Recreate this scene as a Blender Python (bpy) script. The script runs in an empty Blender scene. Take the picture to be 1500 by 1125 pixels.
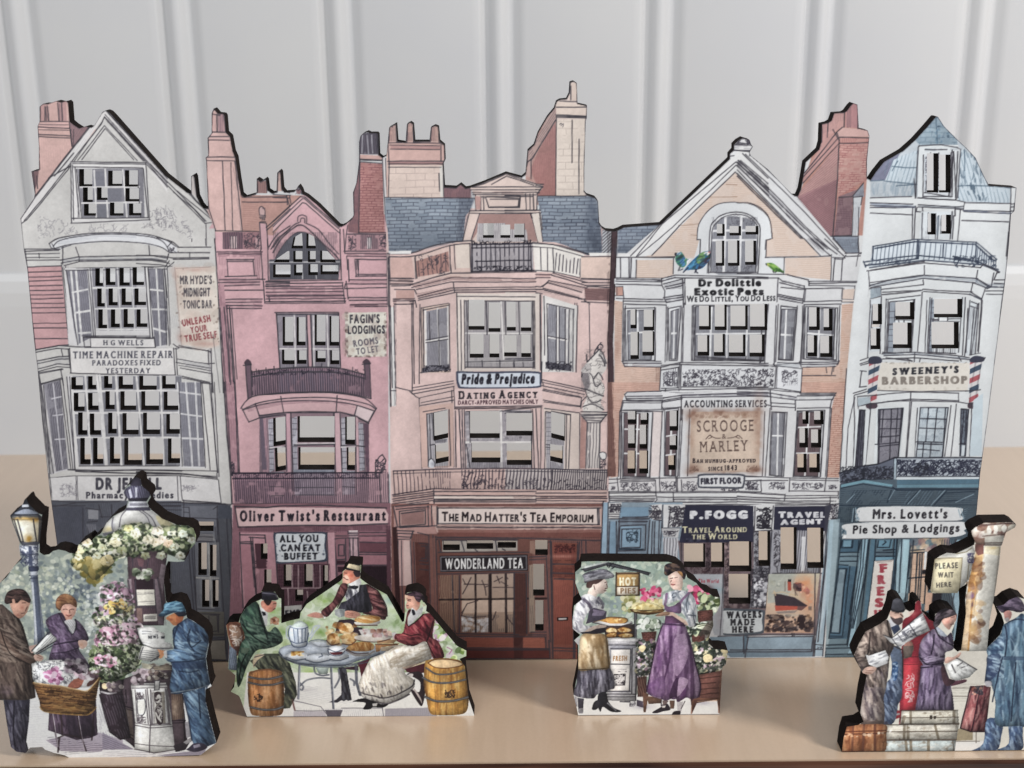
import bpy,math
import numpy as np
from mathutils import Vector,Matrix,geometry

scene=bpy.context.scene
COL=scene.collection
rng=np.random.default_rng(7)

# ------------------------------------------------------------------ camera
FPX=1887.0
PITCH=math.radians(17.1)
ROLL=math.radians(-0.45)
CAM_H=0.2012
cam=bpy.data.cameras.new('camera')
cam.sensor_width=36.0
cam.lens=36.0*FPX/1500.0
cam.clip_start=0.01
cam.clip_end=50.0
cam.dof.use_dof=True
cam.dof.focus_distance=0.372
cam.dof.aperture_fstop=22.0
camo=bpy.data.objects.new('camera',cam)
COL.objects.link(camo)
camo.location=(0,0,CAM_H)
camo.rotation_euler=(Matrix.Rotation(math.pi/2-PITCH,3,'X')@ Matrix.Rotation(ROLL,3,'Z')).to_euler()
scene.camera=camo
_M=np.array(Matrix.Rotation(math.pi/2-PITCH,3,'X')@ Matrix.Rotation(ROLL,3,'Z'))
CR,CU,CF=_M[:,0],_M[:,1],-_M[:,2]

# ------------------------------------------------------------------ light
world=bpy.data.worlds.new('World')
scene.world=world
world.use_nodes=True
_bg=world.node_tree.nodes['Background']
_bg.inputs[0].default_value=(0.93,0.96,1.0,1)
_bg.inputs[1].default_value=0.44

def area(name,loc,target,size,power,col):
    l=bpy.data.lights.new(name,'AREA')
    l.shape='RECTANGLE';l.size=size[0];l.size_y=size[1]
    l.energy=power;l.color=col
    o=bpy.data.objects.new(name,l)
    COL.objects.link(o)
    o.location=loc
    o.rotation_euler=(Vector(target)-Vector(loc)).to_track_quat('-Z','Y').to_euler()
    return o
area('window_light',(0.78,-0.13,0.70),(0.0,0.34,0.03),(0.2,0.2),9.4,(1.0,0.98,0.96))
area('room_light',(-0.8,-1.3,1.5),(0.0,0.4,0.08),(1.6,1.2),23.0,(0.97,0.98,1.0))
scene.view_settings.view_transform='Standard'
scene.view_settings.look='None'
scene.view_settings.gamma=1.0
scene.view_settings.use_curve_mapping=False
scene.view_settings.exposure=0.13

# ------------------------------------------------------------------ geometry of the view -> real planes
def rays(p):
    p=np.asarray(p,float).reshape(-1,2)
    return CF+((p[:,0:1]-750.0)/FPX)*CR-((p[:,1:2]-562.5)/FPX)*CU
def on_upright(p,Y):
    d=rays(p);t=Y/d[:,1]
    return np.stack([d[:,0]*t,CAM_H+d[:,2]*t],1)
def on_table(px,py):
    d=rays([(px,py)])[0];t=-CAM_H/d[2]
    return float(d[0]*t),float(d[1]*t)

def lin(c):
    c=np.asarray(c,float)
    return np.where(c<=0.04045,c/12.92,((c+0.055)/1.055)**2.4)
def hexc(h):
    return np.array([int(h[i:i+2],16)/255.0 for i in(0,2,4)])

# ------------------------------------------------------------------ lettering (glyph masks from the built-in font)
CAP=44
_glyph={}
def load_glyphs(chars):
    obs=[]
    for ch in chars:
        cu=bpy.data.curves.new('glyph','FONT');cu.body=ch;cu.resolution_u=4
        o=bpy.data.objects.new('glyph',cu);COL.objects.link(o);obs.append((ch,o))
    dg=bpy.context.evaluated_depsgraph_get()
    raw={}
    for ch,o in obs:
        ev=o.evaluated_get(dg);me=ev.to_mesh()
        me.calc_loop_triangles()
        n=len(me.vertices);v=np.empty(n*3);me.vertices.foreach_get('co',v)
        t=np.empty(len(me.loop_triangles)*3,np.int32);me.loop_triangles.foreach_get('vertices',t)
        raw[ch]=(v.reshape(-1,3)[:,:2],t.reshape(-1,3));ev.to_mesh_clear()
    for ch,o in obs:
        cu=o.data;bpy.data.objects.remove(o);bpy.data.curves.remove(cu)
    H=raw['H'][0][:,1].max()
    for ch,(v,t)in raw.items():
        v=v/H*CAP
        x0=v[:,0].min();w=int(math.ceil(v[:,0].max()-x0))+2
        m=np.zeros((CAP*2,w),bool)
        px=v.copy();px[:,0]-=x0-1;px[:,1]=CAP*1.5-px[:,1]
        for a,b,c in px[t]:
            bx0=max(int(min(a[0],b[0],c[0])),0);bx1=min(int(max(a[0],b[0],c[0]))+2,w)
            by0=max(int(min(a[1],b[1],c[1])),0);by1=min(int(max(a[1],b[1],c[1]))+2,CAP*2)
            if bx1<=bx0 or by1<=by0:continue
            X,Y=np.meshgrid(np.arange(bx0,bx1)+.5,np.arange(by0,by1)+.5)
            e=[(q[0]-p[0])*(Y-p[1])-(q[1]-p[1])*(X-p[0])for p,q in((a,b),(b,c),(c,a))]
            ok=((e[0]>=-.01)&(e[1]>=-.01)&(e[2]>=-.01))|((e[0]<=.01)&(e[1]<=.01)&(e[2]<=.01))
            m[by0:by1,bx0:bx1]|=ok
        _glyph[ch]=m

def dilate(m,rx,ry):
    out=m.copy();h,w=m.shape
    for dy in range(-int(ry),int(ry)+1):
        for dx in range(-int(rx),int(rx)+1):
            if(dx/(rx+.01))**2+(dy/(ry+.01))**2>1.05:continue
            ys,yd=(slice(max(0,-dy),h-max(0,dy)),slice(max(0,dy),h-max(0,-dy)))
            xs,xd=(slice(max(0,-dx),w-max(0,dx)),slice(max(0,dx),w-max(0,-dx)))
            out[yd,xd]|=m[ys,xs]
    return out

ROUND=set("OCSGQU0&ecosabdpq,.-';:3689")
def line_mask(text,b=0,serif=0,small=0,gap=7,space=16,slant=0.0):
    b=b+2.0 if b else .8
    gap=gap*.6;parts=[]
    for ch in text:
        if ch==' ':
            parts.append(np.zeros((CAP*2,space),bool));continue
        sc=1.0;g=ch
        if small and(ch.islower()or ch in '-'):
            g=ch.upper();sc=small
        m=_glyph[g]
        if sc!=1.0:
            h,w=m.shape;nw=max(1,int(w*sc))
            yy=((np.arange(CAP*2)+.5-CAP*1.5)/sc+CAP*1.5).astype(int)
            xx=np.clip(((np.arange(nw)+.5)/sc).astype(int),0,w-1)
            ok=(yy>=0)&(yy<h)
            m=m[np.clip(yy,0,h-1)][:,xx]&ok[:,None]
        e=int(b)+int(serif)+1
        m=np.pad(m,((0,0),(e,e)))
        if b:m=dilate(m,b,max(1,b*.6))
        if serif and g not in ROUND:
            base=int(CAP*1.5);th=max(3,int(CAP*.10));ch_h=int(CAP*sc)
            for r0 in(base-th,base-ch_h):
                band=np.zeros_like(m);band[r0:r0+th]=m[r0:r0+th]
                m|=dilate(band,serif,0)
        parts.append(m);parts.append(np.zeros((CAP*2,max(0,int(gap*sc))),bool))
    m=np.concatenate(parts,1)
    if slant:
        out=np.zeros((m.shape[0],m.shape[1]+int(abs(slant)*CAP)+2),bool)
        for r in range(m.shape[0]):
            s=int(round((CAP*1.5-r)*slant));s=max(0,s+(0 if slant>0 else int(abs(slant)*CAP)))
            s=min(s,out.shape[1]-m.shape[1])
            out[r,s:s+m.shape[1]]=m[r]
        m=out
    xs=np.where(m.any(0))[0]
    return m[:,xs[0]:xs[-1]+1]

# ------------------------------------------------------------------ a printed board: paint on a fine grid in the board's own plane
class Board:
    def __init__(s,Y,res,box,thick):
        s.Y,s.res,s.t=Y,res,thick
        x0,y0,x1,y1=box
        q=on_upright([(x0,y0),(x1,y0),(x1,y1),(x0,y1)],Y)
        s.x0,s.x1=q[:,0].min(),q[:,0].max();s.z0,s.z1=q[:,1].min(),q[:,1].max()
        s.W=int((s.x1-s.x0)*res)+2;s.H=int((s.z1-s.z0)*res)+2
        s.C=np.ones((s.H,s.W,3),np.float32)*0.8
        s.ID=np.zeros((s.H,s.W),np.int16)
        s.parts=[None];s.cur=0;s.top=0
        s.holes=[];s.outline=None
        s.N={g:s._noise(g)for g in(2,5,14,45)}
        s.at(0,0,1)
        a,b=s.map([(700,600),(800,600)]);s.k=float(np.hypot(*(b-a))/100.0)
    def _noise(s,g):
        h,w=s.H//g+3,s.W//g+3
        r=rng.random((h,w)).astype(np.float32)*2-1
        yy=np.arange(s.H)/g;xx=np.arange(s.W)/g
        iy=yy.astype(int);ix=xx.astype(int)
        fy=(yy-iy)[:,None].astype(np.float32);fx=(xx-ix)[None].astype(np.float32)
        fy=fy*fy*(3-2*fy);fx=fx*fx*(3-2*fx)
        a=r[iy][:,ix];b=r[iy][:,ix+1];c=r[iy+1][:,ix];d=r[iy+1][:,ix+1]
        return(a*(1-fx)+b*fx)*(1-fy)+(c*(1-fx)+d*fx)*fy

    def at(s,ox,oy,sc=5.0):s.ox,s.oy,s.sc=ox,oy,sc
    def map(s,p):
        q=on_upright(p,s.Y)
        return np.stack([(q[:,0]-s.x0)*s.res,(s.z1-q[:,1])*s.res],1)
    def pts(s,t,closed=True):
        if not isinstance(t,str):return np.asarray(t,float)
        smooth=t.startswith('~')
        v=[tuple(map(float,w.split(',')))for w in t.lstrip('~').split()]
        if len(v)==2 and closed:
            (a,b),(c,d)=v;v=[(a,b),(c,b),(c,d),(a,d)]
        p=np.array(v)/s.sc+(s.ox,s.oy)
        if smooth and len(p)>2:p=catmull(p,closed)
        return p

    def part(s,name,label=None):
        s.parts.append(dict(name=name,label=label,parent=0));s.top=s.cur=len(s.parts)-1;return s.cur
    def sub(s,name,label=None):
        s.parts.append(dict(name=name,label=label,parent=s.top));s.cur=len(s.parts)-1;return s.cur
    def use(s,i):
        s.cur=i;s.top=s.parts[i]['parent']or i
    def back(s):s.cur=s.top

    def mask(s,P,SS=3,off=0.0):
        P=np.asarray(P)-off
        x0=max(int(math.floor(P[:,0].min())),0);x1=min(int(math.ceil(P[:,0].max()))+1,s.W)
        y0=max(int(math.floor(P[:,1].min())),0);y1=min(int(math.ceil(P[:,1].max()))+1,s.H)
        if x1<=x0 or y1<=y0:return None
        h,w=(y1-y0)*SS,(x1-x0)*SS
        T=np.zeros((h,w+1),np.int8)
        Q=(P-(x0,y0))*SS
        for i in range(len(Q)):
            (ax,ay),(bx,by)=Q[i-1],Q[i]
            if ay==by:continue
            if ay>by:ax,ay,bx,by=bx,by,ax,ay
            r0=max(int(math.ceil(ay-.5)),0);r1=min(int(math.ceil(by-.5)),h)
            if r1<=r0:continue
            r=np.arange(r0,r1)
            xx=ax+(r+.5-ay)*(bx-ax)/(by-ay)
            c=np.clip(np.ceil(xx-.5),0,w).astype(int)
            T[r,c]+=1
        M=(np.cumsum(T[:,:w],1)&1).astype(np.float32)
        if SS>1:M=M.reshape(y1-y0,SS,x1-x0,SS).mean((1,3))
        return y0,y1,x0,x1,M
    def _blend(s,box,A,col):
        y0,y1,x0,x1=box
        c=s.C[y0:y1,x0:x1]
        c+=(col-c)*A[...,None]

    def F(s,col,t,n=0.035,a=1.0,g=None,d='v',keep=False,P=None):
        P=s.map(s.pts(t))if P is None else P
        r=s.mask(P)
        if r is None:return
        y0,y1,x0,x1,M=r
        c=hexc(col).astype(np.float32)*np.ones((y1-y0,x1-x0,1),np.float32)
        if g is not None:
            k=np.linspace(0,1,y1-y0)[:,None,None]if d=='v' else np.linspace(0,1,x1-x0)[None,:,None]
            c=c*(1-k)+hexc(g)*k
        if n:
            b=(slice(y0,y1),slice(x0,x1))
            w=1+n*(0.8*s.N[45][b]+0.7*s.N[14][b]+0.6*s.N[5][b]+.6*s.N[2][b])
            c=c*w[...,None]
        s._blend((y0,y1,x0,x1),M*a,c)
        if not keep and a>.6:
            I=s.ID[y0:y1,x0:x1];I[M>.5]=s.cur

    def S(s,col,xy,rx,ry=None,a=.5,clip=None):
        ry=ry or rx
        c=s.map(s.pts(xy,False))[0];RX,RY=rx*s.k*.85,ry*s.k*.85
        x0=max(int(c[0]-2.2*RX),0);x1=min(int(c[0]+2.2*RX)+1,s.W)
        y0=max(int(c[1]-2.2*RY),0);y1=min(int(c[1]+2.2*RY)+1,s.H)
        if x1<=x0 or y1<=y0:return
        X=(np.arange(x0,x1)+.5-c[0])/RX;Y=(np.arange(y0,y1)+.5-c[1])/RY
        A=a*np.exp(-(X[None]**2+Y[:,None]**2)*1.2)
        A=A*np.clip(1+.5*s.N[5][y0:y1,x0:x1],0,1.4)
        if clip is not None:A=A*s.full(clip)[y0:y1,x0:x1]
        s._blend((y0,y1,x0,x1),np.clip(A,0,1),hexc(col))
    def full(s,t):
        A=np.zeros((s.H,s.W),np.float32)
        r=s.mask(s.map(s.pts(t)))
        if r:A[r[0]:r[1],r[2]:r[3]]=r[4]
        return A

    def _stroke(s,P,w,taper=False,soft=False):
        hw=w*.5
        x0=max(int(P[:,0].min()-hw-2),0);x1=min(int(P[:,0].max()+hw+3),s.W)
        y0=max(int(P[:,1].min()-hw-2),0);y1=min(int(P[:,1].max()+hw+3),s.H)
        if x1<=x0 or y1<=y0:return None
        A=np.zeros((y1-y0,x1-x0),np.float32)
        n=len(P)-1
        for i in range(n):
            a,b=P[i],P[i+1]
            h=hw*(1 if not taper else(0.35+.65*math.sin(math.pi*(i+.5)/n)))
            bx0=max(int(min(a[0],b[0])-h-2),x0);bx1=min(int(max(a[0],b[0])+h+3),x1)
            by0=max(int(min(a[1],b[1])-h-2),y0);by1=min(int(max(a[1],b[1])+h+3),y1)
            if bx1<=bx0 or by1<=by0:continue
            X=np.arange(bx0,bx1)+.5-a[0];Y=(np.arange(by0,by1)+.5-a[1])[:,None]
            d=b-a;L2=float(d @ d)+1e-9
            t=np.clip((X*d[0]+Y*d[1])/L2,0,1)
            D=np.sqrt((X-t*d[0])**2+(Y-t*d[1])**2)
            v=A[by0-y0:by1-y0,bx0-x0:bx1-x0]
            np.maximum(v,np.clip(1.15-D/(h+.5),0,1)if soft else np.clip(h+.5-D,0,1),out=v)
        return(y0,y1,x0,x1),A
    def L(s,w,t,col='37343c',a=.85,j=.35,keep=True,taper=False):
        for q in t.split(';'):
            q=q.strip()
            if not q:continue
            P=s.map(s.pts(q,False))
            P=resample(P,9.0*s.k)
            if j and len(P)>2:
                nz=rng.normal(0,.5*j*s.k,len(P));nz=(nz+np.roll(nz,1))*.6
                d=np.gradient(P,axis=0);d /=(np.linalg.norm(d,axis=1,keepdims=True)+1e-9)
                P=P+np.stack([-d[:,1],d[:,0]],1)*nz[:,None]
            r=s._stroke(P,max(w*s.k,.8)*(1+rng.normal(0,.08)),taper)
            if r is None:continue
            (y0,y1,x0,x1),A=r
            A=A*a*np.clip(1+.25*s.N[5][y0:y1,x0:x1],0,1.1)
            s._blend((y0,y1,x0,x1),np.clip(A,0,1),hexc(col))
            if not keep:s.ID[y0:y1,x0:x1][A>.5]=s.cur

    def HT(s,t,sp,ang=0,w=.8,col='35313c',a=.6,br=.3,wob=1.0):
        P=s.map(s.pts(t));r=s.mask(P)
        if r is None:return
        y0,y1,x0,x1,M=r
        X,Y=np.meshgrid(np.arange(x0,x1)/s.k,np.arange(y0,y1)/s.k)
        th=math.radians(ang)
        v=-X*math.sin(th)+Y*math.cos(th)
        b=(slice(y0,y1),slice(x0,x1))
        v=v+wob*(.9*s.N[14][b]+1.2*s.N[45][b])
        d=np.abs((v/sp)%1-.5)*sp
        A=np.clip((w*.5-d)*s.k+.5,0,1)
        if br:A=A*np.clip((s.N[14][b]+.6*s.N[5][b]+1-2*br)*3,0,1)
        s._blend((y0,y1,x0,x1),A*M*(a*.8),hexc(col))
    def BR(s,t,rh,bw,ang=0,w=.8,col='35313c',a=.6,br=.15,shear=0.0,tint=None,ta=.25):
        P=s.map(s.pts(t));r=s.mask(P)
        if r is None:return
        y0,y1,x0,x1,M=r
        X,Y=np.meshgrid(np.arange(x0,x1)/s.k,np.arange(y0,y1)/s.k)
        th=math.radians(ang);b=(slice(y0,y1),slice(x0,x1))
        u=X*math.cos(th)+Y*math.sin(th);v=-X*math.sin(th)+Y*math.cos(th)
        u=u+shear*v+1.2*s.N[14][b];v=v+.55*s.N[14][b]+.5*s.N[45][b]
        row=np.floor(v/rh)
        uu=u/bw+.5*(row%2)+.37*np.sin(row*12.9)
        if tint is not None:
            cell=np.floor(uu)*12.9898+row*78.233
            k=np.sin(cell)*43758.5;k=k-np.floor(k)
            s._blend((y0,y1,x0,x1),M*ta*k,hexc(tint))
        d1=np.abs((v/rh)%1-.5)*rh;d2=np.abs(uu%1-.5)*bw
        A1=np.clip((w*.5-(rh*.5-d1))*s.k+.5,0,1);A2=np.clip((w*.5-(bw*.5-d2))*s.k+.5,0,1)
        A=np.maximum(A1,A2)*np.clip((s.N[14][b]+.6*s.N[5][b]+1.0-2*br)*3,0,1)
        s._blend((y0,y1,x0,x1),A*M*(a*.8),hexc(col))
    def strokes(s,t,cols,n,ang=90,ln=20,w=1.4,a=.6,spread=18,curve=.25,seed=None):
        P=s.map(s.pts(t));r=s.mask(P)
        if r is None:return
        y0,y1,x0,x1,M=r
        M=M*(s.ID[y0:y1,x0:x1]==s.cur)
        cols=[hexc(c)for c in cols.split()]
        for i in range(n):
            for _ in range(40):
                cx=rng.uniform(x0,x1);cy=rng.uniform(y0,y1)
                if M[min(int(cy-y0),M.shape[0]-1),min(int(cx-x0),M.shape[1]-1)]>.5:break
            th=math.radians(ang+rng.normal(0,spread*.5));l=ln*s.k*rng.uniform(.5,1.3)
            k=np.linspace(-.5,.5,6);bend=rng.normal(0,curve)
            dx,dy=math.cos(th),math.sin(th)
            q=np.stack([cx+dx*k*l-dy*bend*l*(k*k-.08),cy+dy*k*l+dx*bend*l*(k*k-.08)],1)
            st=s._stroke(q,max(w*s.k*rng.uniform(1.2,3.4),1.5),True,True)
            if st is None:continue
            (a0,a1,b0,b1),A=st
            c0,c1,d0,d1=max(a0,y0),min(a1,y1),max(b0,x0),min(b1,x1)
            if c1<=c0 or d1<=d0:continue
            A=A[c0-a0:c1-a0,d0-b0:d1-b0]*M[c0-y0:c1-y0,d0-x0:d1-x0]
            s._blend((c0,c1,d0,d1),A*a*rng.uniform(.6,1.15),cols[i%len(cols)])
    def dabs(s,t,cols,n,r,a=.8,asp=1.6,jit=.07):
        P=s.map(s.pts(t));q=s.mask(P)
        if q is None:return
        y0,y1,x0,x1,M=q
        cols=[hexc(c)for c in cols.split()]
        for i in range(n):
            for _ in range(20):
                cx=rng.uniform(x0,x1);cy=rng.uniform(y0,y1)
                if M[min(int(cy-y0),M.shape[0]-1),min(int(cx-x0),M.shape[1]-1)]>.5:break
            R=r*s.k*rng.uniform(.45,1.25);th=rng.uniform(0,math.pi);e=rng.uniform(1,asp)
            e0=R*e+1
            free=r>3.1
            a0,a1=max(int(cy-e0),0 if free else y0),min(int(cy+e0)+2,s.H if free else y1);b0,b1=max(int(cx-e0),0 if free else x0),min(int(cx+e0)+2,s.W if free else x1)
            if a1<=a0 or b1<=b0:continue
            X=np.arange(b0,b1)+.5-cx;Y=(np.arange(a0,a1)+.5-cy)[:,None]
            u=(X*math.cos(th)+Y*math.sin(th))/e;v=-X*math.sin(th)+Y*math.cos(th)
            A=np.clip(R+.5-np.sqrt(u*u+v*v),0,1)
            if not free:A=A*M[a0-y0:a1-y0,b0-x0:b1-x0]
            c=np.clip(cols[rng.integers(len(cols))]+rng.normal(0,jit),0,1)
            s._blend((a0,a1,b0,b1),A*a,c)
    def scrib(s,t,n,ln=7,w=.8,col='35313c',a=.7):
        P=s.map(s.pts(t));q=s.mask(P)
        if q is None:return
        y0,y1,x0,x1,M=q
        for i in range(n):
            for _ in range(20):
                cx=rng.uniform(x0,x1);cy=rng.uniform(y0,y1)
                if M[min(int(cy-y0),M.shape[0]-1),min(int(cx-x0),M.shape[1]-1)]>.5:break
            th=rng.uniform(0,6.3);k=rng.normal(0,.9);p=[(cx,cy)]
            for m in range(5):
                th+=k*.6;p.append((p[-1][0]+math.cos(th)*ln*s.k/5,p[-1][1]+math.sin(th)*ln*s.k/5))
            st=s._stroke(np.array(p),max(w*s.k,.8))
            if st is None:continue
            (a0,a1,b0,b1),A=st
            c0,c1,d0,d1=max(a0,y0),min(a1,y1),max(b0,x0),min(b1,x1)
            if c1<=c0 or d1<=d0:continue
            A=A[c0-a0:c1-a0,d0-b0:d1-b0]*M[c0-y0:c1-y0,d0-x0:d1-x0]
            s._blend((c0,c1,d0,d1),A*a,hexc(col))

    def T(s,text,base,cap,col='201d24',a=.95,halo=None,hw=3,**k):
        p=s.pts(base,False);ca=cap/s.sc
        d=(p[1]-p[0]);d=d/np.hypot(*d);up=np.array([d[1],-d[0]])
        c0,c1,c2=s.map([p[0],p[1],p[0]+up*ca])
        m=line_mask(text,**k);h,w=m.shape
        for mm,cc in(((dilate(np.pad(m,8),hw,hw),halo),(np.pad(m,8),col))if halo else((np.pad(m,8),col),)):
            ex=(c1-c0)/w;ey=(c2-c0)/CAP
            cor=[c0+ex*u+ey*v for u in(-8,w+8)for v in(-.5*CAP-8,1.5*CAP+8)]
            cor=np.array(cor)
            x0=max(int(cor[:,0].min()),0);x1=min(int(cor[:,0].max())+2,s.W)
            y0=max(int(cor[:,1].min()),0);y1=min(int(cor[:,1].max())+2,s.H)
            if x1<=x0 or y1<=y0:continue
            inv=np.linalg.inv(np.stack([ex,ey],1))
            A=np.zeros((y1-y0,x1-x0),np.float32);SS=4
            for iy in range(SS):
                for ix in range(SS):
                    X,Y=np.meshgrid(np.arange(x0,x1)+(ix+.5)/SS-c0[0],np.arange(y0,y1)+(iy+.5)/SS-c0[1])
                    u=inv[0,0]*X+inv[0,1]*Y;v=inv[1,0]*X+inv[1,1]*Y
                    ui=np.floor(u).astype(int)+8;vi=np.floor(CAP*1.5-v).astype(int)+8
                    ok=(ui>=0)&(ui<mm.shape[1])&(vi>=0)&(vi<mm.shape[0])
                    A+=np.where(ok,mm[np.clip(vi,0,mm.shape[0]-1),np.clip(ui,0,mm.shape[1]-1)],0)
            A=A/(SS*SS)*a*np.clip(1+.2*s.N[5][y0:y1,x0:x1],0,1.05)
            s._blend((y0,y1,x0,x1),np.clip(A,0,1),hexc(cc))

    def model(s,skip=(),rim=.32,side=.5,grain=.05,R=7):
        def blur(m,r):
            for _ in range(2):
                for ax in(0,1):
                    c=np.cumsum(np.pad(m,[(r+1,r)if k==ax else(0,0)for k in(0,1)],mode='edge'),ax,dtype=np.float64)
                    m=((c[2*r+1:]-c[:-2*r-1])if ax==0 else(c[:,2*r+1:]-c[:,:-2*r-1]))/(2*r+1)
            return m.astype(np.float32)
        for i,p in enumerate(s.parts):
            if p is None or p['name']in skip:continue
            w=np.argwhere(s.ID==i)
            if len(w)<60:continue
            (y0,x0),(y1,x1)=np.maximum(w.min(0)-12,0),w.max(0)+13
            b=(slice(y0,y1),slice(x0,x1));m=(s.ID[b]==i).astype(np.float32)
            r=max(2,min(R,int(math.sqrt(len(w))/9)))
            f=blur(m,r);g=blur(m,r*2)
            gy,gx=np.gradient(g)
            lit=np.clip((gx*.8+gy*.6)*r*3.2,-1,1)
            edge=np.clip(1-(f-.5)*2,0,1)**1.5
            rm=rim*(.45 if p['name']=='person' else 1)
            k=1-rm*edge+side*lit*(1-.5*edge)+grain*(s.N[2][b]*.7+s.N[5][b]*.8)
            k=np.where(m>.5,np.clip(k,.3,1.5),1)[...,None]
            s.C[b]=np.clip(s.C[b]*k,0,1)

    def HOLE(s,t,shade=True):
        for q in t.split('|'):
            q=q.strip()
            if not q:continue
            p=s.pts(q);P=s.map(p);s.holes.append(P)

    def build(s,thing,mats):
        Oc=s.outline
        def plot(P):return np.stack([s.x0+P[:,0]/s.res,s.z1-P[:,1]/s.res],1)
        keep=np.zeros((s.H,s.W),bool)
        r=s.mask(Oc,1,.5);keep[r[0]:r[1],r[2]:r[3]]=r[4]>.5
        for h in s.holes:
            r=s.mask(h,1,.5)
            if r:keep[r[0]:r[1],r[2]:r[3]]&=~(r[4]>.5)
        keep=keep[:-1,:-1]
        H,W=s.H,s.W

        X,Y=np.meshgrid(np.arange(W)+.5,np.arange(H)+.5)
        V=np.stack([X,Y],-1)
        cnt=np.zeros((H,W),np.int8)
        for dy in(0,1):
            for dx in(0,1):cnt[dy:H-1+dy,dx:W-1+dx]+=keep
        bi=np.argwhere((cnt>0)&(cnt<4))
        bp=V[bi[:,0],bi[:,1]]
        best=np.full(len(bp),1e9);tgt=bp.copy()
        for poly in[Oc]+s.holes:
            for i in range(len(poly)):
                a,b=poly[i-1],poly[i];d=b-a;L2=d @ d
                if L2<1e-9:continue
                lo,hi=np.minimum(a,b)-2,np.maximum(a,b)+2
                sel=np.where(((bp>=lo)&(bp<=hi)).all(1))[0]
                if not len(sel):continue
                t=np.clip(((bp[sel]-a)@ d)/L2,0,1)
                q=a+t[:,None]*d;D=np.hypot(*(q-bp[sel]).T)
                g=D<best[sel];best[sel[g]]=D[g];tgt[sel[g]]=q[g]
        ok=best<1.3
        V[bi[ok,0],bi[ok,1]]=tgt[ok]
        ids=s.ID[:-1,:-1];ids=np.where(ids==0,1,ids)
        g=(s.C @ np.array([.3,.59,.11],np.float32))[...,None]
        lc=np.clip(lin(np.clip(g+(s.C-g)*SAT,0,1)),0,1).astype(np.float32)*INK_GAIN
        made={}
        for i,p in enumerate(s.parts):
            if p is None:continue
            qs=np.argwhere(keep&(ids==i))
            if not len(qs):made[i]=None;continue
            f=(qs[:,0]*W+qs[:,1]).astype(np.int64)
            quads=np.stack([f+W,f+W+1,f+1,f],1)
            u,inv=np.unique(quads,return_inverse=True)
            P=V.reshape(-1,2)[u];q=plot(P)
            co=np.stack([q[:,0],np.full(len(q),s.Y-2.5e-5),q[:,1]],1).astype(np.float32)
            me=bpy.data.meshes.new(p['name'])
            me.vertices.add(len(u));me.vertices.foreach_set('co',co.ravel())
            me.loops.add(len(quads)*4);me.loops.foreach_set('vertex_index',inv.ravel().astype(np.int32))
            me.polygons.add(len(quads));me.polygons.foreach_set('loop_start',np.arange(0,len(quads)*4,4,dtype=np.int32))
            me.update(calc_edges=True)
            at=me.attributes.new('ink','FLOAT_COLOR','POINT')
            c=np.ones((len(u),4),np.float32);c[:,:3]=lc.reshape(-1,3)[u]
            at.data.foreach_set('color',c.ravel())
            me.materials.append(mats['print'])
            o=bpy.data.objects.new(p['name'],me);COL.objects.link(o)
            if p['label']:o['label']=p['label']
            made[i]=o
        for i,p in enumerate(s.parts):
            if p is None or made[i]is None:continue
            par=made.get(p['parent'])if p['parent']else thing
            made[i].parent=par or thing
            if made[i].parent==thing:made[i].matrix_parent_inverse=Matrix.Translation(-thing.location)

        loops=[Oc]+s.holes
        vs,fs=[],[]
        fl,bl=[],[]
        for P in loops:
            q=plot(P);n=len(q);b0=len(vs)
            ar=sum(q[k-1][0]*q[k][1]-q[k][0]*q[k-1][1]for k in range(n))
            vs+=[(x,s.Y,z)for x,z in q]+[(x,s.Y+s.t,z)for x,z in q]
            for k in range(n):
                k2=(k+1)%n
                fs.append((b0+k,b0+k2,b0+n+k2,b0+n+k))
        v2,e2=[],[]
        for P in loops:
            q=plot(P);b0=len(v2);v2+=[Vector((float(x),float(z)))for x,z in q]
            e2+=[(b0+k,b0+(k+1)%len(q))for k in range(len(q))]
        vv,ee,ff,ov,oe,of=geometry.delaunay_2d_cdt(v2,e2,[],0,1e-7)
        def inside(x,y):
            cx,cy=(x-s.x0)*s.res,(s.z1-y)*s.res
            j,i2=int(cx),int(cy)
            c=0
            for P in loops:
                A=P;B=np.roll(P,-1,0)
                m=(A[:,1]>cy)!=(B[:,1]>cy)
                if m.any():
                    xx=A[m,0]+(cy-A[m,1])*(B[m,0]-A[m,0])/(B[m,1]-A[m,1])
                    c+=int((xx>cx).sum())
            return c%2==1
        b0=len(vs);vs+=[(v.x,s.Y+s.t,v.y)for v in vv];b1=len(vs);vs+=[(v.x,s.Y,v.y)for v in vv]
        for t3 in ff:
            cx=sum(vv[k].x for k in t3)/3;cy=sum(vv[k].y for k in t3)/3
            if inside(cx,cy):
                fs.append(tuple(b0+k for k in reversed(t3)));fs.append(tuple(b1+k for k in t3))
        me=bpy.data.meshes.new('board');me.from_pydata(vs,[],fs);me.update()
        me.materials.append(mats['edge'])
        o=bpy.data.objects.new('board',me);COL.objects.link(o);o.parent=thing
        o.matrix_parent_inverse=Matrix.Translation(-thing.location)
        return made

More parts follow.
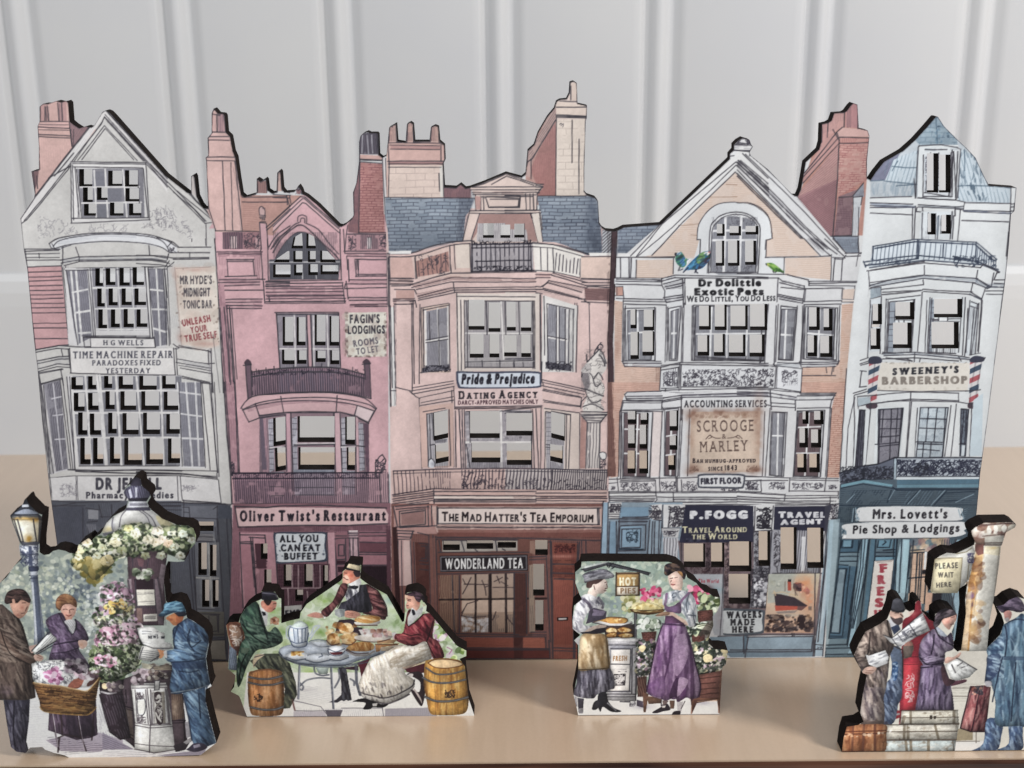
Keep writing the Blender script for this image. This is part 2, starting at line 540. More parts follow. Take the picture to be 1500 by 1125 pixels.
def catmull(p,closed):
    n=len(p);out=[]
    rngi=range(n if closed else n-1)
    for i in rngi:
        if closed:a,b,c,d=p[i-1],p[i],p[(i+1)%n],p[(i+2)%n]
        else:a,b,c,d=p[max(i-1,0)],p[i],p[i+1],p[min(i+2,n-1)]
        for t in(0,.25,.5,.75):
            out.append(.5*((2*b)+(c-a)*t+(2*a-5*b+4*c-d)*t*t+(3*b-a-3*c+d)*t**3))
    if not closed:out.append(p[-1])
    return np.array(out)
def resample(P,step):
    d=np.hypot(*np.diff(P,axis=0).T);out=[P[0]]
    for i,l in enumerate(d):
        n=max(1,int(round(l/step)))
        for k in range(1,n+1):out.append(P[i]+(P[i+1]-P[i])*k/n)
    return np.array(out)

INK_GAIN=0.94;SAT=0.84
load_glyphs("ABCDEFGHIJKLMNOPQRSTUVWXYZabcdefghijklmnopqrstuvwxyz0123456789&.,-'")

# ------------------------------------------------------------------ materials
def new_mat(name):
    m=bpy.data.materials.new(name);m.use_nodes=True
    nt=m.node_tree;return m,nt,nt.nodes['Principled BSDF']
def mat_print():
    m,nt,b=new_mat('printed_wood')
    a=nt.nodes.new('ShaderNodeAttribute');a.attribute_name='ink'
    tc=nt.nodes.new('ShaderNodeTexCoord')
    n=nt.nodes.new('ShaderNodeTexNoise');n.inputs['Scale'].default_value=2600;n.inputs['Detail'].default_value=2
    nt.links.new(tc.outputs['Object'],n.inputs['Vector'])
    mr=nt.nodes.new('ShaderNodeMapRange');mr.inputs['To Min'].default_value=.93;mr.inputs['To Max'].default_value=1.05
    nt.links.new(n.outputs['Fac'],mr.inputs['Value'])
    mx=nt.nodes.new('ShaderNodeVectorMath');mx.operation='SCALE'
    nt.links.new(a.outputs['Color'],mx.inputs[0]);nt.links.new(mr.outputs[0],mx.inputs['Scale'])
    nt.links.new(mx.outputs[0],b.inputs['Base Color'])
    b.inputs['Roughness'].default_value=.55;b.inputs['Specular IOR Level'].default_value=.25
    bp=nt.nodes.new('ShaderNodeBump');bp.inputs['Strength'].default_value=.08;bp.inputs['Distance'].default_value=.0001
    nt.links.new(n.outputs['Fac'],bp.inputs['Height']);nt.links.new(bp.outputs[0],b.inputs['Normal'])
    return m
def mat_edge():
    m,nt,b=new_mat('laser_burnt_edge')
    tc=nt.nodes.new('ShaderNodeTexCoord')
    n=nt.nodes.new('ShaderNodeTexNoise');n.inputs['Scale'].default_value=700
    nt.links.new(tc.outputs['Object'],n.inputs['Vector'])
    r=nt.nodes.new('ShaderNodeValToRGB')
    r.color_ramp.elements[0].color=(.004,.003,.003,1);r.color_ramp.elements[1].color=(.016,.011,.009,1)
    nt.links.new(n.outputs['Fac'],r.inputs[0]);nt.links.new(r.outputs[0],b.inputs['Base Color'])
    b.inputs['Roughness'].default_value=.9;b.inputs['Specular IOR Level'].default_value=.1
    return m
MATS=dict(print=mat_print(),edge=mat_edge())
def tag(o,label=None,cat=None,kind=None,group=None):
    for k,v in(('label',label),('category',cat),('kind',kind),('group',group)):
        if v:o[k]=v
    return o
def empty(name,loc,label,cat):
    o=bpy.data.objects.new(name,None);COL.objects.link(o);o.location=loc;o.empty_display_size=.02
    return tag(o,label,cat)

# ------------------------------------------------------------------ the table top and the panelled wall behind
Y_FACADE=0.36
Y_WALL=on_table(750,656)[1]
Y_EDGE=on_table(750,1116)[1]

def mesh_obj(name,vs,fs,mat,smooth=False):
    me=bpy.data.meshes.new(name);me.from_pydata(vs,[],fs);me.update()
    if smooth:me.polygons.foreach_set('use_smooth',[True]*len(me.polygons))
    me.materials.append(mat)
    o=bpy.data.objects.new(name,me);COL.objects.link(o);return o

def mat_table():
    m,nt,b=new_mat('pale_wood_top')
    tc=nt.nodes.new('ShaderNodeTexCoord')
    mp=nt.nodes.new('ShaderNodeMapping');mp.inputs['Scale'].default_value=(300,22,60)
    nt.links.new(tc.outputs['Object'],mp.inputs['Vector'])
    n=nt.nodes.new('ShaderNodeTexNoise');n.inputs['Scale'].default_value=1.0;n.inputs['Detail'].default_value=6
    n.inputs['Roughness'].default_value=.65;n.inputs['Distortion'].default_value=.6
    nt.links.new(mp.outputs[0],n.inputs['Vector'])
    n2=nt.nodes.new('ShaderNodeTexNoise');n2.inputs['Scale'].default_value=14;n2.inputs['Detail'].default_value=4
    nt.links.new(tc.outputs['Object'],n2.inputs['Vector'])
    n3=nt.nodes.new('ShaderNodeTexNoise');n3.inputs['Scale'].default_value=900;n3.inputs['Detail'].default_value=3
    nt.links.new(tc.outputs['Object'],n3.inputs['Vector'])
    mx=nt.nodes.new('ShaderNodeMix');mx.data_type='FLOAT';mx.inputs[0].default_value=.45
    nt.links.new(n.outputs['Fac'],mx.inputs[2]);nt.links.new(n2.outputs['Fac'],mx.inputs[3])
    mx2=nt.nodes.new('ShaderNodeMix');mx2.data_type='FLOAT';mx2.inputs[0].default_value=.25
    nt.links.new(mx.outputs[0],mx2.inputs[2]);nt.links.new(n3.outputs['Fac'],mx2.inputs[3])
    r=nt.nodes.new('ShaderNodeValToRGB')
    r.color_ramp.elements[0].position=.3;r.color_ramp.elements[0].color=(.43,.315,.215,1)
    r.color_ramp.elements[1].position=.7;r.color_ramp.elements[1].color=(.52,.39,.28,1)
    nt.links.new(mx2.outputs[0],r.inputs[0]);nt.links.new(r.outputs[0],b.inputs['Base Color'])
    b.inputs['Roughness'].default_value=.3;b.inputs['Specular IOR Level'].default_value=.8
    b.inputs['Coat Weight'].default_value=1.0;b.inputs['Coat Roughness'].default_value=.3;b.inputs['Coat IOR'].default_value=1.75
    bp=nt.nodes.new('ShaderNodeBump');bp.inputs['Strength'].default_value=.06;bp.inputs['Distance'].default_value=.0003
    nt.links.new(mx2.outputs[0],bp.inputs['Height']);nt.links.new(bp.outputs[0],b.inputs['Normal'])
    return m
def mat_dark():
    m,nt,b=new_mat('dark_edge_band')
    tc=nt.nodes.new('ShaderNodeTexCoord')
    mp=nt.nodes.new('ShaderNodeMapping');mp.inputs['Scale'].default_value=(18,300,300)
    nt.links.new(tc.outputs['Object'],mp.inputs['Vector'])
    n=nt.nodes.new('ShaderNodeTexNoise');n.inputs['Scale'].default_value=1;n.inputs['Detail'].default_value=5
    nt.links.new(mp.outputs[0],n.inputs['Vector'])
    r=nt.nodes.new('ShaderNodeValToRGB')
    r.color_ramp.elements[0].position=.35;r.color_ramp.elements[0].color=(.018,.008,.006,1)
    r.color_ramp.elements[1].position=.75;r.color_ramp.elements[1].color=(.10,.042,.024,1)
    nt.links.new(n.outputs['Fac'],r.inputs[0]);nt.links.new(r.outputs[0],b.inputs['Base Color'])
    b.inputs['Roughness'].default_value=.5;b.inputs['Specular IOR Level'].default_value=.12
    return m
def mat_paint():
    m,nt,b=new_mat('white_satin_paint')
    tc=nt.nodes.new('ShaderNodeTexCoord')
    n=nt.nodes.new('ShaderNodeTexNoise');n.inputs['Scale'].default_value=9;n.inputs['Detail'].default_value=4
    nt.links.new(tc.outputs['Object'],n.inputs['Vector'])
    r=nt.nodes.new('ShaderNodeValToRGB')
    r.color_ramp.elements[0].position=.3;r.color_ramp.elements[0].color=(.515,.52,.535,1)
    r.color_ramp.elements[1].position=.7;r.color_ramp.elements[1].color=(.555,.555,.55,1)
    nt.links.new(n.outputs['Fac'],r.inputs[0]);nt.links.new(r.outputs[0],b.inputs['Base Color'])
    b.inputs['Roughness'].default_value=.5;b.inputs['Specular IOR Level'].default_value=.3
    return m
M_TABLE,M_DARK,M_PAINT=mat_table(),mat_dark(),mat_paint()

# table top (pale board) with a thin darker rounded edge band in front
XW=0.75
top=mesh_obj('table_top',[(-XW,Y_EDGE,0),(XW,Y_EDGE,0),(XW,Y_WALL+.02,0),(-XW,Y_WALL+.02,0),
                             (-XW,Y_EDGE,-.02),(XW,Y_EDGE,-.02),(XW,Y_WALL+.02,-.02),(-XW,Y_WALL+.02,-.02)],
               [(0,1,2,3),(7,6,5,4),(4,5,1,0),(5,6,2,1),(6,7,3,2),(7,4,0,3)],M_TABLE)
tag(top,kind='structure')
vs,fs=[],[]
prof=[(Y_EDGE-.0002,-.0004),(Y_EDGE-.0016,-.0008),(Y_EDGE-.0028,-.002),(Y_EDGE-.0034,-.004),(Y_EDGE-.0036,-.022),(Y_EDGE-.0002,-.022)]
for x in(-XW,XW):vs+=[(x,y,z)for y,z in prof]
n=len(prof)
for i in range(n):fs.append((i,n+i,n+(i+1)%n,(i+1)%n))
fs+=[tuple(range(n))[::1],tuple(range(n,2*n))[::-1]]
tag(mesh_obj('table_edge',vs,fs,M_DARK),kind='structure')

# panelled wall: planks with a bead between two soft hollows, standing on a plain skirting board
def wall_profile():
    pts=[]
    cx=[on_upright([(x,20)],Y_WALL)[0][0]for x in(20,255,489,722,960,1200,1440)]
    step=(cx[-1]-cx[0])/6
    xs=[cx[0]+step*i for i in range(-3,10)]
    shape=[(-.0115,0),(-.0085,-.0003),(-.0074,.0002),(-.0066,.0030),(-.0056,.0036),(-.0040,.0022),(-.0018,.0004),(0,-.0002),(.0018,.0004),
             (.0034,.0026),(.0046,.0036),(.0064,.0030),(.0086,.0012),(.0115,0)]
    pts.append((-1.1,0.0))
    for x in xs:
        pts+=[(x+dx,dy)for dx,dy in shape]
    pts.append((1.1,0.0))
    return pts
z_sk=on_upright([(750,395)],Y_WALL)[0][1]
pr=wall_profile()
vs,fs=[],[]
for x,d in pr:vs+=[(x,Y_WALL+d,z_sk-.002),(x,Y_WALL+d,.7)]
for i in range(len(pr)-1):fs.append((2*i,2*i+2,2*i+3,2*i+1))
wall=mesh_obj('panelled_wall',vs,fs,M_PAINT,True)
tag(wall,'white panelled wall with vertical beads behind the model street','wall','thing')
sk=[(Y_WALL-.004,-.001),(Y_WALL-.004,z_sk-.014),(Y_WALL-.0037,z_sk-.008),(Y_WALL-.0028,z_sk-.003),(Y_WALL-.001,z_sk),(Y_WALL+.004,z_sk),(Y_WALL+.004,-.001)]
vs,fs=[],[]
for x in(-1.1,1.1):vs+=[(x,y,z)for y,z in sk]
n=len(sk)
for i in range(n-1):fs.append((i,n+i,n+i+1,i+1))
o=mesh_obj('skirting_board',vs,[tuple(reversed(f))for f in fs],M_PAINT,False)
tag(o,'plain white skirting board running under the panelled wall','skirting','thing')

# ------------------------------------------------------------------ the street board: five printed houses
B=Board(Y_FACADE,4700.0,(22,112,1500,972),0.0043)
at,F,L,HT,BR,S,T,HOLE,D,ST,SC=B.at,B.F,B.L,B.HT,B.BR,B.S,B.T,B.HOLE,B.dabs,B.strokes,B.scrib
at(0,0,1)
OUT=("108,969 98,900 84,800 73,720 62,620 55,540 50,500 40,394 35,366 30,320 50,290 51,284 46,251 57,249 57,214 55,185 58,178 58,156 "
 "63,152 71,152 76,150 82,148 90,150 97,148 100,151 102,178 108,183 116,188 126,185 134,187 138,184 150,164 154,162 159,164 164,169 242,257 274,282 280,284 280,258 283,256 285,260 288,288 294,300 "
 "298,305 305,306 302,236 301,231 305,228 304,202 310,195 310,166 313,159 319,166 327,167 329,170 331,194 337,200 341,222 345,231 349,260 353,285 358,289 372,285 376,282 376,262 382,266 388,262 390,264 392,279 398,283 "
 "405,282 406,253 409,250 411,253 413,277 417,282 431,281 434,277 437,272 441,278 443,284 449,287 466,301 496,331 500,332 506,329 515,321 518,315 517,282 522,268 526,236 526,208 528,199 533,195 538,193 542,195 552,195 554,197 555,227 560,231 566,228 568,208 570,187 "
 "580,181 582,207 594,209 596,182 601,179 605,182 607,207 629,207 631,187 637,184 642,186 644,207 651,213 652,235 649,241 651,274 668,275 675,270 682,276 688,275 710,267 741,254 764,260 770,255 773,221 782,213 788,195 802,171 812,159 815,149 820,146 830,145 834,137 "
 "835,121 840,119 845,122 846,152 860,155 859.6,173 858,177 856,246 856,281 860,286 872,290 876,295 878,327 882,334 888,338 900,339 906,337 914,333 968,329 1069,233 1069,226 1075,219 1075,212 1081,206 1088,202 1098,205 1100,211 1103,215 1098,223 1100,228 1125,248 1160,284 1164,287 1169,287 "
 "1173,278 1177,256 1180,238 1200,219 1203,208 1204,182 1213,180 1218,177 1222,166 1236,165 1240,163 1246,155 1250,151 1256,153 1258,188 1271,191 1273.6,199 1270,236 1270,261 1275,264 1283,252 1295,237 1323,221 1341,205 1359,185 1371,171 1374,171 1383,185 1401,203 1417,218 1429,231 1441,257 1449,272 1489,275 "
 "1486,309 1481,314 1478,357 1473,408 1466,460 1446,620 1436,692 1430,757 1406,962")
B.outline=B.map(B.pts(OUT))
K='35313c'

# ============ house one: cream gabled house
H1=B.part('town_house','cream gabled house with a pink chimney and grey shop front, leftmost in the row')
F('cecbc7',"20,330 20,120 305,120 305,305 314,322 328,560 340,745 343,972 70,972",.03)
F('d0a9a1',"40,150 100,145 135,180 140,190 60,290 40,290",.05)
at(20,130)
HT("150,320 420,320 420,450 200,740 150,740",3.2,93,1.0,'a87e7c',.25,.5)
F('9c7a7c',"410,240 440,262 480,285 530,268 570,275 440,470 420,400",.06)
HT("410,240 480,285 570,275 430,440",2.2,70,.9,K,.55,.2)
F('b98f8b',"195,115 250,115 258,235 200,235");F('c9a29b',"258,110 320,100 330,235 262,235");F('b88f8d',"322,100 385,95 390,235 330,235")
L(1.3,"195,120 195,238;245,125 258,235;322,105 332,235;228,130 226,232;236,132 238,232;352,105 358,232")
HT("235,130 262,235",1.5,90,.8,K,.6,.1);HT("330,110 360,235",1.6,88,.8,K,.5,.1)
F('d2a9a3',"175,240 405,240 410,290 175,290")
L(1.5,"170,280 405,290;195,240 400,240;178,335 415,345;182,350 412,360;175,285 185,420 190,590;405,245 425,420",j=.3)
L(1,"190,262 400,265;185,300 405,305;440,300 435,440;418,300 428,425")
F('7d5f62',"130,605 185,595 175,690 150,760");L(1.3,"130,605 185,595;145,610 158,760;170,640 176,730")
ch=B.cur
# gable roof boards
RW='dcd8d6'
F(RW,"50,950 150,800 650,160 690,160 1125,640 1125,760 965,540 690,240 660,205 430,530 60,990",.02)
HT("50,950 150,800 650,170 660,200 430,520 95,960",2.6,-52,.8,'8d8b90',.30,.45)
L(2.4,"50,950 150,800 400,475 640,175 665,158",j=.3);L(1.4,"95,960 150,900 400,590 430,535;78,965 200,820 640,260 665,205 690,240 960,530;60,985 95,960")
L(1.2,"470,525 665,270 905,525;500,520 670,290 880,520;445,525 650,240;670,190 1125,690;690,175 1125,660;665,205 1000,565 1125,720;690,240 950,530")
L(2,"680,160 1125,645",a=.9)
HT("690,235 700,200 1125,670 1125,730",2.4,48,.8,K,.4,.2)
L(1.4,"150,800 155,770;300,640 440,470;255,655 425,560")
# plaster ornament
at(20,130)
SC("170,930 400,960 480,1060 180,1100",46,8,.8,'77727c',.55);SC("960,900 1120,850 1120,1050 930,1020",44,8,.8,'6c6870',.6)
SC("560,990 840,985 860,1050 540,1050",26,9,.8,'77727c',.5)
at(200,140)
SC("140,830 240,800 420,960 400,1060 330,1010 150,930",50,8,.8,'77727c',.6)
HT("505,940 575,940 580,1125 510,1125",3,88,.8,'9a969c',.35,.5)
L(1.4,"500,935 555,930;510,940 512,1100;560,910 575,940 582,1125;70,500 500,935;100,500 510,920;300,700 420,800 555,910;270,705 420,830 500,920;0,345 60,410 280,620 380,715 440,780 520,850")
L(2.2,"0,335 200,530 330,665 390,712 440,775 500,830 560,905",a=.9)
F('c9bfbb',"400,590 425,580 440,745 405,715");L(1.4,"400,590 400,710;420,590 440,740;400,590 418,580")
# attic window
at(20,130)
W=B.sub('window')
F('dedbd9',"418,530 970,540 995,985 425,985",.02);F('8a8890',"465,585 950,585 960,945 505,945",.06)
HT("465,585 950,945",2.2,80,.9,'4f4d57',.5,.2)
for q in("580,605 665,715","690,732 790,825","610,850 685,945"):F('7a7a84',q,.05);HT(q,2,60,.8,'55545e',.5,.2)
L(2.2,"670,590 690,940;800,595 830,940;590,600 605,940;490,722 920,718;500,838 935,832",col='dddad8',a=.95,j=.2)
L(1.5,"420,535 968,540;430,548 965,552;440,572 945,580;418,545 425,985;432,560 440,960;968,545 995,960;950,585 985,945;420,985 1000,960;430,950 985,945;460,590 500,945;905,600 930,940;450,575 480,940")
HOLE("480,588 577,715|692,600 795,712|815,597 910,717|508,722 580,830|610,722 688,815|818,728 918,825|515,843 603,930|705,833 805,930|845,840 935,928")
B.back()
# bay: curved hood and entablature
at(20,340)
F('dcdcde',"265,90 330,50 500,15 700,5 905,10 905,76 660,70 420,95 340,130 270,110",.02)
L(1.6,"~260,85 330,45 500,15 700,5 905,10;~290,105 340,60 520,25 700,15 905,20;~300,120 420,90 660,68 905,76",j=.2)
L(1.4,"265,90 275,115 320,130;280,85 300,118;420,95 350,118")
HT("290,60 500,25 900,22 900,45 660,35 330,95",2.2,0,1,'8f93a0',.5,.2)
L(1.8,"75,125 340,125;80,140 330,132;90,205 345,205");L(1.2,"80,160 335,155;75,188 335,185;185,155 188,190")
L(1.5,"360,110 360,235;455,110 480,180 480,215;345,205 470,182 1010,170 1125,190;350,225 480,205 1010,195 1120,210;370,245 480,215 1000,205 1120,225;375,270 560,262 1000,258 1120,275;990,95 995,165",j=.25)
HT("360,195 480,180 1120,185 1120,210 480,205 370,235",1.9,-1,1,'7f8493',.5,.2)
at(200,350)
F('dcdcde',"0,-40 120,-25 200,0 290,50 300,100 240,100 190,65 0,25",.02)
L(1.6,"~0,-40 120,-25 220,10 290,55;~0,-28 120,-12 200,25 240,90;~0,26 100,38 190,65 240,100;~150,-10 260,20 310,60;225,60 260,20;300,60 545,60;250,100 535,100;0,120 200,125 260,140;260,140 530,135;270,150 530,145;0,150 180,160 240,180;0,180 180,190 225,200;235,110 225,150",j=.25)
L(1.2,"240,160 210,205;275,170 225,210 250,770;390,100 390,135;405,0 405,20;505,0 508,45")
SC("230,60 310,100",14,6,1,K,.7)
# pink brick panel and pipe
at(20,340)
F('cb9c9e',"95,255 350,250 405,820 155,865",.05)
L(1.6,"90,255 350,248;100,295 350,285;105,330 350,325;110,360 352,350;115,395 355,390;118,430 355,425;120,462 360,455;122,490 362,485;125,522 365,520;128,555 375,552;130,592 378,590;135,668 385,665;140,703 388,700;148,783 395,780;155,862 330,832 400,825",j=.5)
L(1.2,"75,130 150,800 155,865;85,130 160,860;350,225 405,820;380,250 435,820;362,260 418,820",j=.3)
HT("355,240 400,240 450,820 405,820",2.2,96,.9,'7d7680',.4,.3)
# bay windows
W=B.sub('window')
F('d3d0d0',"375,265 1120,262 1120,850 500,850 400,820",.02)
F('8a8892',"385,285 545,270 590,760 465,825 440,700",.06);HT("385,285 545,270 590,760 465,825",1.7,82,.9,'45434e',.65,.15)
F('8f8d95',"570,262 955,258 990,720 610,720",.05);HT("570,262 990,720",1.8,86,.9,'55535d',.6,.2)
F('8a8892',"985,268 1085,268 1125,500 1125,820 1040,830",.06);HT("985,268 1085,268 1125,500 1125,820 1040,830",1.7,84,.9,'45434e',.6,.15)
L(2.6,"455,275 500,820;545,270 580,760;420,285 470,820;430,440 540,420;455,590 560,575;480,740 560,735;1030,268 1075,820;1085,268 1120,500;1000,425 1120,425;1010,565 1125,570;1020,710 1125,730;570,410 975,408;600,562 985,558;610,712 990,712",col='dddbd9',a=.95,j=.3)
L(2.0,"660,262 690,720;760,262 790,760;862,262 890,760;695,720 700,760;790,720 795,760;880,715 885,760",col='d5d3d2',a=.9,j=.2)
L(1.3,"385,280 470,825;545,270 585,765;560,265 600,770;960,262 1000,750;975,262 1020,760;500,760 1010,760;510,770 1005,772;380,280 1120,270;985,270 1040,825;1105,280 1125,480",j=.25)
L(2.2,"530,768 1030,770",j=.3)
HOLE("598,265 655,395|675,265 745,388|775,262 850,392|872,258 955,388|612,412 668,545|695,412 762,537|790,412 865,535|885,412 970,535|620,565 685,705|712,565 778,697|805,562 880,697|900,565 980,695")
at(200,350)
W=B.use(W)
F('d3d0d0',"0,205 75,205 110,720 0,720",.02,a=.5,keep=True)
F('8a8892',"90,222 195,222 220,775 135,790",.05);HT("90,222 195,222 220,775 135,790",1.7,86,.9,'45434e',.6,.15)
L(2.6,"145,222 175,780;100,370 190,380;110,515 205,515;125,655 210,680;75,210 115,780",col='dddbd9',a=.95,j=.3)
L(1.3,"85,215 120,770;195,222 222,775;205,215 240,780;60,205 100,720;40,205 260,200",j=.25)
B.use(H1)
HT("225,210 275,180 320,790 245,775",2.4,88,.8,'7b7c88',.4,.3)
# signs
at(20,340)
B.sub('sign','white name board lettered H G WELLS')
F('d8d4d2',"560,775 1030,775 1040,845 565,845");at(200,350);F('d8d4d2',"0,735 132,732 138,795 0,800");L(1.4,"0,733 130,730 138,795;0,800 300,805",j=.2)
at(20,340);L(1.4,"560,775 1030,775;560,775 565,845 520,845 510,770;565,845 1040,845;1030,775 1040,840")
T("H G WELLS","655,828 950,828",36,'4a4a55',b=1,serif=3)
B.back()
L(1.6,"155,865 330,832 500,842 560,838;160,880 320,850 415,858;165,945 330,912 400,910;170,965 330,930 400,930;165,1005 320,965 410,972;185,1020 320,985 410,990;190,1035 360,1005;200,1110 350,1070;350,860 360,910;345,1010 365,1120;400,860 415,1000",j=.3)
HT("165,945 330,912 400,912 400,975 320,970 170,1010",2.1,-14,1,'6f707c',.5,.2)
at(20,340)
B.sub('sign','white board lettered TIME MACHINE REPAIR')
F('dad6d3',"410,850 1130,850 1130,1042 425,1030");at(200,350);F('dad6d3',"0,805 275,800 285,1000 0,1000");L(1.6,"270,800 285,1000;290,800 300,1000;0,1000 285,998",j=.2)
at(20,340);L(1.6,"415,1032 700,1042 1125,1045;410,850 420,1030")
T("TIME MACHINE REPAIR","432,925 1168,920",50,'4b4b57',b=1,serif=4,gap=8)
T("PARADOXES FIXED","575,977 1077,975",38,'4b4b57',b=1,serif=1)
T("YESTERDAY","672,1034 1002,1033",37,'4b4b57',b=1,serif=2)
B.back()
# right white stack of mouldings beside the sign
at(200,350)
L(1.5,"300,790 530,820 545,835;310,780 545,825;300,880 520,915;290,905 540,945;570,910 520,915;310,925 545,965;320,945 545,985;310,1000 530,1050;320,1015 545,1060;545,790 555,1120;525,815 530,920;270,770 310,800;555,985 560,1125",j=.3)
HT("300,880 540,920 545,960 310,925",2,8,1,'6f707c',.5,.2);HT("528,800 552,1125",1.8,88,.8,'7d7680',.6,.2)
# poster
B.sub('poster','cream poster for a midnight tonic bar')
F('d9d0c4',"280,210 590,200 605,780 545,800 330,775",.04,g='d6c9be');D("280,210 590,200 605,780 330,775",'c9b3a5 cdbcae c4a79a',60,9,.2)
S('b98a80',"420,225",26,4,.5);S('b98f84',"330,720",8,14,.5);S('b98a80',"520,770",22,5,.5);S('b9958a',"290,300",4,14,.4)
L(1,"280,210 330,775;545,205 290,215",col='8a6a66',a=.6);D("285,215 345,775",'6f5a58 8d7a70',16,1.6,.6);D("560,300 605,770",'6f5a58 8d7a70',16,1.6,.6)
T("MR HYDE'S","318,330 553,328",58,'454048',b=1.5,a=.9);T("MIDNIGHT","345,420 540,418",58,'454048',b=3,a=.9);T("TONIC BAR","340,508 555,505",56,'454048',b=2,a=.9)
T("UNLEASH","338,640 545,602",46,'8e3f44',b=3,a=.9);T("YOUR","398,690 520,672",44,'8e3f44',b=2,a=.9);T("TRUE SELF","355,755 592,720",46,'8e3f44',b=2,a=.9)
B.back()
HT("590,100 610,420 640,1125 655,1125 615,420 598,100",2,86,.9,K,.7,.1)
L(2.6,"575,0 600,380 640,1125",j=.3)
L(1.2,"560,700 610,1125",a=.5)
# lower bay
at(40,540)
W=B.sub('window')
F('d4d1d1',"290,50 1130,50 1130,745 330,745",.02);F('8f8e95',"320,55 1130,55 1130,710 380,710",.05);HT("320,55 1130,55 1130,710 380,710",1.9,84,1,'4a4a54',.7,.15)
L(3.2,"325,165 1125,160;335,325 1125,322;355,505 1125,505;510,50 575,710;650,50 690,710;800,55 855,710;975,55 1000,710;425,50 470,710",col='dbd8d6',a=.95,j=.3)
L(3.4,"350,715 1130,720;325,60 360,740;530,50 585,720",col='d8d5d3',a=.95)
F('8a8790',"105,115 240,85 300,735 200,760",.06);HT("145,115 240,90 300,735 205,755",1.5,85,1,'3f3c48',.7,.12)
L(2.6,"115,125 205,760",col='d3cfce',j=.2);L(1.8,"190,110 260,735;180,220 250,205;190,345 260,335;205,520 275,515;165,770 305,735",col='d0cdd2',j=.3)
L(1.4,"100,110 190,765;240,80 320,740;260,70 335,740;290,60 350,740;380,712 1125,712;310,60 350,740;100,115 250,78",j=.3)
HOLE("322,62 408,152|445,55 505,150|562,52 622,142|670,55 775,148|820,52 948,155|988,52 1085,145|340,178 420,310|445,178 522,303|572,165 640,297|682,165 797,303|835,165 965,303|1000,168 1107,303|372,320 440,485|458,328 540,485|592,322 655,475|697,325 815,482|848,322 972,480|1018,332 1118,477|388,507 465,700|482,507 557,697|605,502 680,695|710,507 840,705|870,510 995,700|1030,510 1120,692")
at(200,560)
B.use(W)
F('8f8e98',"310,0 470,0 500,620 345,615",.05);HT("310,0 470,0 500,620 345,615",1.7,87,.9,'55535f',.6,.15)
L(2.6,"360,0 410,615;430,0 460,610;310,70 470,90;320,230 480,250;330,410 490,415;300,5 325,620;315,620 510,625",col='dcdadb',a=.95,j=.3)
L(1.3,"470,0 505,625;310,0 335,615",j=.3)
B.use(H1)
L(1.5,"480,5 540,640;535,0 595,660;570,0 605,690;545,10 590,640;475,5 535,10;0,640 590,650;0,655 200,665 580,690;0,680 320,685 595,712;590,650 590,715",j=.3)
L(2.4,"0,660 330,668 580,700",j=.3)
HT("540,0 575,0 605,690 590,700",2,86,.8,'7d7680',.5,.3)
at(40,540)
L(2.2,"300,740 500,748 800,742 1130,748;355,752 700,765 1130,772",j=.3);L(1.3,"165,800 350,785 700,785 1130,788;160,770 190,965;170,800 175,960;75,20 165,800;85,20 170,770;70,0 100,110;120,125 165,700;80,30 255,0",j=.4)
HT("75,20 105,120 200,760 165,800",1.9,84,.9,'5d5963',.6,.2)
B.sub('sign','white fascia lettered for a pharmacy')
F('d5d2d1',"170,800 355,790 1130,790 1130,970 185,965");at(200,560);F('d5d2d1',"0,690 310,688 600,715 615,885 340,865 0,870")
L(1.3,"298,690 305,870;320,690 335,860;600,715 620,890",j=.3);SC("320,750 460,755 450,800 330,800",22,8,.8,'77727c',.6)
at(40,540)
SC("235,840 360,840 365,940 240,940",40,8,.8,'77727c',.6);L(1,"355,790 360,960;365,790 372,960")
T("DR JEKYLL","500,883 985,883",80,'3f3d48',b=3,gap=8);T("Pharmacy Remedies","430,950 1072,948",46,'3f3d48',b=2)
B.back()
# grey shop front
SF=B.sub('shop_front','dark grey pharmacy shop front')
F('5b5d68',"172,965 400,965 1130,968 1130,1130 150,1130",.06)
at(0,0,1)
F('565862',"76,735 330,737 341,745 343,972 70,972",.06);HT("76,735 330,737 341,745 343,972 70,972",3.0,88,1.0,'33343f',.35,.3)
at(200,560);F('6a6c76',"330,905 590,905 590,1125 330,1125",.05)
L(2.2,"0,880 330,880 610,890;340,865 610,885;0,905 320,905;600,890 690,895",j=.3);L(1.4,"340,915 385,915 390,990;345,950 385,955;330,990 590,1000;560,930 590,910;590,905 590,1120;0,930 330,935;345,860 345,990",j=.3)
F('4b4f5a',"600,900 690,900 700,1125 590,1125",.06);HT("600,900 690,900 700,1125 590,1125",2.2,90,1,'2c2d38',.5,.2)
at(200,760)
F('6e7078',"420,90 585,90 620,700 440,720",.05);F('8e8d8e',"440,110 560,110 575,160 440,160",.05);HT("440,100 560,170",1.8,2,1,K,.7,.1)
L(1.6,"430,130 560,135;440,165 565,170;425,430 590,440;420,100 440,700;400,150 440,690;380,220 420,680;440,660 610,670;450,690 620,690;575,60 650,900;520,180 550,640;590,160 610,640;590,90 640,640",j=.3)
F('9a9997',"512,180 535,180 580,650 540,650",.04);HT("420,190 590,200 610,640 440,640",2.4,86,.9,'3a3a44',.5,.2)
F('54565e',"600,0 720,0 740,720 640,960 560,960",.05);HT("590,0 720,0 740,720 640,960",2.2,92,1.1,'33343d',.5,.2)
L(1.8,"595,0 640,720 655,990;690,0 720,300 735,700;660,0 700,690;710,0 740,640",j=.3)
F('5d5a55',"440,680 640,680 645,860 560,860",.05);L(1.6,"460,695 610,700;600,700 600,830;530,710 535,820;540,705 590,705 595,820 540,825;540,850 640,845;545,875 640,870",j=.3)
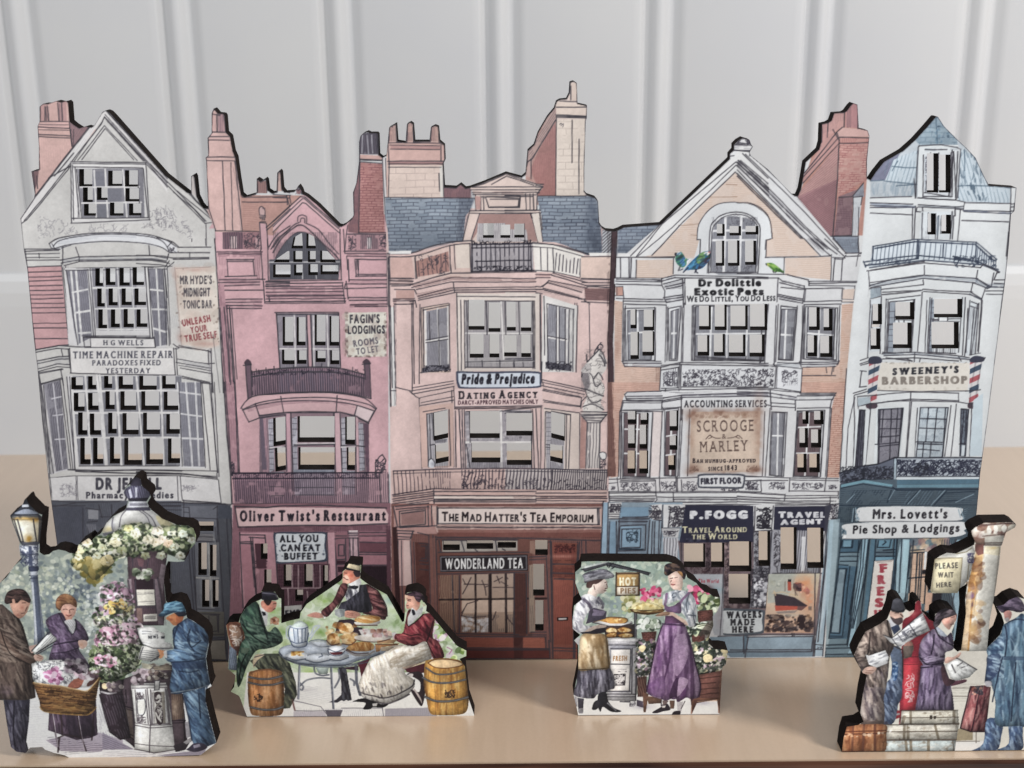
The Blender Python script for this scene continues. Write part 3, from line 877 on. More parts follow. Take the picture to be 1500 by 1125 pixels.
F('8b847a',"535,890 645,890 655,1030 545,1030",.04);L(1.8,"540,1030 655,1035;535,890 645,885",j=.3)
B.sub('window');F('7a7b80',"440,172 605,172 615,650 470,650",.04,a=.7);L(2.4,"525,180 555,645;440,430 600,435",col='a9a7a4',a=.9);HT("440,172 605,172 615,650 470,650",2.6,86,.9,'3a3a44',.5,.2)
F('505259',"215,310 260,310 260,585 222,585",.05)
HOLE("432,20 565,90|452,175 515,412|537,190 585,420|480,445 533,645|557,448 600,645|225,320 248,440|230,470 252,570")
B.use(SF)
at(0,720,6.25)
F('4c4e5a',"480,150 770,130 790,480 520,480",.06);HT("480,110 930,110 930,480 510,480",2.6,85,1,'2c2e3a',.4,.3)
F('8a8b92',"805,165 900,170 900,255 810,250",.04);F('747680',"790,300 880,300 880,400 830,400",.04);HT("800,300 880,400",1.7,90,.9,K,.6,.1)
L(1.6,"470,85 700,100 1100,92;480,140 690,105;485,130 780,130;760,150 760,440;905,120 935,240;920,230 1060,235;1020,120 1025,220;800,280 890,270;790,150 905,170",j=.3)

# ============ house two: pink house with an arched attic window
at(0,0,1)
H2=B.part('town_house','pink house with an arched attic window and curved balcony')
F('d0a3a8',"395,350 420,310 447,284 470,300 500,332 500,350",.04);F('d0a3a8',"306,335 500,325 569,290 569,972 343,972 340,745 328,560 314,322",.045)
F('cfaaa3',"300,150 360,150 372,340 316,340 303,306",.045);F('b58a80',"352,286 445,286 400,345 355,340",.05)
at(200,140)
F('cfa9a3',"520,280 690,290 700,330 525,325");F('c9a29c',"550,130 645,130 650,270 555,270");F('b78f92',"600,135 640,130 650,270 600,270")
HT("690,450 745,600 780,990 760,990 700,490",2.4,84,.9,K,.35,.3);HT("580,135 645,270",1.6,88,.9,K,.45,.2)
L(1.5,"525,300 690,300;525,325 680,328;510,450 720,450;510,475 715,480;555,268 645,270;525,330 525,440;505,450 530,830 580,990;630,480 650,990;690,490 705,990;720,480 775,990;690,310 720,450;580,990 900,995;590,140 590,265;555,135 610,145",j=.35)
L(2.2,"552,130 565,95 600,130 640,130 655,270 695,300 725,450 745,600 770,735 800,742 870,722;552,130 550,275 522,310 525,430 505,455 510,520",j=.25)
HT("775,790 950,780 890,990 780,990",3,3,1,'8d625c',.4,.3);L(1.4,"775,745 1100,740;775,780 1095,780;1100,730 1105,800;880,630 885,710;945,630 955,710;1035,560 1030,700",j=.3)
F('a47a74',"880,625 955,625 955,715 880,715");HT("880,625 955,715",1.8,88,.9,K,.5,.2);F('c8a59b',"1030,560 1058,560 1064,700 1030,700")
L(2,"870,720 885,705 880,610 910,630 950,610 960,690 1000,715 1030,705 1035,560 1050,548 1060,600 1068,690 1120,710",j=.25)
# parapet left: dark balusters
F('8b6570',"630,1000 780,1000 780,1125 640,1125",.05);HT("630,1000 780,1125",1.6,90,1.1,K,.8,.05);F('d0b4b4',"685,1030 735,1120",.03);L(1.6,"690,1030 690,1120;705,1030 708,1120;725,1030 725,1120")
F('9d7278',"780,1000 900,1000 910,1125 780,1125",.06);SC("785,1005 900,1120",55,6,1,K,.7);F('c9a0a2',"870,1040 905,1125",.04,a=.8);SC("865,1030 910,1125",12,7,1.1,K,.8)
# right red chimney of the pink house
at(400,170)
F('6f6773',"630,130 770,120 775,280 630,280",.06);HT("630,120 775,280",1.9,90,1.3,'2e2a36',.8,.1);L(1.6,"690,140 700,275;722,140 730,270;655,140 650,270",col='b9b6bd',a=.7)
F('cda49c',"630,282 800,290 805,330 630,315");F('bb8480',"640,340 800,350 820,860 625,855",.06)
BR("640,340 800,350 820,860 625,855",3.6,11,1,.9,'5d2f38',.75,.1,tint='9a6562',ta=.5)
F('8d6468',"632,330 640,340 628,860 550,850 545,800 590,720 585,560 610,480",.06);HT("632,330 640,340 628,860 550,850 590,560",2.1,92,1,K,.5,.2)
F('d8d2d2',"798,305 820,310 830,720 812,720",.02);L(1.4,"800,310 820,720 840,860;822,310 835,600;632,315 800,325;630,335 795,345;635,340 628,860;625,855 830,855",j=.3);L(2.2,"630,320 795,325",j=.3)
L(2.4,"636,130 690,105 760,118 772,280 800,300 830,285;630,190 632,330 610,480 585,560 590,720 575,750 500,805 480,800",j=.25)
F('b98d93',"550,860 840,860 840,990 550,990",.05);SC("550,865 610,985",20,9,1.2,K,.75);SC("775,870 845,985",24,8,1.2,K,.75);HT("640,870 770,975",1.7,90,1.3,K,.8,.05);F('dccfcf',"690,890 720,970",.02);L(1.4,"700,890 702,970;715,890 715,970")
L(1.6,"540,865 840,865;520,990 830,990;525,1005 830,1010;540,1025 830,1030;600,1050 830,1050;610,1060 610,1125;625,1060 625,1125;540,1030 545,1125;835,860 850,1000 850,1125",j=.35)
HT("540,1000 830,1000 830,1035 540,1030",1.8,0,1,'5d3f4a',.6,.2);SC("840,860 890,990",16,8,1.2,K,.7);SC("835,1030 855,1125",12,5,1.2,K,.8)
# gable
F('d3abad',"0,790 215,580 245,590 490,820 490,860 225,640 0,850",.03)
L(1.6,"0,770 200,590 235,595 485,815;0,810 215,605 230,605 480,825;0,850 215,635 240,640 490,860;490,830 495,1125;545,800 525,990;515,830 525,1000",j=.3)
L(2.6,"80,552 150,550 185,510 210,570 250,580 330,650 480,800 530,785",j=.25);F('8d686c',"165,535 205,535 200,575 175,570",.04);SC("165,520 210,580",12,6,1.2,K,.8)
L(1.4,"0,575 130,580;0,595 120,600;0,630 105,630;105,600 120,660;120,580 130,640",j=.3)
HT("30,390 62,560",2,88,1,K,.4,.3);L(2,"60,400 68,545 90,552;30,400 28,555")
# arch mouldings
L(1.8,"~0,1000 60,900 150,820 200,798 260,830 360,930 440,1000 490,1060;~0,960 60,880 150,800 190,780;~230,780 330,830 400,920 480,1010;~20,1040 80,940 150,870 210,850 280,875 380,960 440,1040 465,1072",j=.25)
HT("0,1000 150,815 210,800 360,940 480,1060 440,1020 220,830 120,880 0,1050",2.2,30,.9,'5d3f4a',.35,.4)
F('c79da1',"180,735 250,735 245,785 195,780",.03);L(1.5,"~180,770 185,735 215,725 245,740 245,780;~200,775 205,750 230,750 232,780",j=.2)
W=B.sub('window')
F('5c5b64',"~0,1075 20,1040 80,940 150,870 210,850 280,875 380,960 440,1040 465,1075",.05);HT("0,850 470,1075",1.8,84,1,'2f2e38',.6,.2)
HOLE("133,970 150,890 212,855 218,970|243,970 245,855 300,882 315,970|5,1072 20,1050 108,988 120,988 120,1072|148,988 215,1070|255,988 312,1070|345,1072 345,985 400,990 455,1050 460,1072")
at(390,380)
B.use(W);F('5c5b64',"22,0 545,0 530,145 25,150",.05);HT("25,0 535,148",1.8,86,1,'2f2e38',.6,.2);L(1.6,"260,40 265,140;365,120 368,140;20,20 535,18",col='c9c6c6',a=.8)
HOLE("50,38 178,132|203,38 265,118|308,35 378,115|398,42 528,110")
B.use(H2);at(200,140);F('c79ca1',"895,930 950,940 965,1125 915,1125",.03);L(1.6,"900,930 915,1125;950,940 965,1125;905,930 950,935;950,965 1125,810;955,985 1125,830;~985,1125 1040,1040 1125,980;~970,1110 1030,1020 1125,955",j=.3)
F('c3a09d',"~900,870 898,830 915,812 940,840 942,880 925,905");L(1.4,"~900,870 898,830 915,812 940,840 942,880;900,875 945,880;905,900 940,905;905,925 945,925;900,890 945,890");HT("915,820 945,925",1.6,80,1,K,.6,.1)
# cornices
at(200,350)
L(1.8,"590,95 920,95;600,110 915,110;660,150 860,150;665,165 850,165;665,160 670,275;855,155 865,270;650,275 880,270;605,300 940,295;600,320 900,315;605,345 900,335;610,375 930,375;605,445 920,440;610,465 915,462;610,485 920,490;615,510 915,510;660,490 665,510;910,80 925,300;960,0 965,300;930,310 940,470;970,305 1120,305;945,315 1120,318;945,345 1120,340",j=.4)
HT("595,90 920,130",1.7,0,1.1,'6d4c58',.7,.15);HT("605,285 905,345",1.8,0,1.1,'6d4c58',.6,.2);HT("610,440 920,515",1.8,0,1.1,'6d4c58',.55,.25);HT("860,130 905,300",1.8,90,1,'5d3f4a',.6,.2);HT("600,130 665,290",2.2,90,1,'5d3f4a',.5,.3)
at(390,380)
L(1.8,"0,160 550,150;0,180 560,170;0,200 560,195;0,215 560,215;0,240 565,235;0,262 570,262;10,270 570,265;0,290 580,285;0,310 580,305;0,322 580,318;20,270 25,310;560,180 575,310;545,0 550,150;600,0 605,160;585,160 600,290;605,150 890,150;580,180 890,180;575,215 885,205;600,280 890,280;610,300 890,300;620,330 890,325;650,345 885,345;650,10 660,125;670,5 675,120;655,125 890,120;670,110 880,108;575,205 580,180",j=.4)
HT("0,200 560,290",1.9,0,1.2,'6d4c58',.6,.2);HT("600,150 890,180",1.8,0,1,'6d4c58',.5,.2);HT("610,325 890,350",1.6,0,1.2,'3d2833',.7,.1)
# dark left strip of pink house, pipe
at(200,350)
F('b88c94',"600,330 640,330 715,1125 645,1125",.05);HT("600,300 660,500 715,1125 645,1125",1.9,86,1.1,'6d4c58',.65,.2)
L(1.5,"660,490 700,900 715,1125;680,500 718,1125;640,500 660,700 690,1125",j=.3)
at(200,560)
F('b88c94',"640,0 720,0 760,680 695,680",.05);HT("640,0 720,0 755,680 695,680",1.9,86,1.1,'6d4c58',.65,.2);L(1.5,"715,0 740,300 755,660;720,0 745,680",j=.3)
L(2.6,"640,0 665,400 690,690 700,890",j=.3);SC("690,580 720,690",20,7,1.4,K,.8)
# upper window
at(390,380)
B.sub('window')
F('8f8790',"75,395 535,395 545,800 95,800",.05);HT("75,395 535,395 545,800 95,800",2,87,1,'4a4350',.6,.2);F('c49ba0',"292,408 322,405 335,800 305,800",.03)
L(2.2,"100,655 295,655;330,655 535,655;205,405 215,780;445,400 455,800;345,410 350,800",col='d5cfce',a=.9,j=.3);L(2,"65,390 525,388;75,405 530,402;75,395 100,800;295,410 310,800;325,405 340,800;530,390 545,790",j=.3)
HOLE("120,420 200,632|222,422 288,630|355,405 435,630|463,415 533,632|115,660 208,768|225,665 295,765|362,668 435,752|468,665 535,768")
B.sub('poster','cream poster offering rooms to let')
F('d6d1c4',"575,390 880,385 880,710 590,715 580,560",.05);D("578,390 880,712",'b9a99a c2b6a6 a58f88',40,5,.35);D("575,385 600,715",'6f5a58 8d7a70',22,2.2,.6);D("860,390 885,710",'6f5a58 8d7a70',20,2,.6);D("590,700 880,718",'6f5a58 8d7a70',20,2,.6)
T("FAGIN'S","612,467 832,463",60,'33303a',b=2,a=.95);T("LODGINGS","598,545 870,540",56,'33303a',b=2.5,a=.95);T("ROOMS","640,640 822,615",46,'5c5660',b=2,a=.9);T("TO LET","662,697 825,675",44,'5c5660',b=1.5,a=.9)
B.back()
# curved balcony
at(310,430,3.75)
B.sub('balcony','curved black iron balcony in front of the upper window')
F('8c6f7b',"190,440 375,415 560,405 700,410 850,445 875,570 700,545 540,545 370,550 215,570",.05);HT("370,420 700,420 700,545 370,548",2.6,90,1.3,'5a5d70',.7,.1)
HT("190,435 375,415 560,405 700,410 850,445 875,570 700,545 540,545 370,550 215,570",3.3,91,1.3,'221d2b',.9,.02,.3);HT("215,470 370,440 370,548 230,565",2.2,88,1,K,.6,.2);HT("700,430 850,470 870,565 700,540",2.2,92,1,K,.6,.2)
L(2.4,"~195,435 375,412 560,405 700,410 850,448;~200,460 375,435 560,430 700,435 855,470;~215,568 370,548 540,543 700,545 875,575",j=.3);SC("200,415 850,450",60,6,1.1,'221d2b',.75)
F('6d5562',"185,380 215,375 222,570 200,575",.05);F('6d5562',"835,375 868,370 875,570 845,560",.05);F('4a3a45',"~178,385 195,360 215,372 215,392");F('4a3a45',"~828,380 850,358 872,375 868,390");L(1.6,"185,385 200,580;215,385 222,570;838,390 845,470;868,385 875,570;175,395 218,390;828,388 872,385")
L(1.5,"248,440 245,415;345,425 342,400;450,415 450,395;605,405 605,385;775,430 775,405;300,432 298,408")
B.back()
F('cda5a8',"165,630 225,560 380,555 560,545 700,550 840,580 905,630 890,660 860,710 780,680 690,660 540,655 380,665 270,690 215,710",.03)
L(1.8,"~160,630 225,565 380,550 540,543 700,548 840,575 905,630;~175,635 260,600 380,580 540,570 700,578 850,605 900,635;~170,640 270,610 390,592 540,588 690,595 800,615 895,645;~205,705 300,670 400,655 540,648 690,655 790,680 860,715;165,630 205,705;905,630 860,715;380,565 395,655;690,560 685,655;800,620 780,680;240,605 265,680",j=.25)
HT("190,620 390,590 540,585 690,592 880,635 880,650 690,605 540,600 390,610 200,650",2,0,1.2,'6d4c58',.6,.15);F('d6bfc0',"800,615 893,645 860,705 785,675",.02);L(1.5,"800,615 893,645 860,705 785,675 800,615",j=.2)
L(1.5,"100,80 130,500 140,720;85,80 105,500;110,85 140,470;45,80 90,700 110,1000",j=.3)
# lower bay window
at(380,560)
B.sub('window')
F('8a7079',"0,240 190,225 600,220 800,300 800,900 0,900",.05)
F('c096a0',"185,225 225,225 232,900 195,900");F('c8a2a8',"545,225 595,225 605,900 565,900");F('b88e98',"20,265 50,260 70,900 30,900");F('c8a2a8',"702,245 722,245 730,800 712,800")
F('b9b6c0',"65,275 100,265 110,640 75,660",.05);F('b9b6c0',"240,260 275,250 280,640 245,650",.05);F('c0bcc4',"600,260 628,255 640,650 605,655",.05);F('b9b6c0',"725,295 760,300 770,640 735,650",.05)
for q in("65,275 100,265 110,660 75,660","240,260 275,250 280,650 245,650","600,260 630,255 640,650 605,655","725,295 765,300 775,640 735,650"):HT(q,2,88,1,K,.6,.2);HT(q,9,0,1.1,K,.8,.1)
F('9fa3b0',"250,640 550,640 550,830 260,830",.06);HT("255,640 550,830",2.3,90,1.2,'3b3b4a',.7,.15);F('aeb0ba',"70,660 180,655 180,830 80,830",.05);HT("70,660 180,830",2.5,90,1.1,'3b3b4a',.7,.15);F('aeb0ba',"605,650 700,650 700,820 610,825",.05);HT("605,650 700,820",2.5,90,1.1,'3b3b4a',.7,.15)
F('70606f',"0,265 25,262 55,640 20,640",.05);HT("0,262 60,900",2,88,1,K,.6,.2);F('6d5060',"765,300 800,305 805,660 785,660",.05);HT("760,300 805,680",1.8,89,1,K,.6,.1)
L(2.4,"0,245 180,222 590,218 705,245 800,300;230,225 250,830;545,225 560,830;190,240 200,650;700,250 712,820;590,225 605,660;0,260 190,235;255,460 550,455;75,490 190,470;600,465 705,460;715,465 770,470",j=.3)
L(2,"270,448 550,445;600,475 700,470;80,480 180,470",col='cfc6c8',a=.9)
HOLE("100,262 190,250 192,455 103,470|280,248 550,438|628,252 700,455|112,480 190,475 195,640 118,655|285,475 550,640|640,475 700,642")
B.sub('balcony','long iron railing above the pink restaurant front')
at(200,560)
F('a07c88',"705,670 1125,670 1125,885 720,885",.06);at(380,560);F('a07c88',"0,665 200,660 540,660 885,670 950,670 950,885 0,885",.06,a=.55,keep=True);F('c39aa0',"880,670 945,670 945,885 890,885",.04)
at(0,0,1);HT("340,692 570,692 570,738 344,738",3.1,90,1.2,'221d2b',.85,.04,.3);HT("344,704 440,738",2.0,90,1.0,'2f2838',.6,.15,.3)
F('221d2b',"340,692 560,691 560,693.4 340,694.4",0,.9);F('221d2b',"340,700 555,699.4 555,701 340,702",0,.9);L(2,"340,738 570,737",j=.3);SC("342,692 556,702",80,5,1,'221d2b',.8)
at(380,560);L(1.3,"80,765 170,765;90,830 180,830;265,770 540,770;265,825 545,825;610,765 700,770;880,670 890,880;945,675 950,880");SC("850,560 930,660",22,11,1.5,K,.9);L(2,"850,690 850,590 880,545 900,530 925,570 920,600;860,640 915,640")
B.back()
# fascia and shop front
F('8f5f69',"0,890 960,885 965,925 0,925",.05);HT("0,890 960,915",2,1,1.1,K,.5,.2);L(2.6,"0,905 230,905 250,895 580,890 960,905",j=.5)
at(330,730)
F('8a606a',"60,40 1200,35 1225,1200 20,1200",.06)
at(0,0,1);F('8a606a',"342,738 573,737 574,972 338,972",.06);HT("342,770 574,972",2.6,90,1.0,'3d2430',.4,.3)
at(330,730)
B.sub('sign','pink fascia board lettered as a restaurant')
F('d4b0b0',"75,75 300,65 700,68 1170,75 1195,120 1190,185 900,195 500,195 95,205",.03);L(2.2,"70,60 300,68 420,55 700,50 1180,72;95,210 500,198 900,198 1190,185;70,60 95,205",j=.5)
T("Oliver Twist's Restaurant","106,166 1178,160",74,'211c26',b=3,serif=3,gap=6)
B.back()
HT("95,205 1190,195 1190,240 95,240",2,0,1.2,'3d2430',.6,.15)
F('b98790',"105,250 350,250 380,640 150,900 110,640",.05);F('b98790',"300,250 370,250 385,680 310,680",.05);F('c2929a',"745,250 805,250 815,610 755,700",.05)
F('a9757f',"110,340 195,335 215,760 150,800",.05)
L(2,"110,265 290,270;110,320 195,318;110,330 200,332;185,285 215,650;200,285 235,780;290,270 305,440;175,285 290,290;360,250 385,640;105,250 130,800;195,330 230,760;225,460 305,460;225,475 300,480;225,505 300,505;815,270 830,600;805,250 815,610;745,250 755,650",j=.4)
F('5a3a44',"215,330 262,330 300,445 300,515 230,515",.05);HT("215,330 305,700",2,89,1.1,'2a1822',.6,.2)
F('8c6069',"800,250 890,250 890,600 830,600",.05);L(2,"810,275 890,275;805,295 890,290;830,340 870,340 870,420 830,420 830,340;815,450 880,445;815,485 880,480;830,510 880,510;880,300 885,600",j=.4);F('3a232d',"815,455 880,480");F('3a232d',"825,500 885,540")
F('c9a6ac',"905,235 970,235 975,460 910,460",.04);HT("905,270 975,460",2.4,90,1,'5d3f4a',.55,.3);L(2,"900,245 970,245;900,258 972,260;905,272 970,272;900,290 972,290;910,290 915,460;970,290 978,450;935,290 938,450",j=.3);F('e0cfd0',"905,236 970,246")
F('a26f78',"985,240 1180,240 1185,490 985,490",.05);F('6d434d',"985,320 1180,330 1180,400 985,395",.05);L(2,"985,250 1180,250;985,275 1180,275;985,320 1180,325;985,395 1180,400;985,410 1180,412;985,490 1180,490",j=.4);HT("985,240 1180,320",2.6,0,1.1,'4d2c38',.5,.2)
F('2f2028',"985,495 1190,495 1190,960 1000,960",.08);HT("985,495 1190,960",2.6,90,1.2,'120b10',.5,.3)
B.sub('window');F('5d3e48',"380,480 760,480 760,700 560,800 390,790",.06);BR("380,480 760,700",5,14,0,1,'2a1822',.6,.1);HT("380,480 770,790",3.2,90,1.2,'2a1822',.6,.15);L(1.6,"400,660 700,655;535,490 535,660;695,490 695,650;640,490 645,650;460,660 465,780;600,680 605,740;490,490 490,650",col='b59a9e',a=.8)
HOLE("260,330 310,445|285,520 338,660|428,485 485,645|578,482 640,648|715,490 752,648|512,668 570,752|670,665 700,705")
B.sub('sign','white board lettered ALL YOU CAN EAT BUFFET')
F('394050',"~352,270 370,250 460,245 600,248 720,245 745,270 738,330 748,440 720,465 540,470 390,478 370,450 360,350",.04);F('ccd0d4',"~368,275 390,258 500,260 710,258 730,290 725,350 735,430 700,452 540,462 395,465 380,430 372,350",.03)
T("ALL YOU","398,320 682,318",48,'22222a',b=3.5);T("CAN EAT","406,386 697,384",46,'22222a',b=3.5);T("BUFFET","430,448 678,446",46,'22222a',b=3.5,serif=1);D("372,262 735,465",'8f98a8 394050',30,1.6,.7)
B.sub('sign','white board half hidden behind the lunch party')
F('b9b6b2',"425,790 560,780 560,880 425,900");T("EMPTY","440,865 640,850",42,'2b2830',b=3)
B.back()
F('6b4550',"1180,230 1225,230 1225,1200 1190,1200",.05);HT("1180,200 1228,1200",2.2,90,1.1,'2f1a24',.6,.2)

# ============ house three: peach house with a blue slate roof
at(0,0,1)
H3=B.part('town_house','peach house with a slate mansard roof, tea shop and bay windows, in the middle of the row')
F('d6b8b2',"566,372 565,290 898,330 898,640 890,745 884,972 574,972 571,580",.04)
F('d0b0a6',"566,170 655,170 655,300 566,300",.03);F('b08880',"770,120 816,120 816,300 770,300",.05);F('d6c2b8',"814,110 862,110 862,300 814,300",.03);F('8d676c',"650,266 690,266 690,300 650,300",.06)
at(560,160)
HT("455,560 680,650",2.2,88,1.1,K,.5,.2)
F('cfa89f',"40,235 450,240 455,380 40,375",.035);F('b78c88',"60,265 430,270 430,292 60,290",.04);F('a87e7c',"45,382 450,385 445,405 45,405",.04)
F('d9c3b7',"45,410 445,410 450,645 45,645",.03);BR("45,420 420,645",9.6,26,0,.8,'7d6a6a',.5,.3);F('d8d2ca',"420,415 450,415 452,640 425,645",.02)
for q in("45,110 105,105 103,235 48,235","178,95 225,95 228,235 178,235","355,120 410,120 415,235 350,235"):F('b88f87',q,.05,g='c9a69a',d='h');HT(q,2,90,1,K,.45,.25)
L(1.5,"45,245 440,250;55,262 420,268;60,292 420,295;40,380 445,380;45,400 450,402;45,425 430,425;40,240 50,400 45,645;430,260 430,380;445,405 450,640;415,470 420,600;20,645 680,652;50,120 100,115;70,120 75,130",j=.35)
L(2.4,"30,230 45,235 50,115 105,98 108,240 178,240 182,100 205,90 225,105 230,240 350,235 358,130 385,115 410,125 418,240 455,262 460,370 447,400 455,570 540,575 575,545 610,580 645,572 750,530 905,467 1020,495 1050,470 1060,300 1125,235",j=.25)
RF=B.sub('roof','blue grey slate mansard roof')
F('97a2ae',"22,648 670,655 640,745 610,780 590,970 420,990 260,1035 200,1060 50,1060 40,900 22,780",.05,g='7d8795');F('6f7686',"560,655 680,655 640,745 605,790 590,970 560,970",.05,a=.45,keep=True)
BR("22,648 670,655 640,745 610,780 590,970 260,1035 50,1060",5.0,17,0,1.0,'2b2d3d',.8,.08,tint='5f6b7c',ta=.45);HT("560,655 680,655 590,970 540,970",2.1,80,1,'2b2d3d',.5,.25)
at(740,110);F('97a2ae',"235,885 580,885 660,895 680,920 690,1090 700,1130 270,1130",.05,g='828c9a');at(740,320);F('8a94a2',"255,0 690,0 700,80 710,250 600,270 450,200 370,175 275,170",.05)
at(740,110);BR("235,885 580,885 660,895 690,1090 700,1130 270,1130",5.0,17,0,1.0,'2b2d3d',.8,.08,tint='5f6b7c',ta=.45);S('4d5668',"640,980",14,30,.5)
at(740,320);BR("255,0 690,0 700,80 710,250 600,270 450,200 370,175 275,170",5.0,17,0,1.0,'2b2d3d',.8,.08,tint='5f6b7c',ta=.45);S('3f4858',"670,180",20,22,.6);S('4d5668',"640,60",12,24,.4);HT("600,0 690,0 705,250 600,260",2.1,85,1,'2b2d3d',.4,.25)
F('b9bcc0',"712,85 785,90 785,250 712,260",.04);HT("712,85 785,260",3.4,-45,1.6,'35313c',.8,.05)
B.back()
at(740,110)
F('a87c78',"185,700 360,260 372,260 372,885 240,885 230,800",.06,g='a06d68');F('b59790',"165,560 220,500 310,300 370,240 375,330 200,620 180,750 150,735",.05);HT("165,560 370,240 372,320 190,640",2.4,-55,1,K,.5,.2);HT("190,640 365,330 365,880 240,880",2.6,88,1,'7d4f50',.4,.35)
F('d8c5b8',"375,190 600,220 600,300 375,285",.03);F('dccdc0',"380,330 585,320 580,880 372,880",.03);BR("385,330 580,880",9.3,22,0,.8,'84746f',.5,.3);F('cdb9ad',"480,60 528,60 530,190 480,185",.03)
L(1.6,"375,235 600,235;370,290 595,300;378,310 590,315;375,300 370,885;590,310 580,690 585,850;480,80 480,180;400,190 530,195;240,885 590,885;160,640 200,610 370,330;190,620 190,760;490,330 490,640;540,470 540,870;600,220 600,300",j=.35);L(2.8,"378,300 590,305",j=.3)
L(2.4,"0,715 100,748 140,735 160,650 162,555 210,510 240,420 310,300 360,240 375,190 400,175 450,170 470,130 475,55 500,43 525,55 530,205 600,222 598,310;580,850 600,875 660,895 682,920 690,1090 740,1122 800,1120",j=.25);SC("385,350 430,390",6,7,1,K,.7)
# attic dormer
at(560,160)
B.sub('dormer','small pedimented attic dormer behind an iron balcony')
F('d3bdb3',"640,575 905,470 1125,545 1125,1130 590,970 640,745 680,740 680,630",.03);at(740,110);F('d3bdb3',"0,715 280,810 270,835 235,870 235,990 260,1000 275,1130 0,1130",.03)
at(740,320);F('cbb1a8',"0,0 190,0 250,170 240,200 0,210",.03)
at(560,160);L(1.7,"640,575 750,545 905,475 1125,545;800,550 910,490 1110,555;640,570 1125,568;645,590 1125,590;660,612 1125,610;665,625 1125,628;730,640 1100,640;750,650 770,640 1010,655 1000,715 780,720 760,655;790,660 1000,660 995,715 790,715;680,625 685,740;720,640 720,740;640,745 1125,742;640,762 1125,765;640,745 590,965;715,765 650,965;740,640 745,735",j=.3)
HT("660,600 1125,628",2,0,1,'6a4f50',.6,.2);F('a5807a',"715,768 1085,768 1125,965 1060,965 1040,835 735,835 660,960 655,960",.04);F('b08a84',"680,635 720,640 720,735 685,735",.04)
F('bcb6b8',"700,835 1060,835 1065,970 690,970",.04);HT("700,835 1060,970",2.6,89,1,K,.5,.2)
at(740,110);L(1.7,"225,806 275,815 235,870;225,798 280,800;225,820 275,822;225,839 260,840;225,858 250,862;150,870 155,990;180,870 182,990;205,870 210,990;235,870 232,990;0,990 260,990;0,1008 260,1010;185,1010 215,1125;250,1010 270,1125;0,880 110,885 105,970 0,970",j=.3)
F('a5807a',"0,1025 180,1020 225,1130 0,1130",.04);F('dccfc4',"195,1015 250,1010 270,1130 228,1130",.02);L(1.5,"185,1010 228,1130;250,1005 272,1130")
at(740,320);F('b8b2b4',"0,0 150,0 150,160 0,160",.04,a=.0);L(1.5,"195,0 240,175;250,0 275,170;140,40 145,160;165,45 170,170",j=.3);F('dccfc4',"200,0 250,0 272,170 240,170",.02);F('a5807a',"140,0 195,0 235,165 170,165",.04)
at(560,160);HOLE("738,835 818,942|865,845 937,942|967,838 1040,940")
at(550,100,3.0405)
B.sub('balcony','black iron attic balcony');F('a9a2a6',"425,780 700,775 705,900 425,905",.05);HT("430,775 700,900",6.6,90,1.8,'1f1c28',.9,.02,.3);HT("440,790 690,890",4,85,.8,'4a4855',.5,.3)
L(2,"430,785 700,780;428,800 700,795;425,905 705,900;430,770 430,905;690,765 695,905;445,860 690,855",col='1f1c28',j=.3);SC("430,765 700,785",34,8,1.2,'1f1c28',.9);SC("430,880 700,905",46,8,1.2,'1f1c28',.9)
B.back()
# parapet balustrade and cornice
at(560,370)
F('cba69d',"60,40 230,20 235,190 60,190",.04);F('b5887f',"240,20 500,-60 500,130 245,180",.05)
at(550,100,3.0405);F('d2b6ac',"160,840 360,775 420,775 425,930 180,940",.03);F('a97d74',"178,860 325,815 330,905 185,930",.05);HT("178,860 325,815 330,905 185,930",6.5,90,1.4,K,.8,.05);SC("185,830 325,920",30,9,1.2,K,.7);F('d8c8bc',"355,785 420,785 420,890 360,890",.03)
L(2.2,"~55,825 160,822 240,795 330,775 430,768",j=.3);L(1.5,"~60,840 180,835 330,790 420,780;330,790 335,900;350,785 355,895;420,780 425,905;175,845 185,935;60,840 65,935;70,935 160,935;65,945 165,950",j=.3);F('dfdcda',"58,815 160,812 158,826 58,826",.02)
F('dcd6cf',"700,775 800,785 930,830 915,930 800,910 710,905",.02);HT("800,820 912,850 912,920 800,900",5.2,97,1.8,'2d2934',.9,.02);L(1.5,"700,780 790,785 950,830;700,795 790,800 940,842;735,800 738,900;765,800 768,905;790,800 795,910;912,850 912,930;705,900 790,905 910,935;700,775 830,790 955,828",j=.3)
F('d8bdb0',"915,840 1050,835 1050,935 915,935",.04);L(1.5,"920,840 1050,838;915,940 1060,940;920,955 1065,955;950,825 1050,828",j=.3);F('dfdcd8',"950,822 1050,822 1050,834 955,836",.02)
at(560,370)
L(1.8,"45,190 230,190;50,205 225,210;60,230 225,230;70,245 205,240;90,270 235,270;80,340 235,335;80,355 235,352;90,380 225,378;210,235 350,190 500,150 1125,140;215,255 500,185 1125,190;250,270 500,215 1125,215;235,270 250,300;260,320 500,260 1125,250;265,335 520,275 1125,268;265,350 540,290 1125,285;500,90 505,150;520,220 530,290;240,25 245,190",j=.4)
HT("210,235 500,170 1125,195 1125,215 500,205 250,265",2,-4,1.2,'5d3f40',.6,.15);HT("240,300 520,250 520,275 260,330",1.8,-12,1,'5d3f40',.6,.15);HT("80,335 235,380",1.7,0,1.2,'3f2a30',.7,.1);HT("60,190 220,235",2,0,1,'5d3f40',.5,.2);F('b58d84',"100,275 235,275 235,335 100,335",.04,a=.8)
at(740,320)
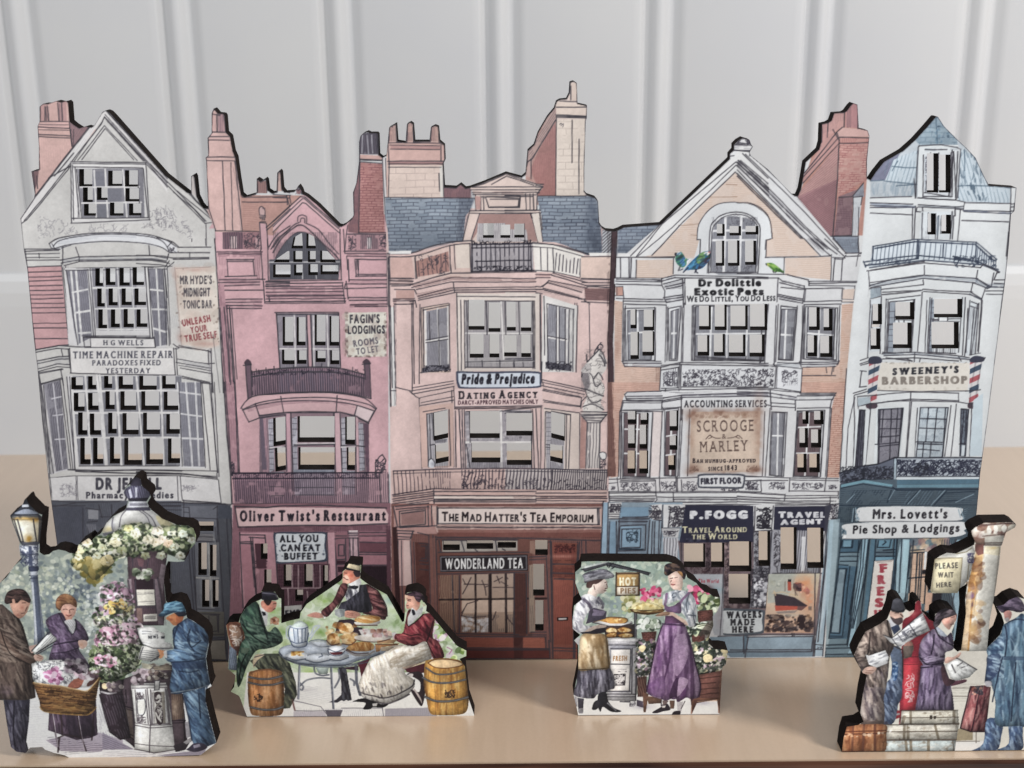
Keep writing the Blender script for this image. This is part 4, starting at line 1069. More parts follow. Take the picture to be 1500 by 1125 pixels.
L(1.8,"225,410 340,412;225,433 330,435;225,498 260,500 310,470;225,519 280,520;225,546 270,550;340,415 590,490;310,470 560,540;320,455 600,510;280,510 540,580;290,525 560,590;350,400 600,470;275,500 320,455;560,440 800,445;590,490 800,490;600,500 790,505;560,590 770,600;590,520 780,525;560,610 760,620;780,520 770,600;580,600 620,625",j=.4)
HT("320,455 600,500 560,540 310,480",2,14,1.2,'5a4a4c',.5,.2);F('8d6a68',"580,510 785,515 770,600 590,600",.05);HT("580,510 785,600",2,2,1.2,'3f2a30',.6,.15);HT("225,400 330,432",2.2,1,1.1,'8a4f50',.5,.2);HT("230,512 540,560 560,590 270,545 230,542",2,4,1,'5d4a4c',.5,.2)
# left pilaster and pipe
at(560,370)
F('d6d3d0',"55,400 85,400 100,1125 70,1125",.02);HT("85,380 105,1125",1.7,90,1,K,.6,.15);L(1.6,"60,390 75,990;85,390 98,990;215,370 220,1015;205,360 240,350 250,400;95,985 215,1015;60,1010 100,1012;275,380 270,960;225,360 235,960",j=.35);L(2.6,"50,390 62,1125;45,40 50,390",j=.35)
HT("30,0 60,400",1.7,90,1.2,K,.7,.05)
at(740,320)
L(1.4,"615,630 620,1020;770,620 760,900;525,620 520,1125;510,620 500,1120;535,590 560,590",j=.35)
# side bay windows (printed, not cut)
at(560,370)
for q in(("285,400 490,370 495,880 280,880","320,430 480,400 485,830 325,850"),):
    B.sub('window');F('cdb3a6',q[0],.03);F('97949c',q[1],.06);HT(q[1],2,85,1,'4a4852',.65,.15)
    L(2.6,"315,420 320,840;405,410 420,830;315,655 480,625;480,395 485,830",col='dad5d2',a=.95,j=.3);L(1.6,"285,405 485,370;300,420 485,385;285,405 290,880;300,415 305,860;490,375 495,870;345,440 350,640;410,420 418,825;280,880 500,855;320,640 480,612;320,660 480,635",j=.35)
    F('6d6a74',"300,845 490,815 490,860 290,880",.05);SC("295,825 490,875",50,6,1.1,'1f1c28',.85)
B.back()
at(740,320)
B.sub('window');F('d8d4d0',"275,560 530,640 510,1125 265,1125",.02);F('9b9aa2',"315,630 465,665 470,1080 305,1060",.05);HT("315,630 380,640 380,1070 305,1060",2,88,1.1,'4a4852',.7,.1);HT("395,660 510,660 495,1100 400,1060",2.4,89,1,'5a5862',.6,.15)
L(2.6,"385,640 385,1065;315,870 460,895;455,670 450,1070",col='dad5d2',a=.95,j=.3);L(1.6,"305,625 315,1060;310,625 500,665;260,560 265,1125;285,570 290,1000;530,640 520,1125;500,665 495,1120;375,640 375,1060;395,650 398,1060;470,670 465,1075;440,665 440,1060;310,860 450,885",j=.35)
F('55535d',"300,1050 490,1075 485,1120 295,1100",.05);SC("295,1045 490,1120",50,6,1.1,'1f1c28',.85)
B.back()
# upper centre window
at(560,370)
B.sub('window')
F('d6c8bf',"540,300 1125,300 1125,860 545,870",.03);F('a7a1a2',"605,352 1100,352 1110,840 610,845",.05);HT("605,352 1110,845",2,88,1,'55505a',.6,.2)
at(740,320);F('d6c8bf',"0,540 250,550 250,1120 0,1120",.03);F('a7a1a2',"0,605 205,608 205,1090 0,1090",.05);L(1.6,"200,605 205,1100;215,605 218,1100;255,560 258,1110;0,1045 190,1040;60,1050 62,1090;130,1040 132,1090",j=.3);HT("0,820 200,1090",2.2,88,1,'55505a',.5,.2);L(2,"0,1030 190,1025",col='3c3a48')
at(560,370)
L(2.4,"605,590 1100,592;870,360 890,780;610,800 1110,795",col='d8d3cf',a=.9,j=.3);L(1.6,"545,300 555,870;575,350 580,860;600,350 605,850;620,360 625,840;610,840 1105,840;610,800 1100,790;545,320 1120,325;610,352 1110,355;730,790 735,840;860,790 862,840;965,790 968,840;1105,360 1110,840;760,360 768,600;900,360 905,600;1000,360 1005,600",j=.35)
HOLE("630,345 748,565|778,365 865,580|912,362 978,572|1015,362 1092,575|640,598 742,770|785,598 857,768|892,605 985,760|1018,600 1088,765")
B.back()
# signs
B.sub('sign','pale blue plaque in brush script')
F('3f4458',"~540,885 560,868 700,872 1000,868 1145,872 1168,900 1165,960 1140,990 900,998 600,998 550,975",.04);F('c6ccd6',"~556,895 575,882 750,885 1000,882 1138,886 1152,905 1150,955 1132,978 900,986 610,985 566,965",.03)
T("Pride & Prejudice","578,962 1118,955",70,'1d1b26',b=4,slant=.22,gap=3);B.back()
at(560,560)
L(1.5,"525,30 530,190;220,40 520,-10;225,60 520,10;225,85 525,30;270,115 520,60;215,75 245,105 275,120;285,150 520,105;280,170 520,130;270,120 290,630;510,60 525,620;530,195 1125,185;200,65 220,85",j=.35)
B.sub('sign','pink board for a dating agency')
F('d8bcb8',"530,50 1125,45 1170,45 1170,171 535,185",.03);L(1.8,"535,182 1125,172 1170,171",j=.3)
T("Dating Agency","556,122 1140,112",56,'221e26',b=2.5,serif=5,small=.76,gap=7);T("DARCY-APPROVED MATCHES ONLY","555,164 1142,156",30,'4a2f38',b=2,gap=5);B.back()
HT("530,185 1175,174 1175,195 530,200",1.7,-.5,1.2,'3f2a30',.7,.1)
# lower windows
B.sub('window');F('c9a79c',"270,180 520,150 525,620 290,625",.03);F('b7b2b5',"325,230 480,195 485,610 335,620",.05);HT("325,240 380,228 390,620 335,620",2.2,89,1,K,.6,.15);HT("390,585 490,580 490,625 390,630",2.4,90,1.1,K,.7,.1)
L(1.6,"325,230 340,620;300,215 460,190;345,240 355,600;365,230 375,420;325,235 470,205;350,460 385,455;490,200 500,610;385,430 470,420",j=.35);F('8d8a90',"385,430 470,412 470,432 388,448",.05);HT("385,415 470,445",1.8,90,1.1,K,.7,.1)
F('d5d5da',"~335,610 340,575 360,560 380,580 385,615 360,628",.02);L(1.5,"~335,610 340,575 360,560 380,580 385,615");S('8a8a98',"370,600",4,5,.6)
HOLE("372,225 480,203 483,405 377,428|385,460 483,437 487,577 390,597")
B.sub('window');F('d6b8b2',"530,200 1120,195 1125,625 540,630",.03);F('a9a2a6',"605,210 1100,200 1105,625 620,628",.05);HT("605,210 1100,628",2,88,1,'55505a',.6,.2);D("605,210 1100,628",'c3bcc0 7a757d',160,2,.5)
L(3,"610,440 1090,438;868,205 875,625",col='d8d3cf',a=.95,j=.3);HT("640,585 1105,628",2.6,89,1.1,K,.7,.1);L(1.8,"560,200 580,625;600,205 610,625;585,205 595,625;535,210 540,620;615,215 860,212;870,210 1095,220;640,215 645,440;615,455 640,620;1090,200 1100,625",j=.35);HT("562,205 585,205 600,625 580,625",1.8,88,1,K,.5,.2)
at(740,530);F('d6b8b2',"190,340 270,330 270,790 200,790",.03);L(1.8,"200,350 215,780;225,345 245,790;265,330 260,790;0,355 260,330;0,375 200,365;190,380 195,780",j=.35)
at(560,560);HOLE("640,210 860,408|908,225 1100,390|653,440 865,587|912,445 1092,605")
at(740,530)
B.sub('window');F('d2c0b6',"280,330 545,380 545,790 290,790",.03);F('b3aeb2',"300,365 440,385 430,785 300,785",.05);HT("300,365 340,368 335,785 300,785",2.4,88,1,K,.6,.15);HT("300,370 335,700",7,0,1,K,.6,.1);HT("335,560 430,610",2,90,1.1,K,.75,.08);HT("330,730 425,785",2,90,1.1,K,.75,.08)
L(1.6,"295,365 290,790;300,365 480,388;340,360 470,385;480,385 465,780;450,385 445,780;300,605 330,608;300,625 330,628;545,380 545,790",j=.35)
HOLE("337,365 440,388 437,580 337,555|330,602 425,615 422,745 330,725")
B.back()
L(1.6,"270,130 580,200;275,150 580,215;270,175 580,240;280,200 550,255;275,210 560,265;280,280 550,325;285,295 545,330;290,340 545,375;580,195 600,250 560,290 555,340;265,130 280,170;560,260 550,330;270,0 265,130",j=.4);HT("275,170 580,225 550,255 280,205",2,12,1.1,'5a4a4c',.5,.2)
# statue and column
B.sub('statue','pale stone figure seated on a column')
F('d3ccc6',"~560,110 580,40 640,-20 680,-60 740,20 735,60 700,120 730,200 700,300 720,360 570,360 600,250 580,180",.03);F('8f8788',"~560,110 600,60 620,170 590,200",.05);HT("555,60 625,210",2,70,1,K,.6,.15)
L(2,"~560,110 570,50 620,0;~600,60 640,110 660,180 700,160;~640,20 700,100 715,130;~590,200 660,230 720,250;~600,250 640,300 700,280;~570,330 640,310 720,350;~650,120 680,80 690,40",j=.5);SC("570,30 740,350",40,9,1.0,'5a5456',.6)
at(740,320);F('d3ccc6',"~620,1030 660,980 690,960 720,1000 745,1040 735,1090 690,1125 560,1125 580,1080",.03);L(2,"~600,1050 650,1000 690,960 720,1000 740,1060;~650,990 670,950 700,920 715,935;~690,1000 720,1040 730,1080;595,1000 600,1050",j=.5);SC("580,960 745,1125",24,9,1.0,'5a5456',.6);SC("670,905 720,960",8,7,1.4,K,.8);HT("560,1060 630,1125",2,65,1,K,.6,.1)
at(740,530);B.sub('column','fluted column under the stone figure')
F('cfc5bf',"560,370 750,370 740,395 700,440 700,780 590,780 600,440 560,395",.03);HT("600,445 700,780",4.2,91,1.3,K,.8,.05);F('a88078',"555,400 595,440 585,780 545,780",.05);HT("600,445 625,780",1.8,90,1,K,.6,.2)
L(1.8,"555,365 750,370;555,385 745,385;560,395 740,390;575,410 720,410;590,425 705,435;600,445 700,445;740,390 700,440;560,395 600,440;600,445 590,780;695,445 690,780",j=.3);HT("565,370 740,440",2.2,0,1,K,.4,.2)
B.back()
F('d8d5d3',"~695,700 690,670 715,660 740,675 735,710 712,718",.02);L(1.6,"~695,700 690,670 715,660 740,675 735,710 712,718 695,700");SC("695,710 740,785",16,7,1.3,K,.8)
# dark drain pipe between houses
at(0,0,1);F('4f3a3f',"896,338 905,338 901,420 898,500 900,590 905,640 893,690 889,700 893,640 890,520 894,420",.08);HT("889,338 906,700",1.7,90,1,'1f1418',.6,.2);L(1.4,"896,338 894,420 890,500 893,640;905,338 901,420 898,500",col='1f1418',j=.4)
at(740,530);F('6d4a48',"790,330 850,330 835,790 760,790",.06,a=.0)
# lower balcony, cornice and shop front
at(560,560)
B.sub('balcony','long railing above the tea shop')
F('c3a49c',"65,650 290,640 1130,630 1130,785 380,780 80,830",.05);at(740,530);F('b7aba8',"0,785 745,785 745,940 0,940",.05)
at(0,0,1)
HT("574,690 640,688 640,722 576,728",6,88,1.4,'221d2b',.9,.02,.6);HT("636,690 660,718",3.5,89,1.2,'221d2b',.8,.05,.6);HT("676,688 810,719",5.2,91,2.2,'221d2b',.85,.06,1.2);SC("676,692 712,718",34,8,1.2,'221d2b',.8);SC("712,700 890,719",80,7,1.1,'221d2b',.75)
HT("806,688 889,718",3.4,93,1.7,'1a1622',.9,.03,1.0);F('e2dcd8',"760,696 800,716",0,.0)
L(2,"576,690 640,687 740,686 890,689;575,725 634,716 740,718 890,718",j=.4,col='221d2b');L(1.2,"576,694 640,692 740,690 890,692",j=.4)
B.back()
at(560,560)
F('c7a49b',"75,830 375,785 1130,785 1130,930 375,930 75,930",.04);at(740,530);F('c9a9a0',"0,940 750,940 745,1010 720,1130 0,1130",.04)
at(560,560);L(2,"80,835 375,800 1125,800;75,855 375,815;80,870 370,830 1125,832;75,890 370,850;78,905 370,865 1125,862;90,935 345,900;375,785 380,890;380,855 1125,860;375,875 1125,875",j=.4);HT("80,830 375,795 375,860 80,900",2.4,-7,1,'5d3f40',.5,.25)
F('d9c6bc',"380,835 1125,838 1125,852 380,850",.02);at(740,530);L(2,"225,985 740,985;225,1000 745,1000;225,1015 740,1020;225,1040 715,1040;225,1063 690,1060;225,963 740,960;720,1020 715,1125;690,1070 690,1125",j=.4);HT("0,980 745,1003",1.7,0,1.1,'5d3f40',.6,.15)
at(0,0,1)
F('7a504a',"573,738 884,738 884,972 574,972",.07);HT("573,780 884,972",2.8,90,1.0,'351a1c',.35,.3);F('b0857e',"577,742 640,740 640,782 577,782",.05);F('c9a69c',"630,742 886,742 884,780 640,780",.04)
at(500,730)
F('b08a82',"425,95 615,75 615,190 430,205",.04);F('8f6a66',"438,105 605,88 605,185 440,195",.05);L(2,"395,60 640,35;400,80 640,60;425,95 615,75 615,190 430,205 425,95;440,110 605,90;635,55 640,200;660,55 665,200;400,210 640,205;430,215 700,200;380,60 410,200;700,60 700,190",j=.4);HT("400,60 660,80",2.2,-6,1,'4d2c30',.5,.2)
F('b38a85',"410,230 525,235 510,300 415,300",.04);L(2,"405,235 530,240;410,255 525,260;415,280 515,285;415,300 505,300;525,240 505,300",j=.3)
F('b5908c',"415,305 510,300 520,640 425,640",.04);F('c9aaa4',"455,310 505,310 512,640 460,640",.03);L(1.8,"415,310 425,880;440,310 450,870;505,310 520,640;530,320 540,640",j=.3);HT("510,300 535,300 545,640 520,640",2,90,1,'4d2c30',.6,.2)
F('5c3530',"540,320 640,325 650,960 560,960",.06);HT("540,320 700,325 715,960 560,960",2.2,90,1.1,'2a1214',.6,.15);L(1.8,"570,330 630,335 632,460 572,455;585,350 620,352 620,440 588,440;575,480 635,485;575,520 635,525;640,270 660,950;670,270 690,960;690,280 710,960;720,300 730,560;560,250 640,270",j=.4);F('8a5a50',"645,290 690,290 705,960 660,960",.05,a=.6)
F('43282a',"375,210 405,210 440,900 395,760",.06);HT("375,210 410,210 440,900 400,760",1.8,88,1.1,'160a0c',.6,.15)
B.sub('sign','cream fascia lettered as a tea emporium');F('d8c6be',"705,75 1130,75 1130,180 708,185",.02);at(640,740);F('d8c6be',"8,25 1190,25 1200,140 8,140",.02);L(2,"5,20 1200,22;5,135 1190,142;8,20 8,138;1185,22 1190,142;1175,25 1180,140",j=.3)
T("The Mad Hatter's Tea Emporium","36,116 1145,124",66,'221a1e',b=1.5,small=.78,gap=6);B.back()
HT("5,145 1200,150 1200,240 5,240",2.2,0,1.2,'2f1216',.6,.15);F('7d4a42',"10,180 1200,180 1200,235 10,232",.06,a=.7);L(2.2,"0,160 1200,165;0,235 580,240;590,240 1200,260;0,250 590,250;600,250 600,300;830,260 850,1120;1030,270 1040,500;1060,260 1065,500;1090,265 1095,480",j=.4)
B.sub('window','tall mullioned tea shop window')
F('6a423a',"5,250 700,250 700,960 120,960 5,800",.05);F('9c948c',"40,260 590,258 590,335 40,340",.04);L(2,"10,345 680,345;40,258 590,255;180,265 200,335;430,265 440,335;15,260 30,345;280,325 300,340;480,320 500,330",j=.3)
F('a08a7c',"180,510 560,500 560,930 180,930",.04,g='9a7d68');F('8a6a58',"20,515 160,512 150,930 90,900 20,810",.05);HT("20,515 170,512 160,930 100,920 20,810",2.6,90,1.3,'2a1214',.65,.12)
F('d1b7a4',"185,690 560,690 560,780 185,790",.04,a=.5);HT("180,800 560,930",3.0,90,1.6,'3a3438',.75,.15);D("180,810 380,930",'c9c6c8 a8a4a8',50,3,.55)
L(3,"282,510 285,930;392,505 395,930;505,505 507,930;180,690 800,683;20,692 180,690",col='1a1013',j=.3);F('1a1013',"376,505 402,930",0,.75);F('54302c',"565,500 660,500 660,940 600,1030 565,1030",.06);HT("565,500 660,940",2.4,90,1.2,'22100f',.6,.15)
L(1.6,"190,650 220,600 250,530;210,580 190,540;330,550 350,600 360,660;350,600 380,590;440,520 460,570;420,560 480,530;180,790 220,720 300,700;200,760 180,810;180,810 260,820 360,815;500,750 520,830 560,880;430,780 410,840;470,560 520,590;520,540 500,510;410,600 560,602;200,580 370,582",col='33262a',j=.8)
L(2.2,"0,505 680,490;120,940 600,950;165,515 165,930;110,515 130,930;565,500 565,940;655,500 660,940;670,500 690,930",j=.3);F('8d6a5c',"680,260 720,260 720,360 680,350",.05);F('96806f',"675,440 710,430 720,930 675,930",.05);HT("675,440 710,930",3,88,1,K,.5,.3);L(2,"680,380 800,375;680,400 800,395;800,360 830,1000;690,930 800,930;670,950 800,950;800,270 830,270",j=.3)
HOLE("45,262 168,330|218,258 412,320|445,260 580,312|720,255 812,365|705,430 788,662|720,695 782,918")
B.sub('sign','black board lettered WONDERLAND TEA');F('201b20',"20,370 665,360 668,480 25,490",.06);L(1.6,"28,380 655,372 658,470 30,480 28,380",col='8a868c',a=.7)
T("WONDERLAND TEA","62,468 630,460",74,'e2e0de',b=1,gap=11,space=22);B.back()
F('8a4a3c',"210,970 560,975 560,1040 170,1040",.05);F('a05a48',"630,970 790,970 795,1045 630,1045",.05);F('5d2a26',"200,1050 820,1050 830,1125 200,1125",.06);F('40201f',"560,950 630,960 630,1125 565,1125",.05,a=.7);L(2,"150,960 800,965;190,1045 820,1050;200,1060 820,1060;220,1125 830,1125;795,970 800,1050;820,990 830,1125",j=.4);HT("210,970 800,1040",2.6,0,1,'3f1a18',.4,.25)
B.sub('door','orange brown tea shop door with a letter box');F('84493c',"845,270 1030,280 1040,1125 850,1125",.06);F('9a5446',"855,540 1000,545 990,1020 860,1020",.05,g='7c4034');F('7d3e36',"860,290 1015,300 1010,400 860,390",.05);S('c98a78',"930,375",26,4,.6);SC("860,285 1015,350",40,8,1.2,'2f1216',.7);HT("850,400 1030,540",2.6,0,1.4,'35161a',.6,.15);HT("845,270 1040,1125",2.8,90,1,'35161a',.35,.25)
L(2.2,"840,270 850,1125;850,430 1010,435;850,495 1000,500;860,540 1000,545;1005,550 1000,1120;1030,290 1010,1120;850,1045 1020,1050;855,1065 1020,1070;1045,270 1030,480",j=.35);F('1a0c0d',"878,822 962,818 960,845 880,848");F('b9b2b0',"890,828 950,825 948,838 892,840",.02);B.back()

# ============ house four: white gabled house with peach brick
at(0,0,1)
H4=B.part('town_house','white gabled house with peach brick, pet shop, accounting and travel signs')
F('d0d0d1',"905,336 914,330 968,329 1090,200 1264,360 1262,374 1250,446 1240,550 1238,580 1230,692 1229,740 1207,972 882,972 890,745 893,690 905,640 898,500",.02)
F('b98578',"1170,290 1204,180 1256,150 1272,190 1270,262 1264,345 1216,345",.05)
at(900,190)
RF4=B.sub('roof','small slate roof strip beside the white gable');F('8b95a3',"25,740 75,708 345,685 210,800 90,905 25,900",.05);BR("25,740 75,708 345,685 210,800 90,905 25,900",5,15,0,.9,'2b2d3d',.75,.1,tint='5a6678',ta=.5);S('3f4858',"50,880",12,10,.6);B.back();B.sub('roof','small slate roof strip under the dark red chimney');at(1080,140);F('8b95a3',"685,1030 885,1030 890,1125 770,1125",.05);at(1080,350);F('838e9c',"720,0 880,0 890,100 800,100",.05);at(1080,140);HT("685,1030 885,1030 890,1125 770,1125",2.4,0,.8,K,.4,.3);at(1080,350);HT("700,0 885,0 888,100 800,100",2,88,.9,K,.4,.3);B.back()
at(900,190)
F('d4d3d2',"25,905 95,905 345,690 350,690 845,215 890,180 940,60 1130,60 1130,560 880,310 280,915 160,935 25,930",.02)
F('d3bfb2',"280,915 880,312 1130,540 1130,940 165,940",.02);F('d3bfb2',"160,955 435,950 435,1060 345,1090 160,1090",.02)
HT("280,915 880,312 1130,540 1130,940",2.7,-1,.8,'b48f74',.55,.25);HT("160,955 435,1090",2.8,0,.8,'b48f74',.5,.3);L(1.1,"700,495 1000,490;820,400 930,405;560,770 610,775;470,700 620,690",col='8d6a55',a=.7,j=.5)
L(1.6,"160,930 350,690 890,235 1130,455;120,925 330,700;175,925 420,720 890,260 1130,480;275,920 500,680 885,310 1125,545;905,225 1130,425;900,240 1130,440;925,225 1125,395;940,175 1125,355;1000,190 1125,290;860,160 880,150 995,160 990,190;880,110 1010,115;870,150 1000,155;890,105 1000,100;165,935 440,930",j=.3)
HT("890,232 925,222 1130,395 1130,440",2.2,41,1,K,.55,.1);SC("890,65 1000,110",26,7,1.2,K,.75);HT("870,110 1010,155",2.6,0,1,K,.5,.2);L(1.6,"875,190 840,195;940,60 985,70 1000,105 1015,125 990,160")
L(1.6,"20,935 440,935;45,940 45,1095;105,935 108,1090;125,940 115,1090;160,955 158,1090;435,945 432,1055;345,1090 430,1070;10,1100 335,1105;10,1085 340,1090;345,1090 345,1110",j=.35);HT("108,940 124,1090",1.6,88,1,K,.5,.2)
HT("95,905 345,690 360,690 130,925",2,-42,.8,'8d8b90',.4,.3)
# arched surround and window
F('d6d8da',"~605,805 620,690 680,600 760,545 880,530 1000,545 1080,590 1125,640 1250,760 1255,860 1210,870 1215,1060 620,1060 620,810",.015)
at(0,0,1);F('d6d8da',"1021,351 1024,328 1036,310 1055,298 1076,296 1098,298 1116,308 1128,325 1132,345 1131,352 1123,353 1122,400 1025,400 1025,352",.015)
at(900,190)
W=B.sub('window')
F('d9dadb',"~690,1050 700,740 740,660 800,620 890,603 980,620 1050,680 1065,760 1050,1050",.015);F('8b8d95',"~712,1040 725,740 760,670 830,635 920,640 1000,665 1035,720 1030,1040",.05);HT("715,640 1035,1040",2.2,82,1,'4d4b56',.65,.15);SC("725,990 1030,1040",26,6,.8,K,.5);SC("830,640 1030,700",20,6,.8,K,.5)
L(3.4,"815,640 800,1040;930,635 915,1040;720,810 1035,808;730,740 1040,735",col='dcdcdd',a=.95,j=.25)
L(1.6,"~690,1050 700,740 740,660 800,620 890,603 980,620 1050,680 1068,760 1050,1050;~705,1040 715,750 755,675 810,635 890,620 970,632 1030,680 1050,760 1035,1040;~605,805 620,690 680,600 760,545 880,530 1000,545 1080,590 1130,640;605,805 630,805 625,915 615,930;685,960 680,1050;700,1045 1040,1045",j=.3)
HT("740,650 1050,640 1050,700 890,612 760,665",2.0,20,1,K,.5,.2)
HOLE("750,690 808,778|843,705 928,775|960,705 1055,768|742,812 805,997|832,810 917,997|957,812 1038,990")
B.back()
at(1080,140)
F('d3bfb2',"0,590 150,720 550,1125 210,1125 210,1060 255,1055 230,880 130,800 0,780",.02);HT("0,590 150,720 550,1125 210,1125 260,1055 230,880 130,800 0,780",2.7,0,.8,'b48f74',.55,.25)
L(1.6,"0,545 130,680 400,960 560,1125;0,570 120,690 550,1120;0,590 150,740 545,1125;10,475 150,600 330,780 500,960 680,1125;0,490 140,620 480,960 660,1125;0,510 130,640 470,980 630,1125;60,430 300,660 500,860 740,1125;100,430 250,570 440,740 600,900 770,1125;0,785 ;~0,785 100,790 190,840 240,920 258,1055;258,1055 210,1058 205,1125",j=.3)
HT("10,475 330,780 640,1125 590,1125 130,640 0,500",2.2,44,1.1,K,.55,.1)
at(1080,350);F('d3bfb2',"215,0 490,0 600,125 210,130",.02);HT("215,0 490,0 600,125 210,130",2.8,0,.8,'b48f74',.5,.25);F('d3bfb2',"350,140 690,130 680,300 350,265",.02);HT("350,140 690,130 680,300 350,265",2.8,0,.8,'b48f74',.5,.25)
L(1.6,"205,135 590,130 680,125;345,140 340,260;490,0 610,125;540,0 680,120;580,0 730,110;690,115 685,300;715,140 700,300;770,140 760,300;700,135 790,140;640,0 780,125;700,0 800,105;790,105 915,102;800,130 900,125;885,0 890,95;780,140 795,120;710,145 775,150;245,0 215,10 210,130;870,200 885,110 910,105",j=.35)
HT("500,0 600,0 760,125 640,125",2.1,45,1,K,.45,.2)
# red brick chimney
at(1080,140)
CHM=B.sub('chimney','dark red brick chimney stack with three pots')
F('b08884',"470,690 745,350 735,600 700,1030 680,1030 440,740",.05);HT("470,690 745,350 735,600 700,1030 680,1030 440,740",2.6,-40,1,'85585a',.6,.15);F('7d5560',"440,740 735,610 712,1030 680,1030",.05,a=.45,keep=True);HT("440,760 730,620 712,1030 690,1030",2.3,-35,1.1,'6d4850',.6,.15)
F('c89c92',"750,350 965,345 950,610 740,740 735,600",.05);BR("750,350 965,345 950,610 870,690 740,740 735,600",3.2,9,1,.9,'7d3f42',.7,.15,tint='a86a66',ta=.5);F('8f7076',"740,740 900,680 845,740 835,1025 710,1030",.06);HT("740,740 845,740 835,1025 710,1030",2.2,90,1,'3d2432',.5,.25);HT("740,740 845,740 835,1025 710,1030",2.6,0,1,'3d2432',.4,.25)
F('b98a86',"620,205 665,195 665,310 620,345",.04);F('bd8f89',"670,190 710,125 785,120 780,230 735,250 665,310",.04);F('b07f7e',"790,230 795,120 830,70 850,50 880,60 885,240",.04,g='a8777a',d='h');HT("800,60 835,235",2,88,1,K,.5,.2);HT("620,130 780,300",2.4,86,.9,K,.35,.3)
F('c79f98',"770,232 955,252 970,300 740,305 725,270",.03);F('b58883',"470,610 600,390 615,345 770,235 725,275 745,310 745,345 480,640",.04);F('bd8a82',"745,305 970,312 968,350 750,352",.04)
L(1.6,"730,270 740,305 970,310;770,232 725,270;745,310 745,360 735,600 700,1030;750,350 965,345;480,600 740,310;490,570 725,275;480,640 750,345;665,200 660,305;785,120 780,230;620,210 620,340;885,60 882,240;965,255 970,310 950,480 950,610;700,250 745,330;705,1030 840,1025;745,745 840,740;885,240 960,255",j=.35)
HT("740,310 970,312 968,345 750,350",2.4,90,.9,'7d3f42',.5,.2)
B.back()
F('8f939e',"850,730 925,640 930,740 850,760",.05);HT("850,730 925,640 930,740 850,760",2,80,1,K,.5,.2);F('c2c6ca',"850,745 915,740 880,1030 840,1030",.03);L(1.5,"850,735 840,1025;925,640 845,735;915,740 905,800;850,745 915,738;685,1030 880,1030;890,820 885,1125",j=.3);HT("850,760 900,760 870,1030 842,1030",2,88,.8,K,.35,.3)
# parrots
at(900,190)
B.sub('parrot','pair of blue and green parrots on the ledge')
F('3f7f6a',"~445,945 460,900 490,895 520,940 530,980 500,1010 460,985",.06);F('4a7fae',"~480,960 515,935 520,985 495,1000",.06);F('d8d0d0',"~455,910 470,893 488,900 480,915 462,918");F('2a2b34',"~440,915 445,900 458,905 452,930");L(2.4,"480,1005 470,1030",col='3a3a40')
F('2f6a9c',"~520,1030 500,1045 540,990 600,930 640,900 690,890 705,920 690,960 650,1010 600,1025",.08);F('6f9a5c',"~600,960 630,905 670,900 650,960 620,985",.06);F('e0d8d4',"~655,905 680,893 700,900 690,920 665,915");F('b04a48',"~685,895 698,893 700,905");F('26262f',"~690,915 705,905 700,945 685,940");F('3a3348',"~640,960 690,930 685,970 640,1010 610,1020");F('4a93bd',"~540,1000 590,960 600,1000 560,1020",.05);F('5f9a58',"510,955 530,940 540,960 520,985");F('dcdfe2',"530,950 560,945 530,985");ST("445,900 700,1030",'1d3f63 3f7fae 2f5a3c 26262f',40,-35,8,1.2,.6)
L(1.8,"590,1020 600,1045 610,1050;600,1025 590,1045;540,1010 505,1045;500,1020 480,1030",col='2f3040')
at(1080,350);B.sub('parrot','small green parrot on the ledge');F('5f9a3c',"~212,185 225,175 260,178 300,205 345,245 320,240 270,240 245,215",.08);F('c9c25a',"~215,190 225,178 240,182 235,205");F('3a6a2c',"~270,215 305,215 345,245 300,240");F('2a3a24',"300,228 345,248 330,250");ST("225,180 320,240",'2f5a24 9ac05a',16,30,6,1,.6);L(1.8,"262,235 268,245;285,235 280,245;210,182 216,192",col='333333');B.back()
# entablature under the gable
at(900,390)
F('d5d6d8',"0,90 345,90 450,62 1125,62 1125,85 520,95 500,300 380,290 370,100 0,130",.015)
L(1.7,"15,95 335,100;10,110 340,115;15,130 340,140;345,90 445,65 1125,80;345,110 440,85 1125,90;345,90 350,140 370,180 365,240 385,265;360,130 500,95;370,150 510,120;380,165 500,140;360,230 500,210;375,245 505,225;380,265 505,245;60,150 70,240;10,150 60,150;10,215 60,215;15,235 355,245;65,255 375,260;75,275 380,285;515,90 520,280;500,95 505,300",j=.35)
HT("360,130 510,100 505,165 380,170",2,-10,1,K,.5,.2);HT("365,230 505,215 505,245 385,265",2,-8,1,K,.5,.2);F('b78a7c',"10,152 60,152 62,212 10,215",.05);F('8d6f68',"10,150 25,150 25,215 10,215",.05);HT("340,90 450,70 450,88 345,112",2,-14,.9,K,.5,.2)
at(1080,350)
L(1.7,"0,255 370,260;0,285 300,285;300,285 330,310 490,345;370,262 520,300;310,320 500,365;320,355 490,370;300,420 485,455;310,440 480,470;300,405 480,440;490,345 495,370 480,470;300,290 290,460;520,310 940,310;530,325 880,320;525,340 860,345;500,365 770,360;490,460 770,452;490,480 760,478;770,360 765,440;780,365 775,440;860,345 850,460;770,440 860,445;765,460 855,462;500,370 490,460;525,310 525,340;940,310 900,370 865,410",j=.35)
HT("300,405 490,445 490,470 300,440",2,8,1,K,.55,.2);HT("310,290 500,340 500,365 310,340",2.6,8,.8,K,.4,.3);F('d3bfb2',"775,370 860,365 850,440 772,440",.03);F('dcd0c8',"770,445 860,445 855,460 768,460",.02)
